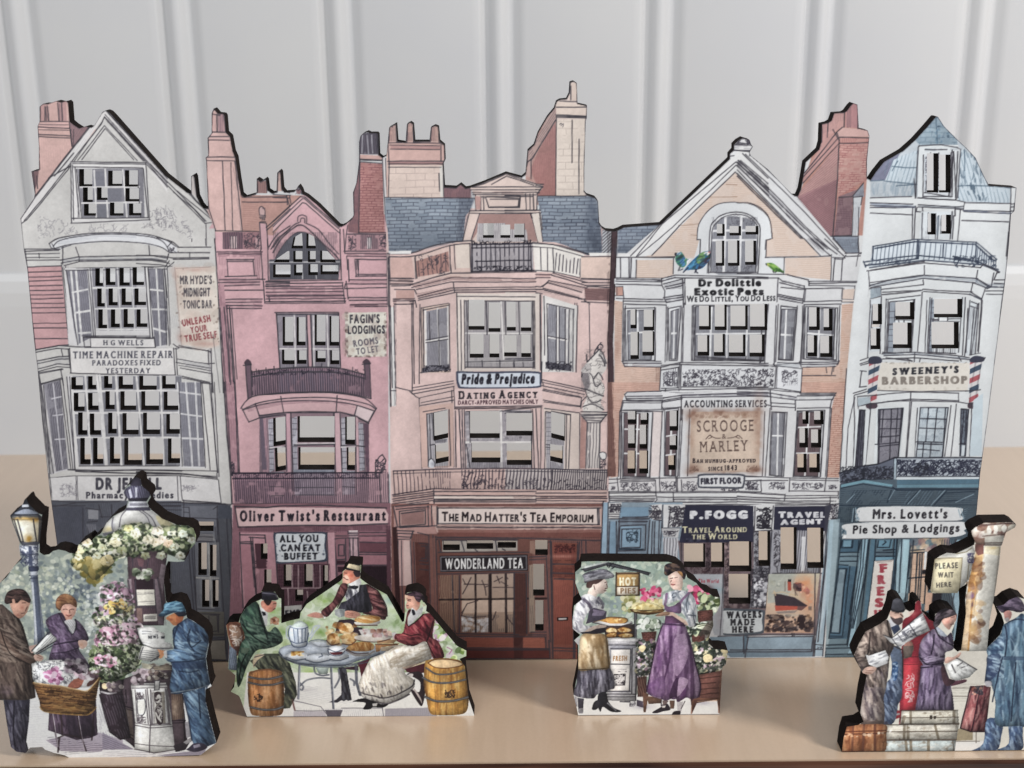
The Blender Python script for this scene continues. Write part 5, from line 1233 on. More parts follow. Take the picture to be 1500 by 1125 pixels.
# brick walls of the upper floors
at(900,390)
F('cdb0a0',"0,250 60,260 50,700 70,730 340,740 330,910 90,920 40,1010 35,1125 0,1125",.04);HT("0,250 60,260 50,700 340,740 330,910 70,930 40,1125 0,1125",2.6,1,.9,'8a5a48',.45,.2,1.4)
S('8a6256',"20,600",6,30,.3);HT("300,740 340,740 330,910 300,900",1.8,90,1,'5d3a30',.5,.2)
at(890,560);F('c6a090',"20,0 380,0 380,60 120,70 110,140 90,200 80,690 20,700",.05);HT("20,0 380,0 375,60 120,75 90,200 80,690 10,690",2.6,1,.9,'7d4a3c',.5,.15,1.4);F('7d5850',"0,0 30,0 60,690 0,690",.06);HT("0,0 40,0 65,690 0,690",1.8,88,1,'3d2424',.6,.15)
at(1080,350)
F('cfb09f',"765,480 850,470 800,1125 470,1125 475,940 720,930 750,890",.04);HT("765,480 850,470 800,1125 740,1125 752,890",2.7,0,.9,'9a6a54',.55,.25);HT("470,945 800,940 800,1125 470,1125",2.7,0,.9,'9a6a54',.65,.2);L(1.6,"650,940 655,980;700,935 690,990;710,930 705,970;730,920 745,895;730,1090 730,1125;470,1000 720,1000;480,1060 660,1058",j=.5)
at(1080,560);F('cba392',"465,0 800,0 760,660 745,700 655,695 690,190 720,80 465,75",.05);HT("465,0 800,0 790,80 465,75",2.6,0,.9,'7d4a3c',.5,.2);BR("700,110 790,100 752,690 655,690",3.2,12,0,.9,'7d4438',.7,.1)
# upper windows
def SASH(q,glass,bars,holes,fr='d4d5d7',gl='8d8e95',dark='4a4852'):
    B.sub('window');F(fr,q,.02);F(gl,glass,.05);HT(glass,2.0,86,1,dark,.6,.15);L(2.4,bars,col='dcdcdc',a=.95,j=.25)
    P=B.pts(q);o=' '.join(f"{(x - B.ox) * B.sc:.0f},{(y - B.oy) * B.sc:.0f}" for x,y in np.vstack([P,P[:1]]));L(1.5,o,j=.3)
    P=B.pts(glass);o=' '.join(f"{(x - B.ox) * B.sc:.0f},{(y - B.oy) * B.sc:.0f}" for x,y in np.vstack([P,P[:1]]));L(1.3,o,j=.3)
    HOLE(holes);B.back()
at(900,390)
SASH("75,310 300,305 295,690 70,695","95,325 285,320 270,685 100,685","100,492 285,478;170,320 175,685","118,315 163,455|215,318 292,470|118,480 180,680|205,475 292,655")
L(1.6,"65,250 60,700 75,735;80,290 85,690;295,300 300,690;55,695 340,695;65,710 345,710;75,735 340,738;380,290 370,700;390,300 385,690;500,300 490,700;510,270 500,700",j=.35);HT("60,698 345,698 345,735 75,735",2.1,0,1,'5d5a66',.5,.2);HT("50,300 75,300 80,690 55,690",2,88,1,K,.5,.2)
SASH("395,310 490,290 460,690 400,690","415,330 470,312 450,680 410,680","415,492 465,490;440,320 432,680","")
HT("470,300 490,290 465,690 450,690",1.7,88,1,K,.55,.1)
SASH("580,285 1125,285 1095,695 575,690","595,295 1120,292 1090,690 590,685","590,495 1110,492;712,290 700,680;825,290 822,680;975,290 965,690","620,288 707,465|735,280 823,468|850,288 977,465|993,275 1120,468|610,505 695,655|728,495 810,657|838,500 960,660|990,500 1100,662")
L(1.6,"595,660 1090,690;600,670 1085,695;680,660 685,690;965,660 960,690;1080,660 1070,705;590,300 585,690;570,290 565,690",j=.3)
at(1080,350)
SASH("320,490 440,505 405,890 300,885","325,515 430,515 395,885 305,880","360,510 345,885;315,700 400,705","")
L(1.5,"285,490 270,930;300,480 280,900;440,490 410,890;490,480 460,900;330,495 440,505;480,490 470,900",j=.35);HT("405,510 435,510 400,890 380,890",1.7,94,1,K,.55,.1)
SASH("500,495 735,505 725,890 490,880","515,505 715,515 700,880 505,870","605,500 590,880;510,690 700,705","525,500 605,668|632,510 697,672|515,705 585,860|607,710 697,865")
L(1.6,"750,490 740,890;700,505 690,880;720,510 705,885;490,490 480,880;460,905 745,900;475,920 740,915;480,940 720,935;455,900 470,940;745,890 735,920;510,870 720,885;190,470 165,910;225,475 200,910",j=.35);HT("460,900 748,895 735,935 480,940",2,0,1,'5d5a66',.5,.2)
L(1.6,"0,910 260,925 460,905;0,935 290,935;285,930 475,950;295,905 470,915;265,915 285,940 275,1085;295,940 290,1090;475,950 465,1125;0,1090 300,1095 460,1120",j=.35);HT("290,905 475,915 470,950 290,935",2,3,1,'6d7a86',.6,.2);F('d2d3d6',"295,945 472,955 462,1115 290,1090",.02);SC("325,960 440,1080",36,8,1.1,K,.7);HT("325,965 440,1075",3,92,.9,K,.4,.3);SC("0,950 275,1085",150,5,1.1,K,.7)
# frieze with ornament
at(900,390)
B.sub('frieze','white ornamental frieze between the floors')
F('d0d1d4',"340,740 480,700 1125,710 1300,710 1300,1090 1125,890 480,905 340,910",.02,a=.0)
F('cfd0d2',"490,725 1150,735 1150,885 490,885",.02);SC("500,755 1150,880",330,5,1.2,K,.75);at(1080,350);F('cfd0d2',"0,945 275,945 270,1085 0,1080",.02);SC("0,950 268,1082",140,5,1.2,K,.75);at(900,390);F('cfd0d2',"345,760 470,735 465,905 335,905",.02);SC("355,770 460,880",40,9,1.2,K,.7);HT("390,755 465,745 455,870 385,875",3.2,95,1.1,K,.7,.1)
B.back()
L(1.7,"340,740 480,705 1125,712;345,725 480,720 1125,730;340,745 330,905;480,710 475,910;490,720 485,900;345,760 470,740;345,895 470,890;340,910 480,905 1125,890;330,920 490,930 1125,910;490,885 1125,882;470,740 462,890;375,900 370,925",j=.35);HT("340,720 480,705 480,725 345,745",1.8,-10,1,K,.5,.2)
# cornice above the accounting floor
F('d3d3d4',"75,935 90,920 340,915 480,930 1125,900 1125,960 500,965 355,1000 75,985",.015)
L(1.8,"75,940 95,922 340,915;75,940 90,975;80,955 350,950;85,970 360,965;90,980 355,980;360,965 490,945 1125,925;370,980 495,960 1125,950;350,995 495,970;355,1050 490,1030;60,990 45,1060;60,985 350,990;345,1050 350,990 370,980;490,950 490,1125;70,1055 345,1050;380,1060 460,1045",j=.35);HT("490,935 1125,915 1125,955 490,965",2,-1,1.1,'4d4a5a',.6,.15);HT("85,930 350,930 350,975 90,975",2.2,0,.9,'6d6a76',.45,.3)
T("ACCOUNTING SERVICES","510,1032 1115,1030",48,'25232b',b=1.5,serif=3,gap=4)
at(1080,560);L(1.8,"0,50 240,55 465,75;0,70 250,80 430,110;0,90 245,105 440,130;240,60 250,200;245,150 420,160;250,175 420,185;425,130 425,205;460,80 725,78;440,100 720,98;450,130 700,125;720,80 695,130;440,190 680,185;690,130 680,190;440,210 640,205;215,165 240,170;465,90 710,88",j=.35);HT("0,60 245,70 440,105 440,130 250,105 0,90",2,4,1.1,'4d4a5a',.6,.15);HT("450,85 720,80 700,125 450,130",2.4,0,.9,'6d6a76',.5,.25)
# title sign
at(900,390)
B.sub('sign','white board lettered for an exotic pet shop')
F('d5d5d5',"520,95 1125,95 1185,98 1185,275 525,280",.012)
T("Dr Dolittle","615,146 1075,143",48,'18171c',b=5,gap=4);T("Exotic Pets","585,211 1095,208",48,'18171c',b=5,gap=3);T("We Do Little, You Do Less","530,261 1180,252",42,'25242b',b=1.5,small=.8,gap=6);B.back()
# accounting floor windows
at(890,560)
F('c9bdbb',"100,210 160,215 150,690 80,690",.02,a=.6);F('d6c9c6',"325,215 405,210 380,690 310,690",.03)
SASH("105,220 330,215 305,695 110,700","120,225 300,230 285,690 115,690","120,342 290,345;120,520 285,522;222,225 205,690","148,210 212,305|242,222 298,308|150,312 207,482|235,312 292,487|147,500 207,668|233,500 298,668",gl='6f5d60',dark='2f2028')
SASH("420,200 520,190 500,690 415,685","430,215 515,205 495,685 418,680","428,395 500,385;425,535 500,525;470,200 460,680","455,208 518,355|455,393 512,495|445,535 497,642",gl='6f5d60',dark='2f2028')
L(1.7,"100,210 95,700;90,215 80,690;330,225 310,700;400,210 380,700;115,145 100,210;400,180 410,205;535,190 515,685;550,200 525,690;600,200 585,685",j=.35);L(1.4,"100,205 405,215;105,150 400,150;405,190 510,185",j=.3)
at(1080,560)
SASH("250,215 365,220 340,690 235,680","258,220 350,225 325,690 240,680","300,215 290,690;250,390 335,392","")
HT("330,225 365,225 340,690 325,690",1.8,92,1,K,.6,.1)
SASH("445,215 640,205 605,695 410,690","450,225 625,212 590,690 415,685","435,330 610,325;430,520 600,518;525,215 495,690","478,212 523,305|562,210 632,308|455,335 518,478|540,345 615,478|440,522 508,660|528,522 605,660",gl='6f5d60',dark='2f2028')
L(1.7,"690,190 655,695;640,205 610,690;680,190 645,690;440,210 410,690;240,190 205,685;200,215 185,685",j=.35)
# parchment sign
at(890,560)
B.sub('poster','brown parchment accounting sign')
F('c9b3a0',"612,215 1120,215 1110,655 600,660",.05);at(1080,560);F('c9b3a0',"0,215 165,210 140,655 0,655",.05);at(890,560)
S('8a6656',"625,240",14,14,.8);S('8a6656',"870,215",60,7,.7);S('8a6656',"1100,250",10,40,.6);S('7d5a4c',"620,640",14,10,.8);S('7d5a4c',"1085,640",14,10,.8);S('9a7866',"610,430",8,40,.5);S('8a6656',"860,660",50,4,.5);S('9a7866',"1110,450",8,40,.5);D("615,215 1105,265",'9a7866 a88a76 8a6656',60,3,.3);SC("600,610 670,655",14,7,1,'5d3f35',.6);SC("1010,610 1095,655",14,7,1,'5d3f35',.6);SC("650,245 1080,262",20,6,.8,'6d4f42',.4)
T("SCROOGE","655,362 1072,355",80,'5a4640',b=0,serif=4,gap=5);T("MARLEY","675,512 1030,500",76,'5a4640',b=0,serif=4,gap=5);T("&","838,413 868,412",34,'5a4640',b=0);L(1.4,"~720,415 745,390 760,395 790,408 825,410;~750,385 765,400 740,412;~985,412 960,390 945,395 915,405 880,408;~950,388 940,402 965,410",col='5a4640',j=.2)
T("Bah humbug-approved","622,590 1085,586",32,'2d2226',b=2,serif=3,small=.8,gap=4);T("since 1843","738,648 948,643",36,'2d2226',b=2,serif=3,small=.75,gap=5);B.back()
at(890,560)
# frieze strip, FIRST FLOOR plate
F('cfcccc',"10,705 700,695 1125,700 1125,800 10,800",.02);at(1080,560);F('cfcfd0',"0,690 745,700 740,800 0,800",.02);at(890,560)
SC("95,735 345,795",60,7,1.1,K,.7);SC("390,725 500,795",32,7,1.1,K,.7);SC("550,725 660,795",34,6,1.1,K,.7);SC("25,750 60,790",8,7,1.1,K,.6);SC("830,775 970,797",26,5,1.1,K,.7);SC("1005,725 1100,790",26,8,1.1,K,.7)
L(1.6,"10,740 70,735;70,700 80,800;95,720 345,712;90,730 345,722;380,690 385,800;350,715 355,800;510,690 515,800;540,715 545,800;10,710 700,695;1000,690 1125,695;500,690 505,800;8,800 345,800;355,800 700,798 1125,800;1010,720 1125,715",j=.35)
at(1080,560);SC("230,730 350,785",34,8,1.1,K,.7);SC("400,735 630,785",52,7,1.1,K,.7);SC("665,750 730,785",16,7,1.1,K,.7);SC("60,725 160,790",24,9,1.1,K,.7);L(1.6,"50,685 385,700 740,705;60,720 370,718;390,715 740,720;170,720 175,795;385,700 380,800;650,700 640,800;20,800 340,820;380,795 740,800",j=.35)
at(890,560)
B.sub('sign','grey plate lettered FIRST FLOOR');F('4a4d58',"~660,700 675,672 830,668 990,672 1008,700 1000,760 975,780 830,778 680,775 660,755",.03);F('d0d0d2',"~672,708 685,685 830,680 978,685 995,705 988,750 968,766 830,764 690,762 672,750",.03);T("FIRST FLOOR","683,745 980,738",40,'2b2833',halo='555564',hw=3,b=2,gap=7);B.back()
# ground floor cornice
F('d2d1d0',"10,805 345,805 360,830 350,870 10,880",.02);F('d4d4d4',"350,810 1125,805 1125,890 480,895 350,880",.02)
L(1.8,"10,810 350,808;10,835 355,832;15,850 350,855;15,865 340,870;10,880 330,875;105,885 340,890;355,810 1125,806;365,840 1125,845;480,855 1125,860;350,880 1125,875;355,885 480,895;350,800 360,860 345,880;480,805 485,900;550,900 1125,890;10,805 12,880",j=.4);HT("10,840 350,840 345,868 10,868",2.2,0,1.2,K,.55,.2);HT("360,850 1125,850 1125,875 360,880",2.4,0,1,K,.5,.25)
at(1080,560);F('d4d4d4',"0,800 345,820 745,805 740,900 0,890",.02);L(1.8,"0,805 345,825;0,835 340,850;0,855 345,870;350,830 745,830;350,850 740,845;0,875 330,885;280,885 680,885;350,820 345,870;740,800 740,850;680,840 680,900;350,870 720,870;280,900 680,895",j=.4);HT("0,838 340,850 340,872 0,858",2,2,1.1,K,.55,.2)
# ground floor: blue shop
at(860,700)
F('8c9eac',"120,180 700,180 690,620 680,1350 90,1350 95,620",.05);F('8fa9bd',"120,180 160,180 145,580 100,580",.04);F('7a96ac',"165,320 215,320 210,580 155,580",.05)
B.sub('door','blue panelled door of the travel shop');F('7c8d9d',"235,215 460,210 450,580 220,590",.05);F('7896ae',"245,215 450,215 445,285 245,290",.04);F('83a0b6',"240,360 405,350 400,520 235,530",.04);L(2.2,"235,300 450,300;230,320 440,320;245,350 430,345 425,530;240,360 235,520 410,525;255,375 395,370 390,510 250,512 255,375;230,535 420,530;260,290 445,285",j=.35);F('26323f',"232,514 415,518 415,530 230,528",0,.85);SC("285,380 375,475",26,12,1.4,'26323f',.8);HT("235,300 440,345",2.2,0,1.1,K,.5,.2);B.back()
L(2,"155,180 145,580;115,185 100,580;215,320 215,585;165,320 155,580;235,310 220,580;460,310 440,580;480,320 470,580;495,320 490,585;550,330 530,590;530,310 520,590",j=.35);HT("500,310 550,310 535,590 490,590",2,88,1,K,.4,.25)
F('d3d1d0',"160,185 255,180 245,215 230,300 160,300",.03);SC("162,188 248,255",40,9,1.3,K,.8);L(2,"160,265 235,265;160,280 235,285;165,300 230,300;160,225 240,235;160,215 250,205",j=.4);F('d3d1d0',"465,200 550,190 545,305 490,310 450,285 480,245",.03);SC("455,200 548,300",40,10,1.3,K,.8);L(2,"455,240 540,245;460,285 540,290;490,305 545,310",j=.4)
F('cfcfcf',"555,195 720,195 690,360 560,365",.03);SC("595,205 720,360",60,12,1.5,K,.85);L(2,"555,200 550,365;610,215 595,360;545,370 680,370",j=.35);F('c9c9ca',"545,370 680,370 665,440 560,435",.03);HT("548,375 680,435",3,0,1.1,K,.6,.2);SC("560,385 670,430",20,9,1.2,K,.7);F('c3c3c8',"555,440 668,440 662,620 560,600",.03);HT("555,440 668,440 662,620 560,600",4.4,90,1.5,K,.8,.05)
F('3a3a45',"668,440 700,440 700,630 664,625",.05,a=.0)
at(0,0,1)
F('77666a',"993,792 1204,792 1200,930 1072,930 1000,860",.06);F('8c8f98',"1120,780 1204,775 1200,850 1120,850",.05)
at(860,700)
HT("670,470 1005,470 1005,720 700,680",2.6,89,1,'2f2028',.6,.15);SC("680,640 980,710",60,9,1.2,'3f2a30',.7)
L(2,"870,480 895,655;690,480 690,620;1000,480 1000,960;700,640 1000,650",j=.3);F('5c4a50',"865,470 905,470 905,655 880,655",.05);SC("868,480 905,700",40,8,1.1,'22181e',.7)
at(1040,760)
F('6b5a5f',"105,160 140,160 140,640 100,640",.06);D("105,160 140,640",'3f2f36 8c7a7c a88f8c',120,2,.6);SC("105,160 140,640",40,8,1.1,'22181e',.6);HT("140,385 290,405",2.2,90,1.1,'3f2a30',.6,.1);F('4a3a40',"100,600 290,615 285,660 90,655",.06);D("100,600 290,655",'6d5a5c 8c7a7c',40,2.5,.5)
F('8b8c93',"320,90 360,90 350,400 320,400",.05);SC("320,100 440,400",120,9,1.2,'2a262e',.7);F('7d7c84',"320,345 440,345 430,650 290,650",.05);SC("300,345 430,655",150,10,1.3,'22202a',.75);D("320,430 420,640",'dcdce0 c9cad0 35313c',90,2.6,.75);L(2,"320,90 300,400 290,650;440,90 440,345 410,650;300,400 430,410;325,95 440,90",j=.3)
F('9a9aa2',"460,80 530,75 515,400 440,405",.05);SC("465,85 530,400",70,9,1.1,'2a262e',.65);F('a0a0a8',"635,75 715,75 710,400 620,400",.05);HT("620,75 720,75 715,400 615,400",3.6,92,1.6,'2a262e',.8,.08);HT("515,365 620,400",3.4,90,1.5,'2a262e',.75,.1);HT("705,360 810,400",3.4,92,1.5,'2a262e',.75,.1);F('dcdcdd',"672,130 700,130 690,380 665,385",.02,a=.8)
L(2.2,"455,80 430,405;460,400 820,400;850,50 800,400;320,60 310,130",j=.3)
# signs
at(860,700)
B.sub('sign','navy sign lettered TRAVEL AROUND THE WORLD');F('2a2a3d',"720,200 1125,200 1218,205 1218,470 675,475 695,360 705,300",.05);at(1040,760);F('2a2a3d',"0,0 318,0 310,165 0,175",.05);at(860,700);D("680,440 1000,475",'1d1c2b 35354a',30,3,.5)
T("P.FOGG","752,297 1177,295",52,'dcdcde',b=6,gap=9,serif=0);T("Travel Around","698,402 1170,396",44,'d6cfa8',b=1,serif=3,small=.78,gap=5);T("the World","766,448 1100,448",42,'d6cfa8',b=1,serif=3,small=.78,gap=5);B.back()
at(1080,560)
B.sub('sign','navy sign lettered TRAVEL AGENT');F('2a2a3d',"272,910 665,905 660,1090 265,1080",.05);T("Travel","300,990 648,988",40,'d6d6da',b=5,small=.92,gap=8);T("Agent","315,1042 625,1035",34,'d6d6da',b=5,small=.95,gap=8);B.back()
F('cfcfcf',"130,910 265,905 250,1080 125,1085",.03);SC("140,915 255,1075",60,14,1.7,'22202a',.85);L(1.8,"130,910 125,1085;265,905 250,1085;130,1090 250,1085",j=.3)
at(1040,760)
HOLE("142,165 303,385|357,90 440,345|517,62 635,370|712,65 832,360|137,403 297,622");at(860,700);HOLE("708,480 865,655|908,475 1005,655")
at(1040,760)
B.sub('sign','white board lettered WAGERS MADE HERE');F('4a525c',"~75,675 100,655 230,660 380,665 405,690 395,740 400,800 380,840 230,850 90,850 70,820 85,750",.04);F('c3c8ca',"~88,690 110,672 230,675 365,680 385,700 380,745 385,800 365,825 230,838 105,838 85,815 98,750",.04);T("WAGERS","120,727 378,722",46,'1d1c22',b=4,serif=3);T("MADE","148,780 330,777",44,'1d1c22',b=4,serif=3);T("HERE","160,832 320,830",42,'1d1c22',b=4,serif=3);B.back()
B.sub('poster','faded poster beside the pie stall');at(940,810,7.5);F('a9adb3',"560,232 895,232 895,905 800,905 640,420",.04);T("The World","620,325 845,330",40,'a83f4c',b=2,serif=2);S('7fa3ad',"820,400",14,8,.5);S('5d3a40',"730,400",10,8,.8);S('8a7a80',"850,700",8,30,.4);L(1.6,"895,235 880,640 860,905");B.back()
at(1040,760)
B.sub('poster','poster of a steamship at sunset')
F('c3bda8',"430,405 805,400 750,835 395,835",.05,g='c49a80');F('a9b0a8',"430,405 640,402 560,600 420,620",.06,a=.8);S('d9966a',"690,470",20,16,.8);S('d88a62',"720,600",14,30,.6);S('c9805c',"700,540",8,9,.8);D("~610,480 660,465 730,520 720,570 660,540",'b86a58 d89a7c 9a5a54 e0a888',26,3,.6);D("610,470 670,530",'3a2a30 5d3a3a',12,3,.8)
F('3a3038',"470,548 520,552 620,575 715,635 690,650 480,640",.06);F('b54f3f',"475,635 645,640 640,665 480,675",.06);F('6d4a48',"640,640 712,638 670,672 640,668",.06);L(1.8,"460,545 530,535 620,560 715,610;470,530 480,560",col='c9b08a');F('b5503f',"568,455 595,455 595,525 570,525",.05);F('2f2428',"570,442 597,442 595,462 570,460");L(1.2,"550,460 550,530;620,480 625,560;610,500 640,560",col='6d5a50');F('8d7f78',"480,680 640,670 620,690 500,695",.06);D("400,700 760,830",'2a2228 3f2f30 5d4a44 241c22 8a7468',150,3,.8);F('2f2226',"~640,735 660,705 690,710 700,740 685,760 655,760");F('2f2226',"655,755 690,755 700,800 650,800");S('d9a878',"725,720",6,8,.6);S('a8b0a8',"600,705",20,3,.4);D("440,440 520,510",'8d958a b8b8a8',14,2.5,.5);D("720,640 745,670",'6d5a50',4,3,.7);B.back()
# plinth and pilasters
F('7f93a2',"0,865 245,860 250,985 0,985",.05);F('8599a8',"275,865 760,855 755,1010 260,1015",.05);F('5d7282',"250,850 280,850 260,1015 235,985",.05);F('6d8292',"100,970 755,965 752,1010 150,1015",.05)
L(2.2,"60,860 400,850 770,850;270,865 755,862;245,855 250,985;280,865 255,1015;150,960 740,958;100,975 740,972;755,860 745,970;270,950 275,960;770,400 765,860 755,1005;600,840 605,860;615,840 618,860",j=.35)
F('9fb5c4',"860,10 925,5 830,925 825,1005 765,1005 770,920",.04);F('b9c9d3',"885,20 915,15 835,700 800,880 780,900",.03,a=.8);L(2,"860,15 835,400 770,915;925,10 840,800 825,1005;770,920 830,925;770,955 825,955;765,1005 770,920;875,40 790,900",j=.3);SC("775,935 825,955",8,6,1.1,K,.6)
at(1080,560);F('d0cfd0',"680,890 755,890 745,1000 665,1000",.03);SC("675,890 750,1000",50,10,1.3,K,.8);F('7fa3b8',"668,1010 745,1005 735,1125 660,1125",.04);L(2,"690,1000 740,1000;680,895 755,890;670,1010 665,1125;745,1005 738,1125",j=.3);F('3a3a48',"640,905 690,895 670,1000 650,1090 640,1090",.05)

# ============ house five: cool white house with a blue shop
at(0,0,1)
H5=B.part('town_house','cool white house with a curved roof, barber sign and blue shop, rightmost in the row')
F('d0d3d4',"1262,374 1264,345 1270,262 1276,262 1300,230 1372,165 1450,270 1492,272 1488,320 1478,360 1432,757 1426,772 1406,972 1207,972 1229,740 1230,692 1238,580 1240,550 1250,446",.018)
at(1275,150)
RF5=B.sub('roof','curved pale slate roof with a tall dormer')
F('b5bec5',"0,560 110,430 240,350 420,165 490,95 545,170 630,260 710,335 770,400 830,530 865,605 1030,625 1020,740 680,730 640,700 350,700 330,690 0,690",.04);F('8fa2ae',"490,95 630,260 640,310 360,310 330,280 420,165",.05);BR("490,95 630,260 640,310 350,310 330,270 420,165",6.5,16,0,.9,'3f5468',.6,.15,tint='73889a',ta=.5);F('7d8098',"0,560 105,430 215,375 105,570 0,575",.05);HT("0,560 215,375 105,570",2,-45,.9,K,.4,.3)
F('bcc9d2',"170,420 340,350 335,600 110,570",.03);F('bcc9d2',"660,340 770,400 830,530 865,610 1030,625 1020,740 640,720",.03);HT("110,430 345,350 335,690 100,570",5,100,1.1,'5d7486',.65,.3,1.5);HT("660,340 770,400 865,610 1030,630 1020,740 640,720",5.5,72,1.1,'5d7486',.7,.25,1.5);ST("0,580 330,690",'8d9eac',40,92,12,1,.6);ST("660,350 860,720",'3f5468',30,72,9,1.2,.7)
L(1.5,"480,110 490,300;160,470 330,480;100,575 330,600;190,610 340,600;0,575 100,570;640,610 860,610 1025,625;865,610 1020,620;200,430 160,500;690,345 690,500",col='4a5f72',j=.5);L(1.8,"490,95 545,170 630,260 710,335 770,400 830,530 865,605 1070,622",j=.3);D("430,170 620,300",'3f5468 5d7d94',26,1.6,.6)
B.back()
F('d4d9db',"355,320 640,310 660,345 630,715 345,715",.015);L(1.7,"355,320 350,330 330,700;360,318 520,310 640,330;400,345 560,345;630,330 660,345 640,700;610,360 625,700;350,700 620,715;600,350 600,680;320,560 330,700;640,360 625,710",j=.35);HT("400,335 640,330 640,350 400,360",2,0,1,'5d6a78',.5,.2)
B.sub('window');F('cfd4d8',"395,380 600,370 585,690 390,690",.02);F('b5bcc4',"400,390 440,390 430,650 395,650",.03);SC("400,390 435,650",30,8,.9,K,.6);F('b5bcc4',"495,390 522,390 510,650 490,650",.03);SC("495,390 520,650",20,8,.9,K,.6);L(1.5,"390,385 385,690;440,370 405,660;500,370 490,660;590,370 585,660;610,360 575,690;395,660 590,690;390,690 600,690;600,400 595,650",j=.35);HT("585,360 612,360 600,690 580,690",1.8,93,1,K,.55,.1)
HOLE("413,372 497,660|502,382 587,660");B.back()
L(1.7,"0,700 300,690;345,700 620,715 690,730;0,735 310,745;0,755 330,765;0,770 320,770;350,750 620,765 680,760;350,765 680,780;0,810 310,825;690,735 1030,740;680,790 1025,800;685,800 1030,815;670,865 1010,875;1030,625 1025,830 1000,1125;1055,740 1050,800;1030,745 1055,742;1030,765 1055,765;1030,795 1050,798;1025,830 1020,900 995,1125;310,770 305,1000;330,760 320,1000;620,765 620,830;660,790 640,1020;380,770 385,805;340,770 335,800 380,805;690,730 680,790;620,780 670,785",j=.35);HT("0,735 330,755 330,775 0,765",1.8,2,1.1,'4a5f86',.6,.15);HT("680,785 1030,800 1025,820 680,800",1.8,1,1.1,'4a5f86',.6,.15);HT("350,750 680,760 680,780 350,770",2,1,1,'5d6a78',.5,.2)
B.sub('window');F('ccd2d6',"370,800 610,800 600,1000 360,1000",.02);HT("385,820 430,1000",2.4,90,.9,K,.4,.3);HT("485,830 520,1000",2.4,90,.9,K,.4,.3);L(1.6,"380,810 375,1000;425,810 420,960;480,815 475,1000;500,830 490,1000;600,800 585,1000;520,830 515,960;610,830 600,1000",j=.35);L(2.4,"495,840 490,970",col='6d7a88',j=.3);HOLE("420,812 478,968|520,822 590,962");B.back()
# top balcony
at(1260,340)
B.sub('balcony','dark railing along the top of the bay')
F('cfd5da',"95,100 400,50 850,75 1000,200 1010,260 60,250 25,220",.02,a=.0)
F('c6cfd6',"100,110 400,60 845,80 985,210 900,240 470,200 60,260",.02)
HT("100,110 415,58 415,190 75,240",5.6,92,1.2,'2f3a50',.85,.02,.4);HT("425,65 845,80 850,215 425,200",7.4,91,1.3,'2f3a50',.85,.02,.5);HT("850,90 1000,215 1000,260 850,215",3.4,88,1.4,'2f3a50',.85,.02,.4)
L(2,"95,105 400,52 850,75 1000,200;110,120 400,68 840,90 980,210;25,220 200,195 420,170 850,215 1010,275;40,245 420,195;95,105 90,200;430,60 425,195;420,55 415,195;850,75 845,210;25,215 40,255;70,260 470,205 890,240 1020,290;610,90 605,180;680,180 800,200;690,190 830,205",col='2a3448',j=.35);SC("680,170 1000,260",60,6,1.3,'2a3448',.75);SC("60,195 400,245",30,6,1.1,'2a3448',.6);B.back()
L(1.7,"50,285 330,245 470,225 880,260;75,280 470,215;470,245 470,310;880,260 900,235 1020,295 1000,300;860,280 850,345;70,390 240,345 465,315 860,340;80,405 460,340 840,370;75,370 460,320;460,350 465,385;160,420 460,385;165,440 455,425;460,420 820,440;465,435 800,455;455,440 420,870;160,460 440,430;810,440 890,490;800,455 890,495;830,370 930,410;850,340 960,400;980,300 960,400 930,415;1000,300 980,350;860,345 950,405;60,290 70,400;825,370 810,440;915,415 890,490 860,870;70,415 150,405 150,460;75,490 150,470;990,350 1060,350;980,375 1060,380;930,400 1060,405;920,430 1055,430;925,455 1040,455;1100,0 1070,300 1040,500 970,1125;1085,0 1075,200",j=.35)
HT("75,380 460,315 860,340 860,368 460,340 80,405",2,-3,1.2,'4a5568',.6,.1);HT("850,345 960,400 930,415 840,370",2,28,1.2,'3a4558',.7,.1);HT("930,375 1060,375 1060,410 930,410",2,0,1.1,'4a5568',.6,.15);F('9aa8b2',"75,415 150,405 152,465 75,490",.04);HT("75,410 150,405 152,470 75,490",1.8,88,.9,K,.4,.2);HT("800,445 890,485 890,500 800,465",1.8,25,1.1,'3a4558',.6,.1);HT("70,290 75,405 60,500 50,500",2,92,.9,K,.4,.2)
# bay windows
B.sub('window');F('c9cfd4',"70,495 155,480 150,870 60,880",.02);HT("70,500 100,500 90,860 70,860",2,92,1,K,.6,.1);L(1.6,"75,500 55,920;90,540 75,860;155,470 145,890;85,680 140,690");F('c9c3bd',"85,675 140,675 140,695 85,695");HOLE("92,525 160,675|78,705 147,858");B.back()
B.sub('window');F('d1d6d8',"190,490 440,465 410,880 175,885",.015);F('9aa5b0',"215,515 265,510 245,880 200,880",.04);HT("215,515 265,510 245,880 200,880",2,92,1,K,.5,.15);HT("205,550 260,850",9,0,1.2,K,.7,.1);HT("250,835 370,880",2.2,90,1,K,.6,.15);L(1.7,"190,490 180,885;205,505 190,880;215,515 200,880;190,495 440,462;220,510 400,495;265,510 250,650;200,680 250,675;390,500 365,880;400,495 375,880;260,640 375,645;280,645 285,660;320,645 322,660");HOLE("258,512 397,640|240,662 378,850");B.back()
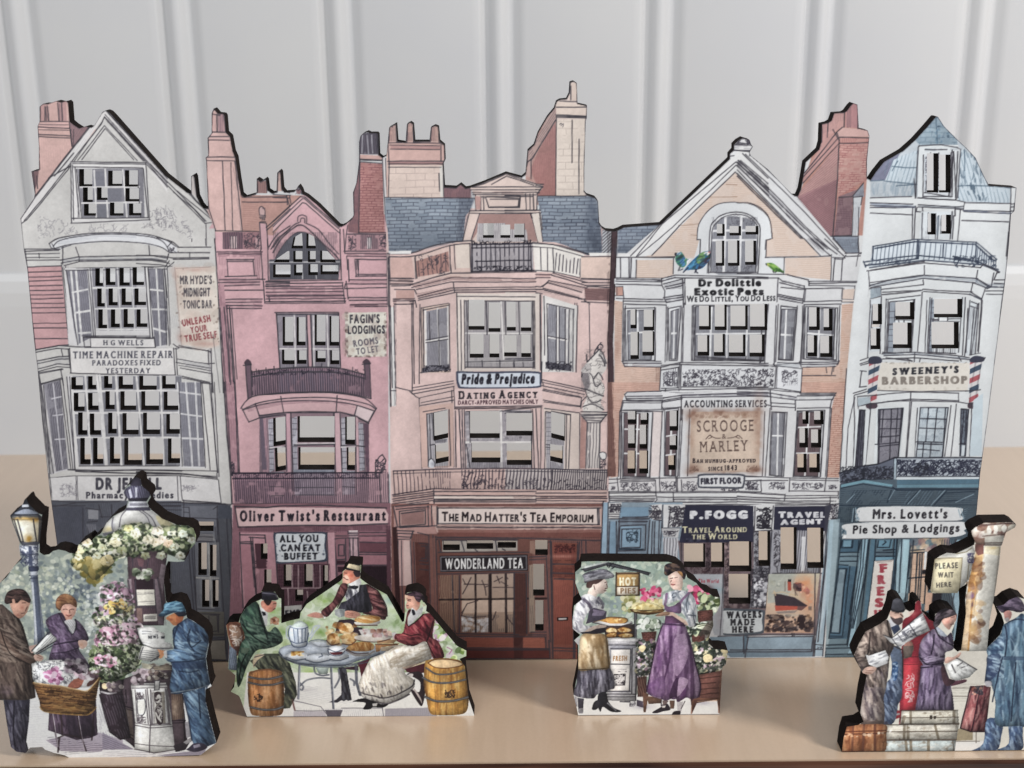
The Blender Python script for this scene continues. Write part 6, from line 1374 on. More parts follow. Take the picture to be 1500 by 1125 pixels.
B.sub('window');F('d1d6d8',"490,480 770,480 745,890 480,885",.015);F('9aa5b0',"510,490 545,490 530,880 500,880",.04);HT("510,490 545,490 530,880 500,880",2.2,92,1,K,.6,.1);HT("510,520 545,860",8,0,1.2,K,.6,.1);HT("500,850 700,885",3,90,1,K,.6,.1);L(1.7,"510,480 490,880;525,485 500,885;490,500 475,880;750,480 720,880;770,480 750,900;530,640 730,635;575,625 572,650;640,625 640,650;530,650 725,655;505,880 700,890;560,850 560,885;610,855 610,885;660,855 660,890");F('d9dcdd',"580,630 635,630 635,650 580,650");HOLE("540,488 748,625|522,658 722,852");B.back()
B.sub('window');F('c9d0d4',"800,500 870,520 840,900 770,905",.02);L(1.7,"805,500 765,905;860,530 815,900;870,520 845,890;805,540 860,560;815,510 870,530;790,560 775,880;835,560 805,900;895,500 865,880");HT("800,540 830,550 790,890 770,890",2,94,1,K,.5,.15);HT("840,540 870,530 845,890 820,890",2,94,1,K,.5,.15);B.back()
# barber fascia
L(1.7,"160,890 400,880 720,905 800,920;175,905 400,895 730,925 800,935;165,930 390,920 720,945;400,880 395,950;165,880 260,885;190,920 380,945;440,925 435,950;345,930 380,945;720,910 740,945;260,930 350,930",j=.35);HT("165,885 400,882 800,918 800,935 400,898 165,905",2,3,1.1,'4a5568',.6,.15)
B.sub('sign','cream barbershop board in black and grey letters')
F('d3cdc3',"150,955 800,960 790,1125 140,1125",.02);at(1220,540);F('d3cdc3',"335,0 1005,0 985,165 640,165 325,158",.02);at(1260,340);D("145,950 800,965",'b8b0a4 8d857c',30,1.6,.5)
T("SWEENEY'S","235,1045 722,1028",46,'25262e',b=4,serif=4,slant=.08,gap=5);T("BARBERSHOP","158,1115 785,1108",52,'7d746c',b=4,gap=6,serif=1);at(1220,540);D("330,130 985,165",'b8b0a4 c0b8ac',20,2,.4);L(1.2,"325,160 640,168 985,162",j=.4);B.back()
def POLE(lab,p,capb,foot):
    B.sub('barber_pole',lab);F('cdc8c8',p,.03)
    P=B.pts(p);y0,y1=P[:,1].min(),P[:,1].max();xl,xr=P[:,0].min()-1,P[:,0].max()+1
    Mx=B.full(p);h=(y1-y0)/5.2
    for i in range(7):
        c='2f4258' if i%2 else 'a84850';y=y0+(i-.3)*h
        q=np.array([(xl,y+6),(xr,y-4),(xr,y-4+h*.55),(xl,y+6+h*.55)])
        r=B.mask(B.map(q))
        if r:B._blend(r[:4],r[4]*Mx[r[0]:r[1],r[2]:r[3]]*.92,hexc(c))
    F('36384a',capb);F('4a3a44',foot);HT(p,9,92,2.2,'2a2430',.35,.1);B.back()
at(1220,540)
at(1260,340);POLE('striped barber pole left of the barbershop board',"65,955 145,945 125,1130 118,1290 50,1290 58,1110","~60,935 75,915 110,908 145,915 160,935 148,960 70,965","~48,1255 120,1255 118,1290 50,1290");POLE('striped barber pole right of the barbershop board',"805,940 895,930 870,1100 860,1290 795,1290 800,1100","~800,935 820,915 850,905 905,915 915,925 895,950 815,955","~795,1250 862,1250 860,1288 792,1290");L(1.6,"0,940 60,920;0,965 60,945;5,975 60,960;800,900 880,885;915,920 880,940")
at(1220,540)
L(1.7,"150,180 245,150;160,195 260,165;180,205 400,185 570,170 920,180;185,275 400,240 570,235 920,245 1020,260;185,265 570,225 920,235;570,175 570,235;920,180 920,245;245,20 200,15;245,130 195,135;210,20 195,135;260,210 275,255;180,215 185,290;1080,155 970,165;280,255 240,710;565,245 535,650;575,245 540,650;905,260 865,640;865,270 820,640;1020,255 1000,640;160,210 110,440 95,740;100,0 50,780;155,200 160,400 150,720;270,270 265,400 230,715;340,290 310,700;215,300 190,300;620,290 600,660",j=.4);F('a5b2ba',"180,215 275,205 275,250 185,275",.04);F('bccad2',"1030,230 1100,180 1090,640 1000,640",.02)
def SASH2(q,glass,vb,hb,gl,dk):
    B.sub('window');F('cfd5d8',q,.015);F(gl,glass,.05);HT(glass,2,86,1,dk,.55,.2);SC(glass,30,8,.8,dk,.4);L(1.8,vb,col='25242f',j=.3);L(1.8,hb,col='25242f',j=.3);P=B.pts(glass);o=' '.join(f"{(x - B.ox) * B.sc:.0f},{(y - B.oy) * B.sc:.0f}" for x,y in np.vstack([P,P[:1]]));L(2,o,j=.3,col='25242f');B.back()
SASH2("320,285 525,285 490,690 300,700","335,300 515,290 475,690 330,700","370,300 355,540;430,295 415,690;475,290 460,540;345,300 335,700;505,290 480,640","350,370 500,370;345,440 495,440;310,555 480,540;340,570 480,555;350,500 490,490",'8a8892','3f3d4a')
SASH2("625,280 855,280 810,650 600,660","640,285 845,285 800,650 610,655","700,290 680,530;765,290 740,530;825,290 805,640;720,545 710,650;665,545 655,650","640,365 830,370;635,435 820,440;615,535 800,540;620,590 780,600;620,550 800,555",'b9c4cb','5d6a78')
SASH2("175,300 260,300 225,715 150,720","195,305 235,305 215,715 165,720","205,310 180,715;220,310 195,715","",'5d5e6c','25242f');F('d3d8db',"240,310 270,300 240,700 222,710",.01);SASH2("930,295 1000,295 980,640 920,640","940,295 995,300 970,640 930,640","960,300 940,550;980,305 965,560","925,552 970,550",'6d7886','25242f');F('c3ccd2',"945,560 968,560 960,640 940,640",.01)
# iron balcony and blue shop
B.sub('balcony','black scrolled iron balcony above the pie shop')
F('aab3bd',"45,760 230,710 330,700 455,650 1110,650 1090,790 470,790 200,820 55,850",.04);F('5a6070',"45,760 230,710 330,700 455,655 455,800 200,820 55,850",.05);SC("50,715 455,835",200,8,1.3,'22242f',.8);SC("470,665 1090,785",330,9,1.4,'25283a',.85);F('4f5566',"590,690 690,690 690,780 590,780",.05,a=.5);SC("590,690 700,780",40,8,1.5,'22242f',.8)
L(2.2,"45,765 230,712 330,700 455,652 1105,652;55,850 220,815 450,812;450,650 448,830;465,650 462,800;470,790 1085,790;230,712 225,815",col='22242f',j=.3);F('9fb0bc',"450,660 465,660 462,820 446,825");B.back()
F('485763',"50,850 220,815 470,810 1080,795 1050,1125 40,1125",.06);F('c3ccd2',"470,795 1085,793 1083,808 470,812",.02);F('5f8394',"470,850 1075,845 1073,870 470,872",.04);F('6a93a3',"60,850 230,815 440,850 430,865 220,835 60,870",.05);F('4a6a7d',"470,815 1080,808 1076,842 470,848",.05);HT("50,880 1070,880 1050,1125 40,1125",3.2,0,1.2,'1d2a3a',.55,.2);HT("150,890 400,890 330,1010 100,1010",4,-60,1.3,'1a2433',.6,.2);HT("540,890 800,890 720,1000 520,1000",4.4,-62,1.2,'6d8696',.55,.3);L(2,"60,875 225,845 450,880 1070,880;470,890 1070,885;540,990 620,900;740,1000 830,900;830,910 1040,900;820,970 960,960;440,870 470,890;50,1000 500,1010 1050,1000;430,890 400,980",col='1d2a3a',j=.4);L(1.4,"550,990 640,890;720,1000 820,890;410,960 450,890;900,980 1030,920;100,980 160,920",col='8aa2b0',a=.7,j=.4)
at(0,0,1);F('52656f',"1229,742 1432,745 1408,972 1207,972",.06);F('44535e',"1229,742 1434,740 1430,760 1420,790 1224,790",.06);HT("1224,742 1432,742 1420,790 1224,790",3.2,0,1.1,'1d2a3a',.5,.2)
at(1210,740)
F('93a7b0',"20,110 100,100 85,330 20,1040 0,1040 10,300",.04);F('a5bfcc',"30,110 55,110 20,700 0,900 0,500",.03,a=.7)
B.sub('door','blue panelled side door of the pie shop');F('687f8b',"110,250 255,250 215,700 160,1085 0,1085 20,1000",.05);F('3f5c70',"110,250 250,250 245,340 105,350",.05);F('4a6a80',"95,440 225,450 170,980 25,975",.05);F('7b909c',"95,470 145,470 100,930 35,930",.04);F('6d92a6',"130,260 185,258 180,310 125,312",.04)
L(2.2,"110,250 90,440 20,975;255,250 240,330;120,260 110,310 190,310 195,258;100,345 240,345;105,375 235,375;105,410 230,410;90,435 160,440;95,465 155,465 130,600 100,940 35,935 60,700 95,465;175,450 120,960 25,960;225,450 155,1020;30,975 120,970;5,1025 180,1020;0,1075 150,1075;0,1095 150,1090;145,470 100,930",j=.35,col='182330');HT("150,440 225,450 170,970 120,970",2.2,97,1,'182330',.5,.2);HT("160,450 95,465 20,975 30,960",2,97,1,'182330',.4,.2);F('2f4558',"30,950 135,955 130,975 28,975",0,.6);B.back()
F('8fb0c0',"265,250 310,250 230,800 190,1085 150,1085 180,900",.04);L(2,"265,250 250,450 180,900 150,1080;285,250 270,450 190,900;310,255 290,500 200,900;320,250 250,870;240,260 225,450 170,800",j=.35,col='182330')
F('4f7084',"330,250 520,245 500,640 420,800 270,870 290,640",.05);B.sub('door','blue pie shop door with a cream banner');F('566a77',"365,255 500,250 480,640 300,860",.05);F('5f879c',"380,258 490,255 480,320 375,318",.04);F('6a93a8',"365,380 500,375 495,400 360,405",.04);L(2.2,"365,255 355,410;385,260 375,310 465,310 475,255;370,345 500,345;362,375 500,375;500,250 480,640;355,405 300,840;520,250 490,640;420,330 500,325;415,290 440,270 430,262;480,400 470,640",j=.35,col='182330');B.back()
B.sub('sign','cream hanging banner lettered FRESH');F('d6cfc8',"355,410 495,400 470,640 440,780 300,845 320,700",.03);
for i,(ch,x,y)in enumerate((('F',388,492),('R',373,575),('E',368,660),('S',358,744),('H',350,830))):T(ch,f"{x},{y} {x + 68 - i * 1},{y - 3}",58,'a03a46',b=5,serif=4)
L(1.2,"365,410 490,404;375,420 480,412",col='8a7a76',j=.4);B.back()
F('96b3bf',"550,250 620,250 595,640 560,700 500,640 520,400",.04);F('a5cad6',"570,255 610,255 580,640 550,640",.03,a=.8);L(2,"520,255 505,640;555,250 535,640;620,250 580,700;635,250 600,520;640,330 720,330",j=.35,col='182330')
B.sub('window','warm lit shop window beside the banner');F('c9a88f',"640,250 900,250 900,340 745,350 745,720 600,720 625,350",.05);BR("640,355 745,350 720,720 610,720",9,20,2,.9,'8a6a58',.6,.15);HT("640,255 900,340",12,88,3,'3a4a5a',.7,.1);D("640,255 900,335",'c9b08a d6bba0 8a6a70 4f6f80',40,6,.6);L(2.4,"670,350 650,720;705,350 685,720;620,350 735,345;600,535 730,525;620,330 720,325;640,260 610,640;745,360 720,720;690,360 668,720",j=.3,col='182330');F('d9dcdd',"722,340 740,340 730,470 715,470");F('1c1a22',"742,340 830,340 800,520 745,640 735,480",.05);F('1c1a22',"705,475 740,470 735,505 705,505");F('d0a890',"735,640 800,640 770,760 720,780",.05);F('23222c',"780,640 850,640 830,760 770,760",.05);HT("830,640 980,640 960,760 820,760",3,95,2,'23222c',.7,.1);F('93b2c2',"920,640 1000,620 980,1010 930,1010 950,780",.05);L(2,"940,640 920,760;990,620 960,1000",j=.3);B.back()
F('93b2c2',"950,260 1090,235 1090,270 960,340 940,330",.05);HT("830,250 960,250 950,340 850,340",3.4,92,2,'1f2c3c',.7,.1);L(2,"990,255 985,320;1050,245 1045,290;950,250 940,330",j=.3)
B.sub('sign','white ragged boards lettered for a pie shop');F('cfd1d2',"~225,50 240,20 330,12 600,8 960,18 1000,40 985,70 1005,95 960,112 700,118 300,125 240,115 215,90",.02);F('cfd1d2',"~115,165 140,140 300,128 600,122 960,120 1030,135 1040,165 1010,185 1020,210 900,235 500,242 160,248 120,235 140,200",.02);D("215,20 245,115",'cfd1d2 4a677a',12,2,.7);D("115,150 150,245",'cfd1d2 4a677a',14,2,.7);L(1.2,"240,122 990,116;130,248 500,244 900,238",j=.6,a=.6)
T("Mrs. Lovett's","340,98 890,95",66,'1f1d24',b=2,slant=.08,gap=7,space=24);T("Pie Shop & Lodgings","195,208 978,193",58,'1f1d24',b=1.5,slant=.08,gap=6,space=24);B.back()
HT("60,20 215,20 215,125 80,125",3,88,1.3,'182330',.6,.15);HT("75,130 130,130 110,245 75,245",3,88,1.3,'9ab0bd',.5,.2);HT("1000,20 1100,20 1090,110 1000,110",3,-30,1.2,'8aa2b0',.5,.3);L(1.6,"200,25 190,120;215,20 225,115;985,20 1010,100;970,30 985,90",col='8aa2b0',j=.6)
F('687f8b',"0,1040 190,1035 150,1100 0,1105",.05);L(2,"0,1050 180,1045;0,1095 190,1090",col='182330',j=.4)
# ink line along the whole cut
at(0,0,1);L(1.8,OUT,j=.2,a=.8)
SC("1218,724 1229,760",10,6,1.2,'cfd1d2',.7)

B.model(('sign','poster','parrot','barber_pole'),.03,.08,.0)
street=empty('street_model',(0,Y_FACADE,0),'long flat wooden street of five printed Victorian houses with cut-out windows','model houses')
B.build(street,MATS)

# ------------------------------------------------------------------ figure board: flower kiosk and paper seller (left)
def new_board(Y,box,out,t=.0053,res=6200.0):
    global B,at,F,L,HT,BR,S,T,HOLE,D,ST,SC
    B=Board(Y,res,box,t)
    at,F,L,HT,BR,S,T,HOLE,D,ST,SC=B.at,B.F,B.L,B.HT,B.BR,B.S,B.T,B.HOLE,B.dabs,B.strokes,B.scrib
    at(0,0,1);B.outline=B.map(B.pts(out));B.cur=0
new_board(on_table(180,1109)[1],(-45,690,330,1116),
 "-30,1022 -38,960 -30,900 -12,872 0,854 10,845 21,829 32,819 29.6,814 28,800 29,795 16,760 15,755 24,749 33.6,738 36,732 39,731 41.6,737.6 56,752 61.6,754 61,768 58,795 58,809 64,813 72,812 78,807 86,805 96,807 102,810 110,811 113,807 115,798 130,788 134,792 140,786 147,782 150,778 "
 "156,766 166,756 182,748 185,744 188,732 186,728 181,722 184,714 192,708 194,702 200,699 206,702 208,712 219,721 221,728 216,736 218,742 222,747 226,750 238,760 248,764 260,769 276,770 283,774 287,784 286,796 273,810 270,822 260,823 246,822 243,830 240,850 243,880 246,883 258,880 267,883 272,893 274,905 284,910 "
 "299,921 305,931 306,944 302,964 304,979 307.6,1000 310,1005 301,1010 301,1026 310,1062 317,1088 304,1098 294,1106 262,1107 185,1110 102,1110 94,1106 80,1103 66,1098 62,1094 44,1095 37.6,1103 24,1101 16,1094 10,1060 5,1026")
WH='e2e0dc'
at(0,0,1)
BG=B.part('foliage','hazy grey green trees printed behind the figures')
F('959e94',"-45,690 330,690 330,1116 -45,1116",.06);D("-45,800 200,1000",'bdc3ae a9b1a0 868f8a 727c7c cfd1bc 949d92',800,3.8,.65,1.8,.03)
D("~92,850 112,832 136,846 144,880 112,895",'5d6872 6d7880 525c68 7a858a',110,3.4,.7);D("60,890 100,960",'66727a 737f82 8a9490',70,3.2,.6);S('74818a',"75,880",12,30,.6);S('7d8a88',"130,900",20,14,.5);D("60,820 180,1000",'6d7a82 5f6d76 7b8a8c',130,3.2,.55);D("0,830 130,900",'cfd2b8 d9dac6 b5bda6',200,2.6,.7);D("120,870 175,960",'d3d6cb c5c9c0 a9b0aa',180,2.8,.7);S('dfe3dc',"150,880",14,24,.6);ST("0,830 180,1000",'6a7a74 54646a dfe3da',130,60,7,1,.55,60)
PV=B.part('pavement','white stone pavement under the paper seller');F('dcdad6',"30,1010 330,1000 330,1116 -45,1116 5,1040",.03);HT("40,1010 300,1116",3,2,.8,'9a96a2',.5,.35);at(0,940,6.25);F('a79ba6',"420,900 620,860 900,830 1125,900 1125,960 900,1010 560,1000",.06);HT("420,860 1125,960 900,1020 560,1010",4,-3,1.3,'4d4252',.7,.15);HT("590,1010 1125,960 1125,1070 600,1060",3.4,-5,.8,'6d6572',.6,.25);F('e2e0de',"590,1040 1125,985 1125,1020 650,1062",.02);at(150,940,6.25);F('8f8594',"0,830 300,990 0,990",.06);HT("0,840 300,1000 0,1010",3.6,24,1.1,'4d4252',.65,.15);F('dddad8',"0,990 300,985 700,1030 940,980 930,1040 200,1066 0,1066",.03);F('8d8490',"500,1040 950,985 920,1042 640,1052",.05);HT("0,1000 900,1060",3.4,-3,.9,'5d5562',.6,.25)
# lamp
at(0,720,6.25)
B.part('street_lamp','iron street lamp with a glowing lantern');F('a9b2c2',"285,560 350,560 345,760 385,1125 420,1400 310,1400 318,1125 280,790",.03);F('5b6378',"300,780 345,770 350,870 395,1400 330,1400 325,1125",.05);HT("285,780 345,780 410,1400 320,1400",2.4,95,1.3,'4a5266',.6,.15);F('dfe3e8',"285,830 305,830 345,1400 325,1400",.02,a=.8)
F('d0d4de',"~185,490 350,485 345,560 310,600 350,640 330,680 240,670 225,630 255,600 190,570",.03);SC("185,490 350,690",60,10,1.4,'3f4660',.75);F('4d5570',"260,500 290,500 300,680 265,680",.05);F('3f4660',"~265,690 350,690 345,730 275,735");L(2,"270,770 345,770;280,795 345,790;265,690 350,690;190,580 350,575",col='3a4056');F('d0d4de',"275,735 345,730 345,765 280,768",.03)
B.sub('lantern');F('2f323c',"95,215 215,100 215,75 245,65 262,105 350,200 385,230 380,255 100,250",.06);HT("110,225 350,215 380,250 110,250",2.6,2,1.4,'9aa2b0',.6,.2);F('c9cdd6',"205,120 260,118 265,140 200,142",.03);F('8f96a6',"~150,190 240,160 340,190 340,205 150,205",.05);F('3a3a40',"100,245 385,245 365,470 185,470",.05);F('e8dfc4',"118,265 190,262 232,462 186,450",.03);F('efe6cc',"170,265 300,262 330,455 235,465",.03);F('ead9b4',"310,262 378,262 360,462 338,460",.03);S('c99a44',"210,250",20,4,.9);S('b8862e',"262,430",7,9,.95);S('fbf6e6',"220,330",12,16,.7);S('c08a30',"330,260",10,5,.7);L(2.4,"160,255 215,465;305,255 335,460;130,260 190,455;350,215 365,260 355,470;385,240 365,470",col='35323a',j=.2);F('6b6c7a',"185,465 365,462 350,490 200,492",.05);B.back()
# kiosk
at(100,690)
KI=B.part('kiosk','domed newspaper kiosk hung with flowers');F('5a454d',"430,580 730,580 700,800 715,950 700,1130 430,1130 440,800",.07);HT("430,600 720,1130",2.6,90,1.1,'22161d',.55,.2);F('8d7a80',"430,790 460,790 490,1125 460,1125",.05);F('7b6870',"625,790 660,790 700,1125 660,1125",.06);F('8a777e',"680,680 720,690 700,820 690,900 665,780",.05);F('2b1d24',"480,790 625,790 625,865 490,865",.05);F('d8d2c2',"495,870 630,868 638,985 505,990",.03);HT("505,885 625,905",3,0,1.6,'5a5458',.75,.2);HT("510,945 630,970",3.4,0,1.4,'5a5458',.7,.2);F('dcd6c8',"550,1050 650,1045 652,1098 552,1102",.03);HT("560,1058 640,1085",3.2,0,2.2,'3a3438',.8,.1);F('8a6d62',"500,1000 540,1000 545,1110 505,1110",.05,a=.7);L(1.6,"440,800 480,1125;490,795 500,1000;630,795 645,1040;655,780 690,1000;495,870 505,990 638,985;480,1000 640,1000;470,640 475,700;520,640 530,720;590,640 580,700",j=.4);F('6a4a50',"505,640 560,640 545,700 520,700",.05)
DM=B.sub('dome');F('dedcd6',"~250,440 290,370 350,325 420,285 600,285 660,330 720,360 790,400 760,430 500,430 330,450",.02);F('e6d9a8',"~640,325 720,360 780,400 690,410",.04);S('e3cf8a',"290,430",10,7,.9);S('d9c88e',"480,400",14,8,.5);S('b9b6ba',"590,370",10,18,.5);L(1.8,"~420,290 385,340 370,440;~520,290 580,340 610,430;~545,290 610,340 650,420;~330,340 320,400 330,440",col='5a5660',j=.2);S('8d8c98',"330,410",4,10,.6);F('8f8e98',"250,455 330,440 330,460 260,475",.04);F('4a4656',"425,268 595,262 605,290 415,290",.05);F('c9c8ce',"445,222 570,222 590,262 430,268",.03);HT("450,235 580,255",3,0,2.4,'3a3648',.8,.05);F('6d6a80',"~405,160 440,115 530,105 590,140 600,180 560,215 450,215 425,195",.04);HT("~405,160 440,115 530,105 590,140 600,180 560,215 450,215",3.4,80,1.8,'2f2c40',.8,.05);F('c3c3d0',"440,140 455,130 470,190 455,200");F('c3c3d0',"490,120 505,120 505,190 492,195");F('3a3644',"~455,105 470,60 500,40 530,60 535,105",.05);F('2b2833',"430,200 590,195 575,222 450,222");B.back()
# base of the kiosk
at(150,940,6.25)
F('53434a',"160,350 600,200 700,250 760,700 780,960 640,960 300,980 180,860",.07);HT("160,400 300,960 180,860",3,88,1.2,'1f151b',.6,.15);F('6a5a52',"165,590 270,620 290,900 190,850",.06);L(1.8,"170,580 275,610;165,600 280,630;190,650 200,820 280,860;190,830 295,900;215,440 220,560;170,870 300,960",col='1f151b',j=.4);F('6d5648',"630,480 740,480 750,700 640,720",.08);HT("620,470 750,740",3,90,1.1,'1f151b',.5,.2);S('b5a088',"665,610",6,16,.6);F('4d3f44',"640,740 760,720 780,900 660,930",.06);L(2,"640,720 760,720;640,745 760,740;640,780 640,930;745,730 755,900",col='1f151b')
B.sub('panel','white panelled foot of the kiosk');F('dedbd4',"262,395 590,390 640,760 665,990 470,1020 295,985 300,740",.03);F('c9c6c0',"265,385 580,375 585,420 270,425",.04);L(1.8,"262,395 590,395;275,425 590,420;410,430 440,760 430,1015;300,745 440,765 630,760;300,765 430,790 640,775;295,930 430,950 660,960;300,440 320,730;395,440 420,750;440,440 455,750;590,430 620,760;575,430 610,750;440,755 610,750",j=.35,col='4a4046');F('d2cfc6',"310,540 390,540 395,660 320,660",.03);L(1.6,"~320,520 380,520 395,570 390,640 370,670 330,665 320,600 320,520",j=.3);SC("300,460 385,530",34,9,1.2,'4a4046',.7);SC("315,670 400,745",34,9,1.2,'4a4046',.7);F('8d8478',"455,465 570,455 580,745 480,750",.05);F('d0ccc2',"460,470 485,470 500,745 482,745");F('3a2d31',"~475,470 530,460 545,520 530,570 485,560",.06);F('3a2d31',"~485,600 545,590 555,740 500,745",.06);L(2.4,"~495,520 520,490 530,530 505,555;~510,620 540,640 520,690 535,730;~490,650 510,700 530,720",col='cfcac0',j=.3);SC("480,470 550,740",30,9,1.3,'cfcac0',.6);HT("570,440 600,760",2.4,86,1,'5a5058',.6,.15);HT("440,440 480,760",2,86,1.2,'4a4046',.7,.1);F('3a3238',"650,950 740,920 830,870 760,990 670,1010",.05);F('cfc8c8',"740,920 810,875 840,900 770,940",.04);F('cfc8cc',"755,740 790,730 810,870 770,880",.04);L(1.8,"295,985 430,1010 470,1020 665,990",col='4a4046');B.back()
F('e0dcd6',"480,360 525,355 520,440 475,445",.03);L(1.4,"480,360 525,355 520,440 475,445 480,360");F('44353a',"290,300 420,280 420,360 280,370",.06);D("280,260 430,370",'d8c9cc c9b3b8 3a2d31 5d4a50',40,4,.8);D("430,220 620,340",'3a2d31 6d5a50 8f8478 cfc8b8 241a1f',50,4,.75);F('c9c2a8',"355,190 470,215 440,250 370,245",.05);F('8d7f6c',"460,225 620,215 640,260 480,260",.06);HT("440,200 640,330",3,4,1.3,'1f151b',.6,.15)
# vase of flowers
at(120,860,5.357)
B.part('flower_tub','dark tapering tub of pink and green flowers');F('33272e',"135,790 320,790 310,960 310,1125 215,1125 160,930",.06);HT("140,830 310,1125",3.4,84,1.3,'8d8490',.35,.35);at(0,940,6.25);F('33272e',"905,480 1125,470 1200,880 1100,900 1000,830 960,700",.07);HT("905,490 1180,880",4,78,1.4,'857b88',.45,.3);at(120,860,5.357);F('241b20',"140,740 330,720 320,800 200,840 140,810",.06);L(3,"~150,820 220,835 290,815 325,780",col='b9b4b4',j=.2);F('d0b890',"~160,760 185,755 210,780 185,800 160,790",.05);D("210,740 310,820",'4a3f44 c9bcb4 6a5a60',26,4,.8)
B.sub('flowers');
for q,c,n,r in(("~160,0 300,-40 390,60 400,200 360,260 200,160 150,60",'c9a2b4 b58aa0 dfc3cc 7a5a70 e8d8dc 4a5a48',90,5),("~90,240 200,130 380,130 400,280 330,310 150,320",'5a6a50 c9c9a0 d8cdd0 c3a0b8 39452f e0dccb b3b894',130,4.6),("~180,130 320,120 380,190 260,210",'d9b860 e5cf86 c99a4a 4a4030',26,5),("~130,360 260,300 450,330 470,420 350,520 200,520 110,600 60,640 90,520",'cf9db2 e3c3cd b87c98 dcb0bf 7a4a62 efdfe2 5a6a4c',210,5),("~50,640 100,480 300,460 470,440 440,620 330,700 210,740 60,700",'4a5a3c 8a9a6c c3cba0 39452c dfe3c8 6d7d55 2b3222',230,4.6),("~120,560 200,540 260,590 210,620 130,610",'d9a0b4 e8c3cf c06f92 f0dde2',46,5),("300,300 470,440",'cf9db2 e3c3cd 5a4a4c dfd6cf',60,5)):F('46503c',q,.1,a=.75);D(q,c,int(n*1.8),r*.72,.88,1.9);D(q,'1f241c 2b2a26 39402f',n//3,2.0,.7,2.2)
ST("60,130 470,720",'2b2a26 e9e6dc 6d5562',150,60,6,1,.6,70);B.back()
# hanging flowers round the dome
at(100,690)
B.part('flower_garland','garland of cream flowers round the kiosk dome')
for q,c,n in(("~60,560 150,490 300,480 400,410 520,390 640,420 800,400 900,410 930,480 900,540 860,650 760,620 640,580 500,620 380,600 330,680 200,800 120,740 20,690 40,640",'39452f 566548 2b3324 6d7a54 46523a',330),("~60,560 150,500 300,480 420,400 560,390 680,420 860,410 930,480 800,560 600,560 330,650 160,660",'c9cba0 dfdcc0 8a9a68 eae6d0 a9b584 566548',260)):
    F('3a4430',q,.1,a=.8);D(q,c,int(n*1.5),3.5,.85,2.0);D(q,'20261a 2b3324',n//2,2.4,.75,2.4)
D("~40,650 150,640 300,690 200,820 100,740",'8a7a3c b9a35c 5a5a30 c9b878 6d6a34',110,4.4,.85,2.4)
for x,y,r,c in((495,460,38,'e6e3c8'),(580,500,36,'e9e2c4'),(655,440,44,'f0e6d4'),(640,520,40,'efe2c6'),(690,500,36,'f0e0cc'),(735,530,38,'ebcfae'),(345,520,44,'e6dfba'),(285,655,50,'ead69a'),(390,580,36,'c9d09a'),(440,420,34,'d8d493'),(565,620,34,'cdd0a0'),(680,620,36,'dde0c2'),(820,620,36,'e6e6d2'),(80,580,36,'ecd6a8'),(140,525,36,'efd9b8'),(840,460,34,'dfe8d2'),(905,505,30,'e6ead6'),(75,630,30,'e3dcb8'),(210,620,32,'d6d8b8'),(250,560,34,'cfd2ac'),(770,560,30,'d6dcc0'),(505,745,32,'d8dcc8'),(585,760,26,'e0e2d4')):
    k=r/100.0;F(c,"~"+' '.join(f"{x + r * (1 + .18 * math.sin(5 * t)) * math.cos(t):.0f},{y + .8 * r * (1 + .18 * math.sin(5 * t + x)) * math.sin(t):.0f}" for t in np.linspace(0,6.0,14)),.07);S('a8843c',f"{x},{y}",1.5,1.3,.8);ST(f"{x - r},{y - r} {x + r},{y + r}",'6d6a44 fbf8ea',5,60,6,.9,.6,80)
D("470,720 610,790",'46523a dfe3d0 8a9a78',24,3.6,.8)
# standing paper reader in brown
at(0,880,6.25)
def FACE(sk,hd,eye=None,mouth=None):
    S(hd,sk,4,4,.4)
B.part('person','dark haired man in a long brown coat reading a paper');F('33303c',"35,905 275,905 265,1100 240,1300 275,1420 390,1450 240,1470 250,1500 110,1480 90,1300 45,1100",.07);ST("40,910 270,1420",'17141c 5d5866 6d6a78',60,82,22,1.6,.6,14);F('17141a',"~100,1450 230,1450 265,1440 390,1455 300,1462 260,1470 250,1500 180,1500 110,1480",.04);F('d5d0d0',"150,1480 190,1475 180,1495");L(2.2,"240,1300 270,1420;130,920 120,1200 150,1440",col='17141c')
F('c58a72',"~120,130 250,50 245,90 230,130 190,160 140,160",.05);F('cf9a82',"~95,-20 270,-20 255,85 235,120 170,150 120,110",.05)
CO=B.sub('coat');F('5d4c44',"-240,60 20,30 110,110 170,160 215,240 265,440 330,500 320,560 290,600 320,890 240,910 0,905 -240,880",.08);F('3b2e2a',"100,110 170,165 250,430 270,640 290,880 230,900 200,500 130,250",.08);ST("-240,60 320,900",'3a2c28 8d7868 6d5a50 241a18 a08c7a',230,82,26,1.8,.55,16);ST("-10,120 200,560",'a89484 2a1f1c',50,40,22,1.6,.6,25);F('70584c',"~0,280 80,380 200,470 330,500 335,550 270,580 120,510 20,440",.07);ST("0,300 330,570",'3a2c28 a89484 9a8474',50,30,22,1.6,.6,18);L(2.4,"~10,280 90,480 270,580;~170,165 210,250 265,440;290,590 320,880",col='241a18');S('8a7480',"60,830",16,14,.35);B.back()
B.sub('hair');F('3a2a28',"~40,0 70,-80 150,-110 230,-95 280,-20 270,20 200,-10 160,20 110,20 60,30",.1);ST("40,-110 280,30",'17100f 6d5048',36,10,12,1.3,.6,30);B.back();F('cf9a82',"~110,-10 130,-15 140,20 120,45",.04);S('a8604e',"200,60",4,5,.5);L(1.4,"205,20 235,18;250,55 232,95;195,115 225,112",col='4a2a24');S('a85a4a',"170,130",5,3,.5);F('d9b09c',"~310,500 360,490 400,520 380,550 330,550",.04);F('d9b0a0',"~265,420 320,405 345,400 330,450 290,480",.04);L(1.2,"350,500 385,515;345,520 380,530",col='7a4a3c')
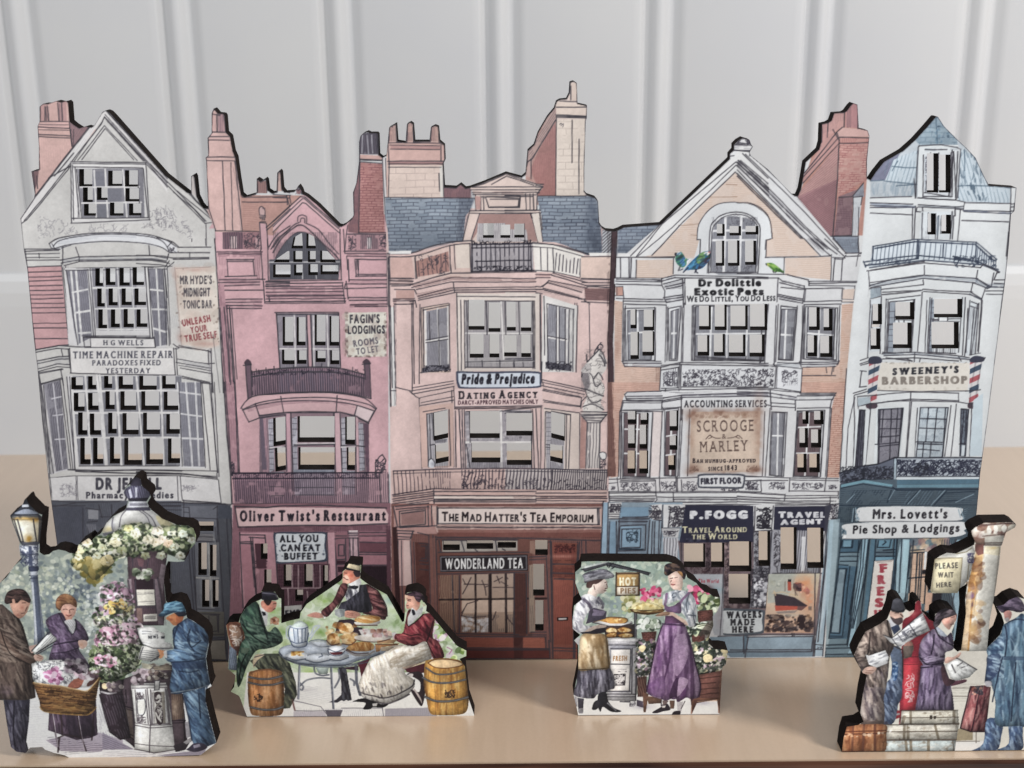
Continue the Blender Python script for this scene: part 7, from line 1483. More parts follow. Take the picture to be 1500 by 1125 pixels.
B.part('newspaper','folded paper held by the man in brown');F('d9d9d2',"290,460 460,270 575,320 360,480 340,490",.03);HT("330,450 470,285 540,320 370,470",3,-42,1.6,'5a5a60',.6,.25);L(2,"330,480 570,330;340,490 520,390 560,330;290,460 460,275 575,320",col='2f2f36',j=.3);F('3a3a44',"430,290 470,285 450,310 420,320",.05)
# seated / standing woman in purple
B.part('person','woman in a purple jacket handing out papers');F('3f3440',"450,900 880,900 890,1190 450,1190",.06);at(0,940,6.25);F('4a3a48',"450,640 880,640 895,850 830,880 700,900 440,810",.07);ST("450,640 890,880",'1f171f 6d5a6c',50,86,22,1.5,.55,8);F('2b222c',"590,640 830,640 880,860 640,880",.06,a=.7);at(0,880,6.25)
F('dba893',"~545,0 690,0 695,100 660,160 620,185 580,150",.04);F('c48e7a',"575,140 660,150 660,200 600,190",.04)
B.sub('coat');F('4f3d55',"~420,180 540,110 590,140 650,300 690,250 690,170 760,230 810,330 800,370 720,430 800,560 800,620 560,600 450,560 480,420 520,350 470,300",.08);F('5d4a64',"~420,180 530,120 600,220 650,320 560,350 470,290",.07);F('6a5470',"~490,390 600,360 710,365 730,420 640,460 500,470",.07);ST("420,120 810,620",'2b2030 8a7490 3a2c42 9a86a2',150,55,18,1.6,.55,40);L(2.2,"~480,480 600,470 720,430;~540,115 600,230 660,310;~690,170 700,240 670,300;500,400 720,365",col='241a2a');B.back()
F('dcdad8',"~590,190 650,170 690,200 670,300 630,240",.03);HT("600,180 690,300",3,60,1,'5a5a6a',.5,.2);F('e0b8a4',"~715,370 770,360 800,380 790,420 740,440",.04);S('c07a50',"745,400",4,4,.5)
B.sub('hair');F('7d5138',"~510,50 520,-20 580,-65 650,-50 700,0 700,60 640,30 580,40 550,90 530,80",.1);ST("510,-65 700,90",'4a2a1c b98a5c 9a6a44',40,20,12,1.4,.6,40);B.back();L(1.5,"~580,80 600,75 615,82;~645,82 665,76 675,82;~605,130 630,140 655,130;635,85 640,110",col='4a2420',j=.1);S('b8584a',"632,134",5,2,.6);S('d98a78',"595,115",4,4,.4);S('d98a78',"665,112",3,4,.4)
B.part('basket','brown wicker basket on legs full of papers');at(0,940,6.25);L(2.8,"480,660 510,850 540,990;560,660 570,850;710,660 740,860 790,1000;860,660 840,900;530,880 600,850 740,880;545,880 530,1010",col='33262a',j=.2);L(1.2,"485,660 530,960;715,660 770,980",col='b0a4ac');
F('dad9d4',"290,200 420,170 560,165 620,190 690,290 640,410 380,400 300,340",.03);ST("290,165 690,400",'3a3a44 8a8a90 f2f1ee',70,50,9,1.1,.6,60);SC("300,170 680,390",70,6,1,'33333c',.7);D("~420,300 500,240 560,300 540,370 450,370",'d9a0c0 c06f9c efd3e2 8a4a70',44,4,.85);F('a8604c',"~620,410 700,330 770,340 750,400 700,430",.08);F('d3d0cc',"700,290 830,290 900,330 830,420 740,420 770,350",.04);F('5d3a34',"~800,380 860,330 900,335 850,390 800,410",.07);D("680,270 890,330",'e3dcdc c9a9b4 6a4a54',24,4,.8);F('3a2a34',"600,180 800,200 790,290 690,280 620,200",.08);D("600,170 800,280",'a89aa0 2b2028 5d4a58 cfc6c8',50,4,.7)
F('6d4a2e',"305,385 560,420 800,460 915,335 870,560 875,610 800,670 600,660 400,640 370,600 360,540",.08);BR("305,390 800,460 910,345 870,600 800,665 400,640",4,13,7,1.6,'2b180e',.75,.08,tint='a8763c',ta=.6);S('c99a44',"690,610",16,6,.8);S('a8763c',"560,600",30,6,.4);ST("320,420 870,650",'2b180e b98a50 8a5a30',90,6,14,1.6,.6,12);L(3.6,"~305,380 420,400 560,415 700,445 810,455 915,335",col='8a6238',j=.4);L(1.4,"~305,372 420,390 560,405 700,435 805,445 905,330",col='d0a870',j=.3);L(3,"~370,600 420,640 600,660 800,665 875,600",col='9a7038',j=.4);B.back()
# man in blue
at(120,860,5.357)
B.part('person','man in a blue suit and hat reading at the kiosk');at(150,940,6.25);F('384c66',"730,440 965,400 950,560 1000,760 1045,925 960,960 850,970 810,880 790,700 760,560",.07);ST("735,420 1040,950",'1c2638 5d7890 86a0b0 26344c 44607c',190,58,26,1.7,.6,18);L(2.2,"735,480 790,700 820,900;880,480 900,700",col='1a2438');F('3a3444',"~790,970 840,930 920,930 960,960 940,985 850,1010 770,990",.06);F('8f8898',"830,950 890,935 900,960 840,975",.05);L(1.6,"945,400 950,540 1000,760 1045,930",col='dfe3e6',a=.8)
at(120,860,5.357);F('c47a4c',"~660,240 740,200 780,230 760,290 720,300 690,270",.06);F('b0623c',"~740,210 800,215 780,280 745,300",.06);S('8a3f2a',"700,255",4,3,.6)
B.sub('coat');F('415874',"~710,340 760,290 830,240 880,270 960,320 1000,400 990,470 975,560 985,640 1010,760 900,800 700,830 710,600 660,560 650,500 720,490",.07);F('2b3450',"750,290 830,240 860,255 770,330 735,330",.06);ST("650,250 1010,830",'1e2a40 64829c 93acba 2a3a54 4a688a 182236',300,62,20,1.7,.6,28);F('5d7b9a',"~650,510 720,490 830,480 900,420 980,440 970,500 900,560 760,590 670,580",.07);ST("650,430 980,590",'1e2a40 8fa8b8 5d7a94',80,20,18,1.6,.6,28);F('26345030'[:6],"690,580 960,580 950,640 720,640",.06,a=.7);L(2.2,"~760,290 720,400 730,480;~840,400 860,470 930,420;~700,590 850,580 960,560;760,660 850,668 910,655;~850,330 830,420 880,500",col='1a2438');L(1.6,"~830,240 960,320 1000,400 975,560 1010,760;700,830 900,800 1010,765",col='dfe6ea',a=.65,j=.2);B.back()
F('cf8a5c',"~560,485 640,475 650,520 620,560 590,540",.05);F('d8d6d2',"640,510 665,480 670,560 650,550",.03)
B.sub('hat');F('4a7890',"~600,220 640,180 650,130 720,110 790,120 815,180 810,200 720,190 640,225",.06);F('2a4458',"~600,222 650,185 720,180 815,190 720,200 640,230",.05);ST("610,115 815,215",'24405a 86b0c4',40,-8,14,1.3,.6,14);F('2a2c3a',"~730,200 810,195 815,225 760,230 740,215",.06);B.back()
B.part('newspaper','open newspaper held by the man in blue');F('dad8d2',"430,320 560,305 610,350 650,360 650,430 700,440 715,480 650,500 560,480 480,450 450,400",.03);F('cfccc4',"470,460 580,470 610,520 600,570 540,585 450,570 440,560",.04);T("NEWS","520,405 600,402",24,'2b2b33',b=3);HT("470,335 600,375",4,3,1.8,'55555c',.7,.2);HT("470,430 690,450",3.2,8,1,'6a6a70',.6,.25);HT("455,495 600,570",3.4,10,1.6,'4a4a50',.7,.15);L(1.6,"430,320 450,400 480,450 560,480 715,480;450,560 480,470;540,585 610,540",j=.5);F('3a3a42',"620,385 650,385 650,405 622,405")
at(0,0,1);L(1.4,"-30,1022 5,1026 16,1094",j=.2)
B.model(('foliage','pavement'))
t=empty('figure_board',(0.0,B.Y,0),'flat printed cut-out of a flower kiosk with paper readers and a street lamp','figure board');t['group']='printed figure boards in front of the street'
B.build(t,MATS)

# ------------------------------------------------------------------ figure board: lunch party at a round table
def done(label,x):
    t=empty('figure_board',(x,B.Y,0),label,'figure board');t['group']='printed figure boards in front of the street';B.build(t,MATS)
new_board(on_table(530,1049.5)[1],(325,820,702,1054),
 "362,1050 352,1023 350,1019 338,1013 343,1006 345,989 334,980 336,944 331,916 336,911.5 350,911 352,903 353.5,900 359,891.5 369.5,883 380,879 383.7,877 383,866 403,867 408.5,876 412,876.5 412,913 424.5,909 439,906 440.5,897 449.5,884.5 476,866.7 499,850.7 502,847 502,837 507,833 510.4,825.6 529,827 529,831 527.5,847 536.7,854 554,864 566.6,871 582,898 589,911 "
 "592,910 593,900 593,870 597,868 610,865.5 618.5,870 623,876 621,882 625,887 624,895 629.7,898.5 647,919.6 669.5,946 683,953 683,961 673,965 681,976 686.7,1024 694.7,1047.5 694,1049")
at(0,0,1)
B.part('foliage','pale green garden printed behind the lunch party');F('b3c2a0',"325,820 702,820 702,1054 325,1054",.08);D("325,820 702,1000",'8fa668 a9ba85 d5dac8 7d9258 c9cfb6 6b824c e0e2d8',520,5,.5,2.2,.03)
for x,y,c in((470,925,'6b8f3c'),(450,915,'7d9f4c'),(580,915,'6b8a4c'),(475,880,'8fae58'),(415,925,'7a9a50'),(400,895,'8fb060'),(455,985,'8fae4c'),(570,880,'7f9f90')):S(c,f"{x},{y}",12,9,.7)
S('e6e8e0',"470,900",22,10,.8);S('e3e6de',"560,890",12,22,.7);D("628,895 683,965",'d9b8cf e9d8e2 8fae58 f0e8ec b98aa8 4f6a34 c9d890',90,4,.8);L(1.4,"655,948 662,952 658,958",col='a8508c')
B.part('pavement','white pavement and step under the round table');F('dcdad4',"362,985 700,985 700,1054 355,1054",.03);S('b9b4b4',"445,1010",24,4,.5);S('9a96a4',"500,1040",30,3,.5);F('b3adb2',"430,1042 475,1042 480,1054 430,1054",.04);F('9a959c',"564,1038 640,1036 640,1050 564,1050",.04);F('d8d6d2',"500,1038 560,1038 560,1049 500,1050",.02);HT("430,1038 640,1050",3,88,.8,'6d6872',.4,.3);F('55505a',"476,1040 502,1040 498,1051 480,1051",.05);L(1.4,"420,1024 470,1035 478,1046;432,1041 476,1041;560,1036 562,1050;500,1037 560,1037",col='5d5862');HT("430,1005 520,1030",3,12,1,'8d8a96',.4,.35)
at(325,840,5.625)
B.part('chair','bent wood cafe chair under the man in green');F('6b4436',"~40,410 70,395 140,400 180,460 180,560 140,660 110,670 60,520",.06);F('b08a72',"~60,440 100,425 150,460 160,540 130,600 100,560",.08);SC("60,430 170,600",22,10,1.6,'e6dcd2',.7);L(3,"~40,405 60,520 100,640 130,665;~45,400 120,400 175,450 180,560",col='a8664c',j=.2);F('8d9cb0',"60,590 120,640 130,800 55,790",.06);HT("55,600 130,800",3,88,1.2,'3f4a60',.6,.2)
PM=B.part('person','man in a green coat and black top hat at the left of the table');F('3d4238',"230,720 350,660 470,660 560,740 610,900 620,1000 560,1110 500,1115 520,950 470,830 300,790",.08);ST("240,680 610,1110",'14161a 6d7058 8a8c70 22241f',90,65,22,1.8,.6,20);F('b5a284',"~255,720 280,670 350,670 290,720 265,780",.05);L(1.6,"270,690 340,672;265,760 300,715")
F('d08872',"~330,225 400,225 450,235 440,290 400,320 360,310 325,270",.05);S('b0583f',"370,245",4,7,.7);S('c86a54',"400,285",5,3,.6);F('2b1d1c',"~345,220 410,222 390,260 370,260",.05);L(1.4,"425,250 445,248;440,290 425,295",col='3a1d18');F('dedcda',"290,260 340,290 380,330 370,440 345,420 330,340",.03);F('1d1c24',"325,310 360,320 365,345 340,350",.04);F('c98a6c',"~405,375 440,355 470,380 460,420 420,415",.06);D("400,370 470,420",'c06f3c e0b090 8a4a34',14,3,.8)
B.sub('coat');F('2c4038',"~195,290 260,230 300,250 330,340 380,480 440,440 490,500 500,560 440,600 370,620 280,640 210,760 160,900 130,930 120,800 150,600 190,520 150,400 160,340",.08);ST("130,230 500,930",'101c1c 4d7058 6d8a74 1a2a28 3a5c48 87a08c',260,62,22,1.8,.6,30);ST("200,420 490,600",'6d8a74 101c1c',50,15,22,1.7,.6,20);L(2.2,"~300,260 320,360 360,480 380,540;~170,420 260,520 380,590;~215,640 160,760 140,900",col='0f1716');F('4f6050',"160,610 230,615 210,660 160,655",.05);B.back()
B.sub('hat');F('211f28',"~330,150 400,145 445,160 455,185 468,210 430,222 335,218 328,190",.06);L(1.6,"335,160 440,172 460,205",col='6d6a78');S('3d3a48',"390,175",8,3,.6);B.back()
at(440,810,7.03)
B.part('person','man in a maroon jacket and straw hat resting his chin on his hand');F('c97f66',"~445,190 490,170 600,190 610,260 560,320 500,310 440,320 440,250",.06);F('e0a890',"~440,240 480,230 510,280 500,310 440,320",.05);S('b0452f',"530,230",4,4,.7);S('c8604a',"500,200",4,3,.5);F('33262a',"~545,190 615,190 612,240 570,245",.06);L(1.5,"455,205 480,208;445,250 460,262;470,270 490,275",col='4a2420');F('e0dedc',"500,320 610,260 630,300 600,420 480,490 450,440 490,360",.03);F('16151c',"~500,345 550,335 600,345 570,375 520,365",.04);F('27252d',"610,330 690,320 730,480 740,620 560,610 380,590 420,510 480,490 600,400",.07);ST("400,330 740,620",'0f0e14 55535f 3a3844',80,80,16,1.5,.5,16);F('df9c84',"~450,640 470,595 560,600 620,630 580,670 480,665",.05);L(1.2,"480,615 540,625;480,635 540,640",col='8a4a3c');F('dd9f88',"~70,640 150,610 220,625 250,660 190,670 110,660",.05);S('c8706a',"150,640",8,4,.5);L(2,"225,615 250,670",col='f0ece8')
B.sub('coat');F('5b2a30',"~400,350 440,310 490,330 460,430 350,580 270,660 215,600 330,500",.08);F('5b2a30',"~680,320 760,360 820,420 880,560 890,640 860,690 760,650 640,620 740,590 710,450",.08);ST("210,310 890,690",'2b1016 8a4a4c a86a64 3d181e',150,58,16,1.6,.6,28);ST("700,350 880,680",'a8706c 2b1016',46,20,18,1.5,.6,20);L(1.6,"~690,330 800,390 880,540 895,650;460,430 380,560",col='1c0a0e');B.back()
B.sub('hat');F('1c1a22',"490,75 625,85 625,125 470,160 470,130",.05);F('cfbd98',"475,150 500,110 622,135 615,190 480,165",.04);F('1c1a22',"450,155 480,150 620,185 615,195 480,175",.04);B.back()
at(560,840,8.036)
B.part('person','woman in a red jacket and cream skirt seated at the right of the table');F('d9a088',"~262,250 370,265 440,330 440,390 400,440 330,410 300,420 275,380 290,330 265,290",.05);F('e6c9a8',"262,250 300,250 290,330 268,330",.05,a=.6);S('c8604a',"420,345",3,4,.6);S('c8705c',"300,405",3,2,.7);L(1.5,"300,318 330,325;290,300 335,308;290,380 305,378",col='3a1d1c');F('dedcda',"300,520 350,400 400,440 480,390 470,470 400,540 305,625",.03);F('1b1a24',"~345,430 375,430 390,480 360,490",.05);F('e3c3ae',"~0,660 60,670 110,690 100,770 40,790 0,780",.05);L(1.2,"0,720 80,735;0,760 80,765",col='9a5a48');F('e0dedb',"110,700 160,690 165,750 130,790",.03);F('e8ddb8',"470,345 520,375 480,390",.03)
B.sub('coat');F('7d2731',"~300,440 340,430 300,520 310,620 400,560 480,480 580,470 620,540 600,660 600,760 660,800 730,980 600,1000 520,810 440,830 350,860 220,820 145,770 160,710 240,700 270,580",.08);S('b8323a',"200,760",9,6,.9);ST("150,430 730,1000",'3a0e18 a84a50 5d1a24 c06a68 2b0a12',170,62,16,1.7,.6,26);ST("200,700 480,860",'b85a58 3a0e18',40,10,18,1.6,.6,16);L(2,"~480,480 400,560 310,625;~600,560 560,700 520,800;~240,700 330,730 430,720;530,810 620,990",col='22070d');B.back()
B.sub('hair');F('35242c',"~258,245 300,230 400,205 470,240 510,290 490,340 460,310 440,340 400,320 370,270 330,265",.1);ST("255,200 510,345",'120a10 6d4f5c',30,15,12,1.3,.6,30);B.back()
at(500,900,5.625)
B.sub('skirt');F('d2cabb',"~280,330 400,260 480,250 600,260 690,225 745,350 690,385 560,440 520,480 600,540 590,590 500,640 350,690 250,680 135,640 170,500 240,380",.03);ST("140,240 740,690",'9a9084 e6e1d6 f0ece4 b3a99a',170,75,30,1.4,.5,22);ST("400,240 745,440",'a0907a e6e1d6 8d7d68',60,-22,24,1.5,.55,14);F('d9d4cc',"~140,650 250,680 350,690 500,640 600,560 590,620 500,690 370,730 230,710",.03);ST("140,560 600,730",'8d857c 3a343a',50,70,8,1.2,.6,30);L(2.4,"~140,640 250,668 350,690 480,650 580,590 605,540;~140,700 240,712 370,735 480,700 560,660",col='3a343a',j=.8);B.back()
F('d9a888',"~500,440 560,420 690,385 690,400 560,450",.04,a=.5);F('4a1c26',"525,450 690,400 690,480 600,490 540,475",.07);F('2a2026',"~540,490 640,470 680,520 690,640 670,745 640,740 570,620 640,640 650,560 600,520",.07);F('cfc6c0',"~555,490 590,490 585,515 560,510");F('b9aaa4',"~590,610 640,690 665,735 655,690 610,620",.04);F('17161c',"~95,715 180,690 240,705 330,740 390,735 350,765 260,765 240,780 180,780 200,730 120,720",.04);F('d0ccc8',"255,735 300,730 290,755 260,755");F('5a1f2b',"130,400 240,360 200,440 165,515 150,440",.06);F('2d2a34',"0,430 40,440 60,560 75,650 80,710 50,700 20,715 0,705",.06)
at(325,840,5.625)
F('2d2a34',"960,770 1020,780 1060,980 1070,1040 1040,1050 1010,1030 950,1065 880,1060 940,1040 1000,985 980,880",.06);ST("950,780 1060,1040",'5d6068 17161c',20,80,14,1.4,.6,12);F('3a2430',"1010,775 1125,760 1125,800 1030,790",.05)
B.part('table','round grey cafe table laid with tea things and bread');L(4.2,"640,760 630,1030;900,760 905,900 920,1110;1105,760 1110,900 1140,1000",col='4f525e',j=.15);L(3,"~640,930 700,880 800,860 900,865;~760,770 770,820 820,840 880,835;~960,790 970,860 930,940;~640,900 670,930 660,960 640,950;~1060,870 1090,890 1090,920",col='5a5d68',j=.2);F('b9c9c0',"770,775 880,780 870,830 800,830",.04);L(1,"645,760 636,1030;908,770 928,1105",col='b9bcc4');L(3,"580,1040 600,1125",col='6d4a48')
F('8f9aa8',"~470,655 490,610 600,580 800,570 1000,580 1125,600 1330,610 1330,660 1125,720 1000,765 800,765 620,745 510,700",.04);F('b3bcc8',"~475,640 500,605 620,575 800,565 1000,575 1125,590 1330,600 1320,640 1125,690 1000,735 800,740 630,720 520,685",.03);L(1.8,"~470,650 520,700 620,735 800,755 1000,755 1125,735 1300,660;~480,660 530,710 640,750 800,770 1000,770 1200,730",col='4a5060',j=.2);ST("500,580 1125,740",'d5dae0 8a95a5',60,3,20,1.4,.5,8)
B.sub('teapot');F('cdd6e0',"~560,440 600,420 680,415 710,440 715,500 700,560 690,600 600,600 570,570 550,500",.03);F('c3d0c8',"~590,420 620,395 650,390 690,410 700,435 580,440",.03);L(2.6,"~715,520 740,490 760,440 805,430 790,450 765,480 730,540;~565,430 535,450 535,520 560,545",col='b3bcc8',j=.2);L(1.6,"~560,440 610,455 670,455 712,440;~555,450 550,500 570,570 600,605 690,600 705,550 715,490;~565,555 620,575 700,560;590,460 600,560;625,460 630,570;660,458 660,570;690,450 685,560",col='4a5a78',j=.2);S('8a9cb8',"610,520",2,14,.5);S('f0f2f4',"645,500",3,14,.7);B.back()
B.sub('crockery');F('d5d9de',"~530,680 560,655 640,640 700,660 690,700 620,712 550,705",.02);D("570,640 690,680",'c98f3c e3b868 a8702c f0d8a0',24,3,.9);F('cdd3da',"~690,710 720,675 800,660 880,680 890,710 800,732",.02);F('d5dae0',"~880,690 900,670 1030,665 1045,690 980,715 900,715",.02);F('e0e4e8',"~875,630 890,605 960,595 1010,610 1010,650 970,680 900,670 880,650",.02);F('5a2228',"~888,640 900,650 990,645 985,665 930,672 895,660",.04);L(1.5,"~690,710 780,735 890,712;~530,690 610,714 690,702;~890,705 970,718 1045,692;~875,620 940,645 1010,620;~875,630 885,660 930,678 985,670 1010,640;800,690 830,680 820,660;~720,560 800,600 880,600;~730,555 800,545 870,560",col='3f4a62',j=.2);F('c9cfd6',"~725,570 760,550 850,555 880,590 810,605",.02,a=.8);B.back()
at(440,810,7.03)
B.sub('bread');F('33242e',"380,720 400,690 520,680 585,700 580,760 640,770 640,840 560,860 360,820",.07);F('cfd3d2',"350,590 380,575 460,580 455,650 400,665 360,640",.03);F('a9b0b0',"400,580 460,582 450,650 420,660",.04);F('d2b98c',"~400,760 440,725 510,725 550,780 520,820 430,830",.07);F('caa06a',"~270,880 310,830 370,835 410,890 390,940 320,945",.07);F('d8b888',"~430,850 500,820 560,850 570,910 500,940 430,930",.06);F('c08a48',"~470,990 540,930 640,915 740,930 760,980 700,1010 560,1010",.07);ST("480,920 760,1010",'8a5424 e0b878 a86a30',46,75,10,2,.7,16);D("270,730 570,940",'a86a30 e6cfa0 8a5424 c99a58',60,3.4,.6);F('d0c6ba',"~560,880 600,850 920,850 925,880 800,910 650,905",.03);F('dcd6d0',"600,790 850,780 860,860 640,860",.04);D("640,780 900,870",'c9a0a0 a8705c e6e0da 7a5048',30,3,.7);F('d9a25c',"~560,700 600,650 700,640 820,660 800,710 700,725",.06);ST("580,650 810,720",'b8742c f0d8a0',24,12,16,1.8,.7,12);F('d9d3cc',"~560,710 700,730 820,700 790,740 600,745",.03);F('c98a52',"770,940 1020,930 1000,950 830,970 820,1010 780,1020",.05);F('d9c2a4',"830,970 980,960 900,1010 830,1010",.04);F('c99a6a',"790,900 1000,890 960,930 790,935",.04);L(1.8,"~560,890 650,910 800,915 925,885;~470,1000 560,1050 680,1055 760,1010;~480,990 560,1035 700,1030;770,940 1000,945;560,745 790,745;~270,900 320,948 400,935;~430,935 520,945 570,905",col='4a2a24',j=.3);F('d8d6d0',"~480,1010 560,1040 700,1035 760,1000 770,1020 690,1060 550,1060",.03,a=.7);B.back()
def barrel(lab,body,top,hoops,mark,c,lo,hi,staves):
    B.part('barrel',lab);F(lo,body,.05);F(c,body,.07,a=.8);HT(body,staves,90,1.1,'5d3418',.6,.1,.6);ST(body,f'{hi} {lo} 8a5424',80,90,30,2.2,.5,5)
    P=B.pts(body);x0,y0=P.min(0);x1,y1=P.max(0);o=(B.ox,B.oy,B.sc);B.at(0,0,1)
    for x,a in((x0,.6),(x1,.7)):S('4a2a18',f"{x},{(y0 + y1) / 2}",6,40,a,' '.join(f"{u},{v}" for u,v in P))
    S(hi,f"{x0 * .55 + x1 * .45},{(y0 + y1) / 2}",7,30,.5,' '.join(f"{u},{v}" for u,v in P));B.at(*o)
    B.sub('hoops');L(3.8,hoops,col='5a5c62',j=.25,keep=False);L(1,hoops,col='a9aab0',j=.5);B.back()
    if top:F('d9b888',top,.05);L(1.8,top+' '+top.lstrip('~').split()[0],col='5d3418',j=.2)
    SC(mark,16,9,1.7,'33221c',.9)
at(325,900,5.625);barrel('smaller orange barrel beside the man in green',"~225,480 260,465 370,450 480,465 495,500 512,600 510,720 495,820 400,838 290,835 240,815 218,700 215,560","","~225,515 300,530 400,530 500,505;~220,560 320,580 420,578 508,555;~240,765 340,785 440,782 505,760","265,650 340,720",'c08450','8a5430','dba878',8)
L(3,"~230,485 300,462 400,455 490,480",col='8a5a3c')
at(500,900,5.625);barrel('larger yellow barrel at the right end of the board',"~690,400 720,375 850,360 980,380 1020,430 1040,560 1050,690 1030,800 950,828 800,830 730,810 700,690 680,560","~715,400 760,375 860,368 960,385 1000,415 900,440 780,438","~700,440 780,490 900,490 1015,460;~670,520 760,560 900,562 1030,535;~690,680 790,715 920,712 1050,680","850,620 940,690",'d9a048','9a6428','f0c878',9)
at(0,0,1);L(1.2,"362,1050 694,1049",j=.1)
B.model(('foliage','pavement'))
done('flat printed cut-out of three people lunching at a round table with two barrels',.0)

# ------------------------------------------------------------------ figure board: hot pie stall
new_board(on_table(950,1047.5)[1],(833,815,1073,1052),
 "847,1048 845,1038 840,1017 843,1003 847,981 847,945 841,938 850,930 839,921 838.7,909 841,887 852.7,878 848.7,870 843,854 842.7,838 851,831 852,822.7 870,822 979,823 993,827 1004,836.7 1006.7,846 1020,854 1025,860.7 1032,867 1038.7,868.7 1045,874 1054.7,875 1055,884.7 1050.7,895 1044,903 1045,916.7 1041,927 1037,938 1038.7,943 1046.7,951 1056,951 1066,952.7 1066,957 1063,974 1058,977 1054,1046.5")
at(0,0,1)
B.part('foliage','grey green leaves behind the pie stall');F('94a698',"833,815 1073,815 1073,1052 833,1052",.07);D("833,815 1010,930",'b5c0a9 7d8c83 cbd2bd 6d7c74 a3b194 8f9c8a dbdfcf',520,3.4,.6,2,.03);S('7d8a94',"900,885",16,18,.6);D("885,860 925,900",'a9c088 b8c9a0 8a9a94',24,3.2,.6)
B.part('pavement','white ground strip under the pie stall');F('dfddd8',"833,1018 1073,1015 1073,1052 833,1052",.02);S('8d8498',"940,1035",18,6,.5);S('8d8498',"1030,1030",22,5,.4)
at(830,810,7.5)
B.part('canopy','black gabled stall canopy');F('4a4a50',"165,180 440,105 510,110 920,215 900,250 760,205 520,160 430,140 200,210",.06);L(2,"160,180 450,105 920,220;480,140 510,110;450,150 440,110;465,160 480,120;500,170 530,150",col='22222a');F('d5dad6',"150,150 440,95 460,105 200,170",.03,a=.7)
B.part('stall','white pie stall with trays and a FRESH notice');at(830,910,7.5);F('b9b6b8',"450,180 830,190 830,240 790,260 770,800 760,880 440,870 440,240",.04);F('e0dedc',"450,190 830,195 830,215 450,215",.02);HT("450,230 780,265",3,2,1.2,'4a4850',.6,.15);F('8d8c94',"480,270 770,265 760,780 470,780",.05);F('c5c3c5',"700,300 760,290 750,800 700,800",.03);F('d9d3cc',"490,315 700,310 690,760 480,765",.02);L(2,"460,260 780,262;485,300 705,305 690,770;490,470 695,472;720,300 715,790;440,770 700,770;440,800 760,800;450,830 760,830;770,260 760,870",col='3a3840',j=.3);T("FRESH","508,435 668,430",52,'9a7048',b=3,slant=.15);F('3a3438',"515,580 650,575 645,705 530,708",.06);SC("520,585 640,700",26,10,1.5,'cfc9c4',.85);HT("500,525 660,560",5,2,3,'4a444a',.8,.25);S('8a8890',"730,900",6,5,.6);SC("690,870 760,940",14,8,1.2,K,.6);L(3,"590,882 690,885",col='3a3840');at(830,810,7.5);F('8d8a90',"740,640 775,640 770,930 740,930",.04);L(1.6,"745,640 745,930;770,640 765,930")
B.sub('pies');F('3f3230',"400,800 740,780 745,930 430,930",.06)
for q in("~300,760 400,715 520,705 660,720 640,770 480,790","~420,850 480,820 560,840 540,880 440,870","~550,840 620,815 710,840 680,870 580,870","~430,900 500,870 550,890 530,925 440,925","~560,900 640,880 720,890 715,925 600,930"):F('c8924a',q,.08);D(q,'e6bd74 9a5f28 d8a858 f0d49a',18,2.4,.75);L(1.5,q+' '+q.lstrip('~').split()[0],col='5d3418',j=.3)
F('d5d2ce',"285,765 360,745 480,775 640,775 720,745 720,775 600,800 460,800",.03);L(1.8,"285,765 460,800 600,802 725,770",col='3a3038');B.back()
B.part('sign','wooden board lettered HOT PIES');F('8d6844',"540,215 800,212 805,470 545,470",.05);F('a8834c',"555,230 785,228 785,365 558,368",.05);F('dcd0bc',"555,370 780,368 778,455 555,458",.03);T("HOT","580,355 765,353",80,'ece2c0',b=4);T("PIES","590,445 760,443",58,'8d6c4c',b=2);L(2,"545,215 540,470;800,215 800,460;555,230 790,228;545,468 790,465;555,368 785,366;770,470 760,560 690,600",col='3a2a22')
D("620,470 800,640",'b8b070 d8d0a0 6d7448 8d8a4c e3dcc0',46,4,.75)
B.part('flowers','red and pink potted flowers behind the stall')
for q,c,n in(("820,380 1020,560",'c02a5c e05a84 8a1a3c f0a8b8',42),("830,520 1060,610",'d9cfa0 e6ddb8 b8a868 c9bd88',40),("780,740 1010,830",'4a5a48 c3cdb8 e3e6dc 2b332c 8a9a80',80)):D(q,c,n,4,.85)
at(930,910,7.5)
for q in("70,120 240,110 220,230 90,230","620,140 770,130 770,210 630,250"):F('6d4038',q,.08);BR(q,3,6,0,1.2,'2b1412',.7,.1)
for q,c,n in(("20,220 230,600",'c9b3c3 e9dfe4 46503f d8cfa0 8a6a7c 2b332c dfe3d6',150),("630,230 1040,600",'dcd0a0 e9e2d0 3f4a38 d0b3c0 2b332c 6d7a58 efeae0 1f2620',240),("600,20 860,140",'dfe3d0 4a5a48 b8c49a 2f3a2c e6e9de',70)):F('3f4a3a',q,.08,a=.7);D(q,c,int(n*1.6),3.2,.88,1.9);D(q,'1f2620 2b332c',n//2,2.2,.7,2)
F('d8dcc0',"~690,40 780,25 860,50 850,100 740,90 680,70",.04);L(1.6,"~690,60 770,45 850,75;~690,40 780,25 860,55 855,100",col='4a5238');F('e0d9a0',"~780,200 810,150 840,130 830,170 790,215",.04);for_=[F('e6d2a0',q,.05)for q in("~40,290 90,260 120,290 80,340","~750,390 800,360 850,390 830,440 770,450","~940,320 990,305 1030,330 990,360")]
at(940,810,7.5);D("510,380 740,560",'c02a5c e05a84 8a1a3c f0a8b8 46503f',56,4.2,.9);D("620,450 860,640",'dfe3cc 4a5a40 b3be8c 2f3a2c 6d7a50',80,4.4,.85);F('6d4038',"610,640 780,620 790,740 620,760",.07);BR("610,640 780,740",3,6,0,1.2,'2b1412',.7,.1);F('5a4440',"770,700 840,690 830,900 700,940 620,900",.07,a=.6)
at(930,910,7.5)
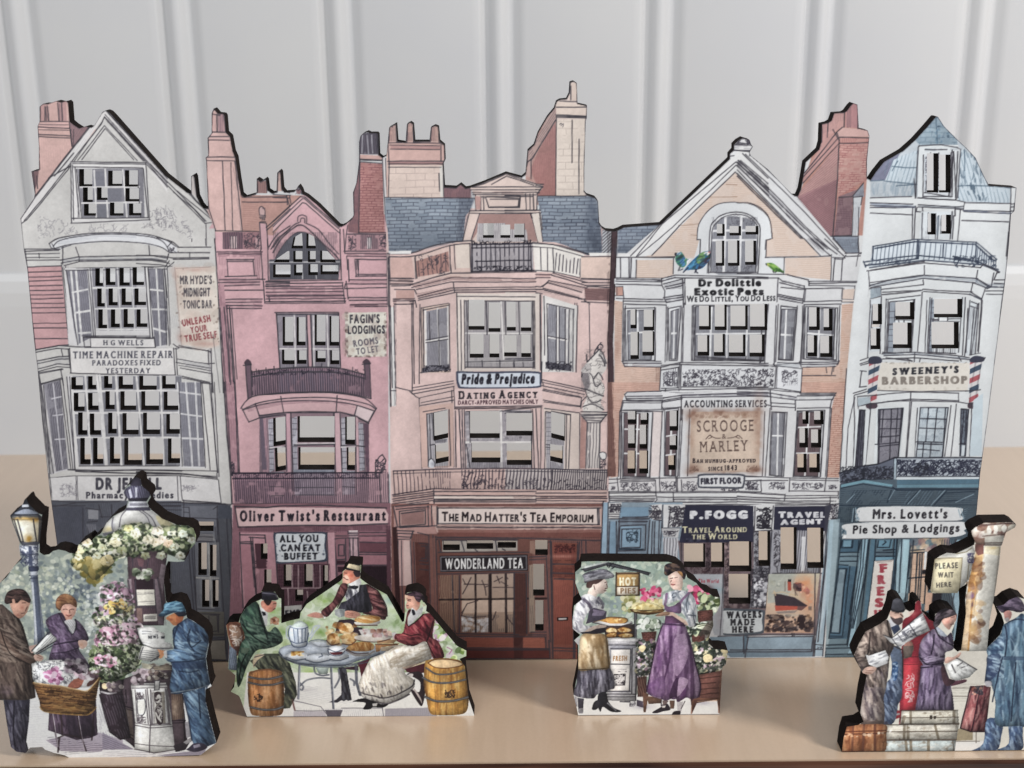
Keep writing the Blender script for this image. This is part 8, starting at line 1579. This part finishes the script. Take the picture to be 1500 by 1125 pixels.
B.part('flower_box','brown slatted wooden flower box');F('6d443c',"640,600 960,540 955,800 930,1005 900,860 680,900 630,1010 610,850 680,700",.07);HT("700,590 960,860",9.5,-4,2,'2b1412',.8,.05);L(3,"610,850 930,860;640,850 620,1010;915,880 930,1005;950,540 925,1000;100,800 110,990;140,830 290,840",col='8a5a44',j=.3);L(1.4,"690,880 910,872",col='d0a888');F('6a4a40',"25,620 130,600 130,830 30,830",.08);HT("25,600 130,830",4,80,1.6,'2b1412',.8,.1);F('7d5644',"85,780 150,800 120,1000 95,1000",.06);F('84604c',"130,830 300,840 290,900 150,910",.07);F('5d5266',"20,860 90,880 90,950 20,930",.05);F('84604c',"380,870 440,870 430,960 390,960",.07)
at(830,810,7.5)
B.part('person','woman in a grey cap and tan apron carrying a tray');F('e6cfc0',"~290,340 400,290 440,310 445,370 410,440 340,450 320,490 230,450",.03);S('d0a090',"400,400",5,6,.4);L(1.6,"420,325 440,318;425,390 445,388;415,412 435,415;440,340 448,375;300,360 310,400",col='5a3a34',j=.1);F('4a3430',"~215,360 240,310 400,280 380,310 330,340 290,345 270,380 230,385",.07);F('d9d7d6',"~160,480 230,450 330,490 390,560 420,640 430,700 250,740 240,650 180,780 260,800 330,800 310,850 190,890 80,850 65,740 100,580",.03);ST("70,480 430,880",'7d7a88 f2f1ef 4a4856 b3b0b8',110,60,14,1.5,.6,35);F('4d4656',"245,640 300,600 440,640 430,720 210,780 230,720",.06);F('8d7f98',"290,620 430,640 400,690 280,690",.05);L(5,"~190,510 250,570 280,650",col='4a4252',j=.1);L(4,"~350,490 400,560 395,600",col='4a4252',j=.1);F('d0b8a8',"~190,870 300,800 420,790 430,815 330,850 220,885",.04);F('2b2630',"150,870 260,860 330,830 420,820 440,870 330,890 170,890",.06);F('d6d4d2',"90,930 160,930 150,1010 100,1000",.03)
B.sub('hat');F('6d6a74',"~175,240 260,200 400,175 480,205 525,260 440,285 340,290 250,310 200,330 190,280",.06);ST("175,175 525,330",'2b2932 d0cfd4 8d8b94',50,-18,20,2,.65,14);B.back()
at(830,910,7.5)
B.sub('skirt');F('55515e',"~125,530 300,520 480,520 530,720 470,750 420,790 340,800 280,850 80,810 110,680",.07);ST("85,520 530,850",'2b2834 8d8a98 a9a6b2 1d1b25',110,86,26,2,.6,8);F('4a4652',"120,840 190,850 180,1000 130,1000",.06);F('c5c2c6',"85,820 115,830 120,940 90,930",.04);F('2a2a32',"~350,800 430,780 460,880 520,950 600,985 560,1000 480,990 400,940 375,990 360,980 340,920",.06);F('35343c',"~300,890 350,870 340,960 280,970",.06);L(2,"450,900 540,980",col='d5d5da');F('b9b5ba',"130,960 185,950 180,1015 135,1015",.04);B.back()
B.sub('apron');F('b89668',"~165,150 300,140 430,150 460,300 470,510 300,530 125,530 140,300",.06);ST("130,150 470,530",'8a6a40 dcc49c e6d2b0 7a5a34',110,78,30,2.6,.55,16);S('ead8b8',"260,270",7,16,.7);S('6d5030',"180,480",4,14,.5);L(1.6,"430,150 470,510;125,530 300,530 470,512",col='4a3824');B.back()
at(940,810,7.5)
B.part('person','dark haired woman in a mauve pinafore holding a basket tray');F('e3c3b2',"~285,200 340,170 430,190 450,290 450,360 420,400 350,400 305,340",.03);S('d89888',"350,320",6,6,.6);L(1.5,"310,282 340,275;365,272 390,268;320,340 345,352 365,345;325,300 318,320",col='4a2a28',j=.1);S('b04a48',"342,347",3,1.6,.7);F('e0bda8',"400,380 440,370 440,420 400,430",.04)
F('dad9da',"~240,460 320,420 430,410 520,430 590,520 605,680 580,800 500,800 480,700 430,640 420,520 270,570 230,560",.03);ST("240,410 605,800",'8a94a0 f2f2f2 5d6672',90,75,14,1.5,.55,30);L(2,"330,470 350,440 380,440;340,490 370,480;400,430 425,420;520,450 490,560 500,650;510,680 590,690;560,660 590,790",col='4a505c',j=.4);F('e0bda8',"~220,670 270,640 340,650 400,690 480,740 510,790 480,790 400,740 330,690 240,690",.04);F('e3c8b8',"~160,690 220,665 240,690 180,700",.04)
B.sub('hair');F('2a2028',"~245,200 260,130 340,110 440,140 490,200 470,290 440,260 430,220 380,200 320,230 290,250 255,240",.1);ST("245,110 490,290",'0c090c 5d4a48 8a6a4c',40,20,9,1.6,.6,50);F('a87848',"~390,200 440,210 450,260 420,240",.06);B.back()
B.sub('dress');F('7d5a7d',"~245,560 280,590 350,580 420,540 430,660 330,650 270,640",.06);F('8a6890',"~255,570 300,590 360,580 410,600 420,660 340,640 260,630",.05);F('634060',"260,690 340,690 460,770 480,800 250,780",.06);L(4,"~275,450 265,520 255,570;~520,440 440,520 420,570",col='7d5a7d',j=.1)
at(930,910,7.5);SK="~300,50 420,20 540,40 580,120 620,300 660,450 720,680 700,830 610,850 560,840 470,890 440,830 360,870 300,860 130,780 170,560 230,260";F('8d6890',SK,.07);ST(SK,'4d2f52 b593b5 c9abc8 63426a 3a2040',240,88,40,2.6,.5,9)
for q,c,a in(("~390,180 410,190 390,420 330,640 320,620 370,400",'4a2a50',.8),("~600,200 640,420 650,820 610,840 610,560",'4a2a50',.75),("~440,640 480,640 460,840 390,850 380,800",'3a2040',.85),("~250,200 280,200 270,420 250,400",'5a3860',.7),("~520,740 560,740 560,830 500,860",'6d3f74',.8),("~150,700 320,600 310,830 140,780",'5d3a68',.55),("~430,200 560,150 580,400 470,600 420,500",'c3a3c2',.6),("~490,620 580,640 560,720 470,830 470,740",'cfb0cc',.7),("~660,480 710,680 690,820 660,780",'c3a3c2',.6)):F(c,q,.06,a=a,keep=True)
L(1.8,"~300,50 240,230 170,560 130,770;~590,150 650,400 720,690 705,830;300,30 560,45",col='2b1630');HT("300,15 550,60",3,2,1.4,'3a2040',.6,.15);B.back()
F('2a242c',"~190,1000 290,940 350,900 390,970 310,990 240,1010",.05);F('d8cfc8',"300,930 340,925 330,950 300,950");F('cfc8c8',"460,890 530,880 510,990 470,985",.04);F('2a242c',"~410,1030 430,990 500,985 490,1030",.05);L(2,"510,960 550,880;290,870 290,930 360,880",col='3a3038');F('6d5a58',"300,870 360,870 350,910 310,920",.05)
at(830,810,7.5)
B.part('basket_tray','round basket tray of pastries');F('7d5a30',"~700,620 850,610 1060,615 1050,650 900,680 750,660",.06);F('cdb878',"~720,620 800,560 900,540 1000,570 1060,615 900,635",.05);D("730,550 1050,625",'e6d8a0 b39a58 d8c688',40,3.4,.7);L(1.8,"~700,620 850,632 1060,620;~715,640 850,668 1050,652",col='33200f');F('c89a78',"~970,690 1050,650 1125,650 1125,680 1050,690",.04)
at(0,0,1);L(1.2,"847,1048 1054,1046.5",j=.1)
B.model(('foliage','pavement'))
done('flat printed cut-out of two women at a hot pie stall with flowers',.07)

# ------------------------------------------------------------------ figure board: people waiting by the pillar box
new_board(on_table(1300,1101.5)[1],(1228,760,1556,1106),
 "1233,1101.5 1236,1079.5 1240.5,1064.5 1257,1062 1265,1057 1260,1044 1264,1016 1270,988 1264,986 1253.6,968 1251,959 1258,943 1268,925 1289,914 1300,906 1305,893 1308,879 1314,875.6 1322,879 1326,892 1332,896 1340,893 1341,882 1345,879.6 1349.6,882 1349.6,895 1353,898 1361,907.6 1369,911 1370,899.6 1378,893 1386,891 1397,894 1402,900 1401,907 1397,918 1394,925 1397,938 "
 "1397,949.6 1402.6,954.6 1408,952 1411,930 1415,898 1414,878 1417,854 1405,862 1403,868.7 1365,868.7 1363,865 1369,819.7 1377.7,814 1387,809.7 1400,811 1415,804 1427,798 1428,792.6 1424,784 1422.5,778 1428,772.7 1442,765.6 1482,765 1488.6,768.4 1486.5,772.7 1473.7,779.8 1468,797 1466,801 1463.7,825 1458,865 1449.5,909.7 1446,949.6 1448,946.7 1465,929.7 1471,912.6 1467,900 1459,888 1470,886 1478,879 1490,874 1502,878 1510,892 1518,905 1532,915 1546,945 1549,1000 1553,1060 1541,1064 1541,1098")
at(0,0,1)
B.part('pavement','cream stone ground of the waiting group');F('d5cfc0',"1228,760 1556,760 1556,1106 1228,1106",.03);S('b3a98f',"1425,1050",14,18,.5);F('c9c2b4',"1395,955 1450,950 1445,1000 1395,1010",.03);HT("1395,1000 1440,1030",5,0,1.2,'8d8678',.5,.2);F('dcd8d2',"1395,1085 1445,1085 1440,1100 1395,1100",.02);F('9a8a6c',"1398,1068 1425,1066 1425,1084 1400,1085",.06);L(1.4,"1395,1008 1420,1008;1396,1020 1420,1020;1400,1086 1435,1086;1430,1070 1430,1088",col='6d6258')
at(1340,740,7.03)
B.part('column','cream stone column with a carved capital');F('d5d0c3',"530,800 600,560 720,400 890,400 870,640 800,1125 780,1500 520,1500",.02,g='dad6ca');F('b9864a',"640,460 700,440 690,700 640,860 590,1125 560,1500 470,1500 510,1125 560,760",.09);D("560,460 690,1400",'c99a5c 8a5a34 d8b888 6d4a3a',60,5,.5,2.4);F('d8d0c0',"540,900 590,880 540,1500 470,1500",.04,a=.5);S('6d5080',"590,930",3.5,6,.8);S('4d3a4a',"590,1030",2.5,9,.7);F('d8cdb0',"720,420 880,425 870,520 715,500",.04);S('c9a868',"800,440",10,3,.5);L(1.2,"680,660 640,860 610,1100;870,430 800,1125",col='8d7a60',a=.6)
B.sub('capital');F('8d6c5c',"600,230 700,170 1000,180 1050,205 1030,235 930,290 900,400 700,410 640,420 590,330 580,270",.07);D("600,200 1040,320",'d5ccbc b39a86 6d4a44 8a5f50 e0d9cc',90,4.5,.7,2);F('d3cdc0',"720,330 920,310 905,410 720,405",.03);F('ddd8cc',"~740,260 760,210 790,260 770,310",.03);F('ddd8cc',"~810,240 830,200 860,240 840,290",.03);F('ddd8cc',"~890,240 920,200 950,230 920,280",.03);F('cfc6b4',"~960,220 1040,180 1045,210 980,260",.03);S('6d4a44',"650,320",7,10,.5);L(1.8,"640,220 1000,180;700,320 920,300;715,390 900,385;715,410 905,410;640,200 1030,190",col='5a3f3a',j=.4);B.back();F('7d5048',"620,400 710,400 710,500 650,520 620,470",.08)
B.part('sign','cream hanging sign asking people to wait');F('dddad0',"265,525 330,485 420,505 600,415 620,480 560,760 460,870 490,540",.02);F('d5c9a4',"205,555 490,540 465,860 440,905 170,905",.03);T("PLEASE","210,655 445,645",56,'4a4440',b=2);T("WAIT","238,745 400,742",52,'4a4440',b=2.5);T("HERE","222,848 378,838",48,'4a4440',b=2);L(1.5,"210,550 490,540 460,860;205,560 170,900;430,500 530,480 590,440;545,560 560,600 540,760",col='8a7a58',j=.3);SC("540,490 610,600",16,9,1.6,'4a4670',.8)
at(1220,850,6.25)
B.part('pillar_box','red pillar box behind the readers');F('a82c3a',"~640,380 700,330 740,290 750,230 770,190 800,190 810,250 810,280 880,350 930,380 960,700 800,1125 640,1600 600,1600 630,600",.07);F('c83a44',"650,760 780,760 770,1125 700,1600 640,1600",.06);S('d88078',"740,300",8,6,.5);L(1.5,"650,770 780,768;630,700 790,700",col='5d1420');at(1220,960,5.357);SC("565,140 640,370",26,9,1.6,'e8c8c4',.8);F('c83a44',"~455,470 470,440 510,430 540,450 520,490 465,500",.05);F('e8d8d4',"460,462 525,452 525,466 460,478")
at(1220,850,6.25)
# bearded man
B.part('person','bearded man in a brown overcoat and bowler hat reading');F('5d6a80',"~520,640 620,620 640,900 600,1125 560,1300 450,1320 480,1125 540,800",.07);at(1220,960,5.357);F('4f5c74',"~430,200 530,190 540,330 470,440 430,540 330,535 380,400",.07);ST("340,60 540,540",'22283a 8a9ab4 a9b8cc 33405c',80,65,18,1.8,.6,18);F('3f5f8a',"~470,60 510,60 505,170 480,200 465,150",.06);D("465,60 510,190",'a9c0d8 2f4a74',20,2,.7);F('4a4656',"240,515 330,520 430,520 440,545 240,545",.06,a=.8);at(1220,850,6.25);F('cfcdd0',"500,370 530,350 600,420 560,480 520,430",.03);F('3a4562',"530,430 600,400 620,450 560,500",.06);F('d0a894',"~525,285 600,280 640,310 640,350 590,350 530,345",.05);F('4d3f40',"~525,330 570,350 630,340 640,380 600,410 550,380",.08);L(1.5,"570,300 600,300;620,310 640,330",col='33201c')
B.sub('coat');F('7a665e',"~300,470 430,400 500,360 540,470 560,600 520,700 500,900 460,1000 470,1300 350,1500 250,1480 270,1150 280,870 230,790 195,690 240,580",.08);at(1220,960,5.357);F('a8968c',"~240,240 300,200 420,180 400,320 330,510 215,460 230,340",.06);F('5d505c',"~250,150 400,70 430,60 420,200 290,230 240,200",.06);ST("215,60 430,510",'4d4048 cfc0b4 8d7a72 3a3038',130,72,24,2.2,.6,18);at(1220,850,6.25);ST("195,380 560,980",'3f322f b09a8c 8d7a6e c9b5a4 2b2220',190,70,24,2,.6,22);ST("195,560 340,850",'c9b5a4 3f322f',40,-20,14,2,.65,20);L(2.2,"~340,480 330,640 300,700;~500,370 520,500 560,560;~270,860 240,800 200,700;560,600 640,640 640,900",col='2b2220');B.back()
F('d9b09c',"~270,850 300,800 370,790 400,810 350,860",.05);L(1.2,"310,830 370,825;300,845 350,850",col='7a4a3c');F('d8d6d4',"300,680 330,690 480,640 510,700 500,760 400,800 330,770",.03);ST("330,650 510,780",'6a6a72 f2f1f0',26,-20,9,1.2,.6,14)
B.sub('hat');F('3f3f46',"~525,250 540,180 590,155 640,180 660,260 640,295 560,290 530,275",.06);S('6d6d76',"590,190",5,4,.6);L(2,"~525,255 590,290 665,265",col='1a1a20');B.back()
B.part('newspaper','open newspaper held by the bearded man');F('d3d1ce',"460,500 540,530 700,400 820,295 890,460 760,520 620,610 530,570",.03);F('5a5a62',"630,470 750,445 760,510 650,550",.05);SC("640,460 750,540",14,8,1.4,'c9c7c4',.8);ST("540,300 880,600",'6d6d74 f2f1ef',70,-28,9,1.2,.6,10);L(1.4,"460,500 540,530 590,600;590,490 640,560;700,400 770,510;540,530 820,300",j=.4);F('c98a78',"~660,580 720,560 740,640 690,680 650,640",.06);F('7a6a60',"640,600 740,600 720,700 650,720",.06)
# woman in purple
B.part('person','woman in a purple coat holding a paper');at(1340,850,7.03);F('dba692',"~280,400 340,380 430,345 430,400 380,470 350,510 290,450",.05);S('d07a6c',"340,430",4,4,.5);L(1.5,"375,385 410,375;370,455 400,450;425,350 440,400",col='4a2424',j=.1);F('b5bcc8',"210,500 225,470 285,520 335,570 310,595 255,560",.04);F('e0b09c',"~305,830 330,790 400,790 470,740 470,770 400,840 320,855",.05);F('5a3440',"~290,1040 420,1035 520,1020 530,1045 440,1075 340,1090",.06)
B.sub('coat');F('54465c',"~60,640 120,560 200,500 250,560 320,580 380,540 400,700 320,740 310,790 290,860 180,900 370,1090 370,1500 20,1500 40,1125 90,900 40,790",.08);at(1220,960,5.357);F('4a3c54',"690,80 870,60 930,230 920,420 660,425 680,200",.07);ST("650,60 930,425",'231a2c 8d7a98 6d5a7a a898b0',150,88,28,2,.6,8);at(1340,850,7.03);ST("40,500 400,900",'2b2034 9a86a0 6d5a74 bcaec0',150,60,18,1.9,.6,28);ST("40,780 320,880",'a898b0 2b2034',36,-8,18,1.6,.6,10);L(2.2,"~210,490 260,590 400,680;~50,790 130,870 290,850;~200,560 190,680 170,760;60,900 180,890",col='1c1424');F('54363f',"~270,900 310,890 340,1000 420,1035 340,1090 290,1040",.07);B.back()
B.sub('hair');F('2f272d',"~190,430 230,330 300,290 390,300 435,345 350,380 290,400 260,450 210,490",.1);ST("190,280 435,490",'120d12 5d5058 8a7a80',46,-30,14,1.6,.6,24);B.back()
B.part('newspaper','crumpled paper in the hands of the woman in purple');F('d5d4cf',"310,870 420,810 460,800 640,920 560,1000 430,1035 370,1010",.03);L(2,"~430,800 520,850 640,920;380,870 420,950;440,880 500,840;540,880 480,900",col='3a3438',j=.4);ST("320,820 620,1030",'8d8c8a f2f1ee',40,40,10,1.2,.5,40)
# luggage
at(1220,960,5.357)
def TR(lab,q,c,straps,edge):
    B.part('suitcase',lab);F(c,q,.06);ST(q,'efe9dc 8a7f70',30,0,14,1.4,.4,8);L(4.5,straps,col='7d705c',j=.2);L(1.8,edge,col='5a4c40',j=.3);D(q,'8d7d68 efe9dc',16,2,.5)
TR('cream suitcase lying on top of the pile',"540,435 980,430 990,535 530,540",'d0c9b6',"610,440 610,540;950,435 950,530;560,480 545,540","540,490 985,485;540,435 980,430;530,540 990,535");F('3a3028',"760,470 780,470 780,500 760,500");F('3a3028',"790,475 812,475 808,500 792,500")
TR('flat cream suitcase in the middle of the pile',"415,545 990,540 970,660 410,660",'cfc8b8',"560,550 560,660;800,545 830,660;590,550 590,660","415,600 975,595;415,545 990,540;410,662 970,660");TR('pale blue grey suitcase at the bottom of the pile',"408,665 965,662 955,755 405,755",'bfcac8',"570,665 580,755;750,665 750,755;610,665 615,755","408,668 965,665;940,670 950,755;405,755 955,755")
B.part('suitcase','orange brown leather trunk at the left end');F('a86a44',"~90,570 130,545 260,540 415,545 420,620 405,755 230,755 70,755 75,650",.08);ST("75,545 420,755",'d8a070 6d3a22 c98a58 8a4c2c',70,88,24,3,.55,8);L(4,"160,550 150,755;245,548 235,755;330,548 330,755",col='6d4030',j=.2);L(2.4,"90,620 410,610;80,600 415,590;75,755 405,755",col='5d3020',j=.4);D("90,600 400,640",'e6b890 efd0b0',14,2.4,.7)
B.part('suitcase','dark red upright suitcase beside the man in blue');F('6d3038',"1080,240 1190,235 1240,250 1200,600 1080,600 1000,570",.07);F('8d4a4c',"1085,290 1150,290 1080,590 1005,570",.07);ST("1000,240 1240,600",'b5706c 33141c c99a90',60,98,26,2.2,.6,8);D("1080,240 1180,310",'3a4048 a8705c 2b2028',30,3,.7);L(2,"1150,280 1090,595;1080,245 1000,570;1000,572 1080,600 1200,600",col='22101a')
# man in blue
B.part('person','man in a long blue coat and flat cap seen from behind');F('44587a',"~1210,500 1330,520 1320,640 1290,740 1180,745 1085,750 1180,690",.08);F('44587a',"~1380,510 1480,500 1490,640 1480,740 1290,742 1380,690",.08);ST("1090,510 1490,748",'1c2640 7d9ab4 9fb4c8',90,65,14,2,.6,26);at(1340,850,7.03);F('c98a80',"~915,320 970,310 1000,340 980,400 930,400 920,360",.06);F('b3a8a8',"920,395 960,380 980,410 940,430",.04)
B.sub('coat');CT="~745,700 880,560 900,470 960,430 1050,380 1100,340 1160,370 1260,400 1340,520 1400,700 1440,900 1500,1480 1240,1540 1080,1500 840,1490 830,1250 780,1060 720,1050 750,800";F('4f6a80',CT,.08);ST(CT,'1f2c44 7f9fb0 9fb8c4 33485f 5d8094',330,84,36,2.4,.55,12);F('2f3a58',"~750,780 880,760 870,900 820,1000 730,1040 740,880",.07,a=.8);ST("740,560 920,1000",'a9c0cc 22304c',56,30,14,2,.6,24);F('33445f',"900,780 1300,790 1300,830 900,820",.06,a=.6);L(2.4,"~930,470 950,600 930,780;~900,800 830,1100 800,1250;~960,430 1060,400 1160,420;1040,850 990,1450;1180,850 1200,1450",col='1a2238');B.back();F('c9c4c8',"~720,1045 780,1040 790,1080 740,1095",.04)
B.sub('hat');F('55485c',"~838,265 900,250 930,190 1010,165 1080,180 1130,260 1135,310 1060,330 960,300 900,330",.07);F('33283a',"~838,265 920,250 1000,280 1100,330 960,310 900,335",.06);ST("840,165 1135,330",'8d7a90 241c2c',36,5,12,1.8,.6,14);B.back()
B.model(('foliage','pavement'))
done('flat printed cut-out of travellers with luggage by a pillar box and column',.18)
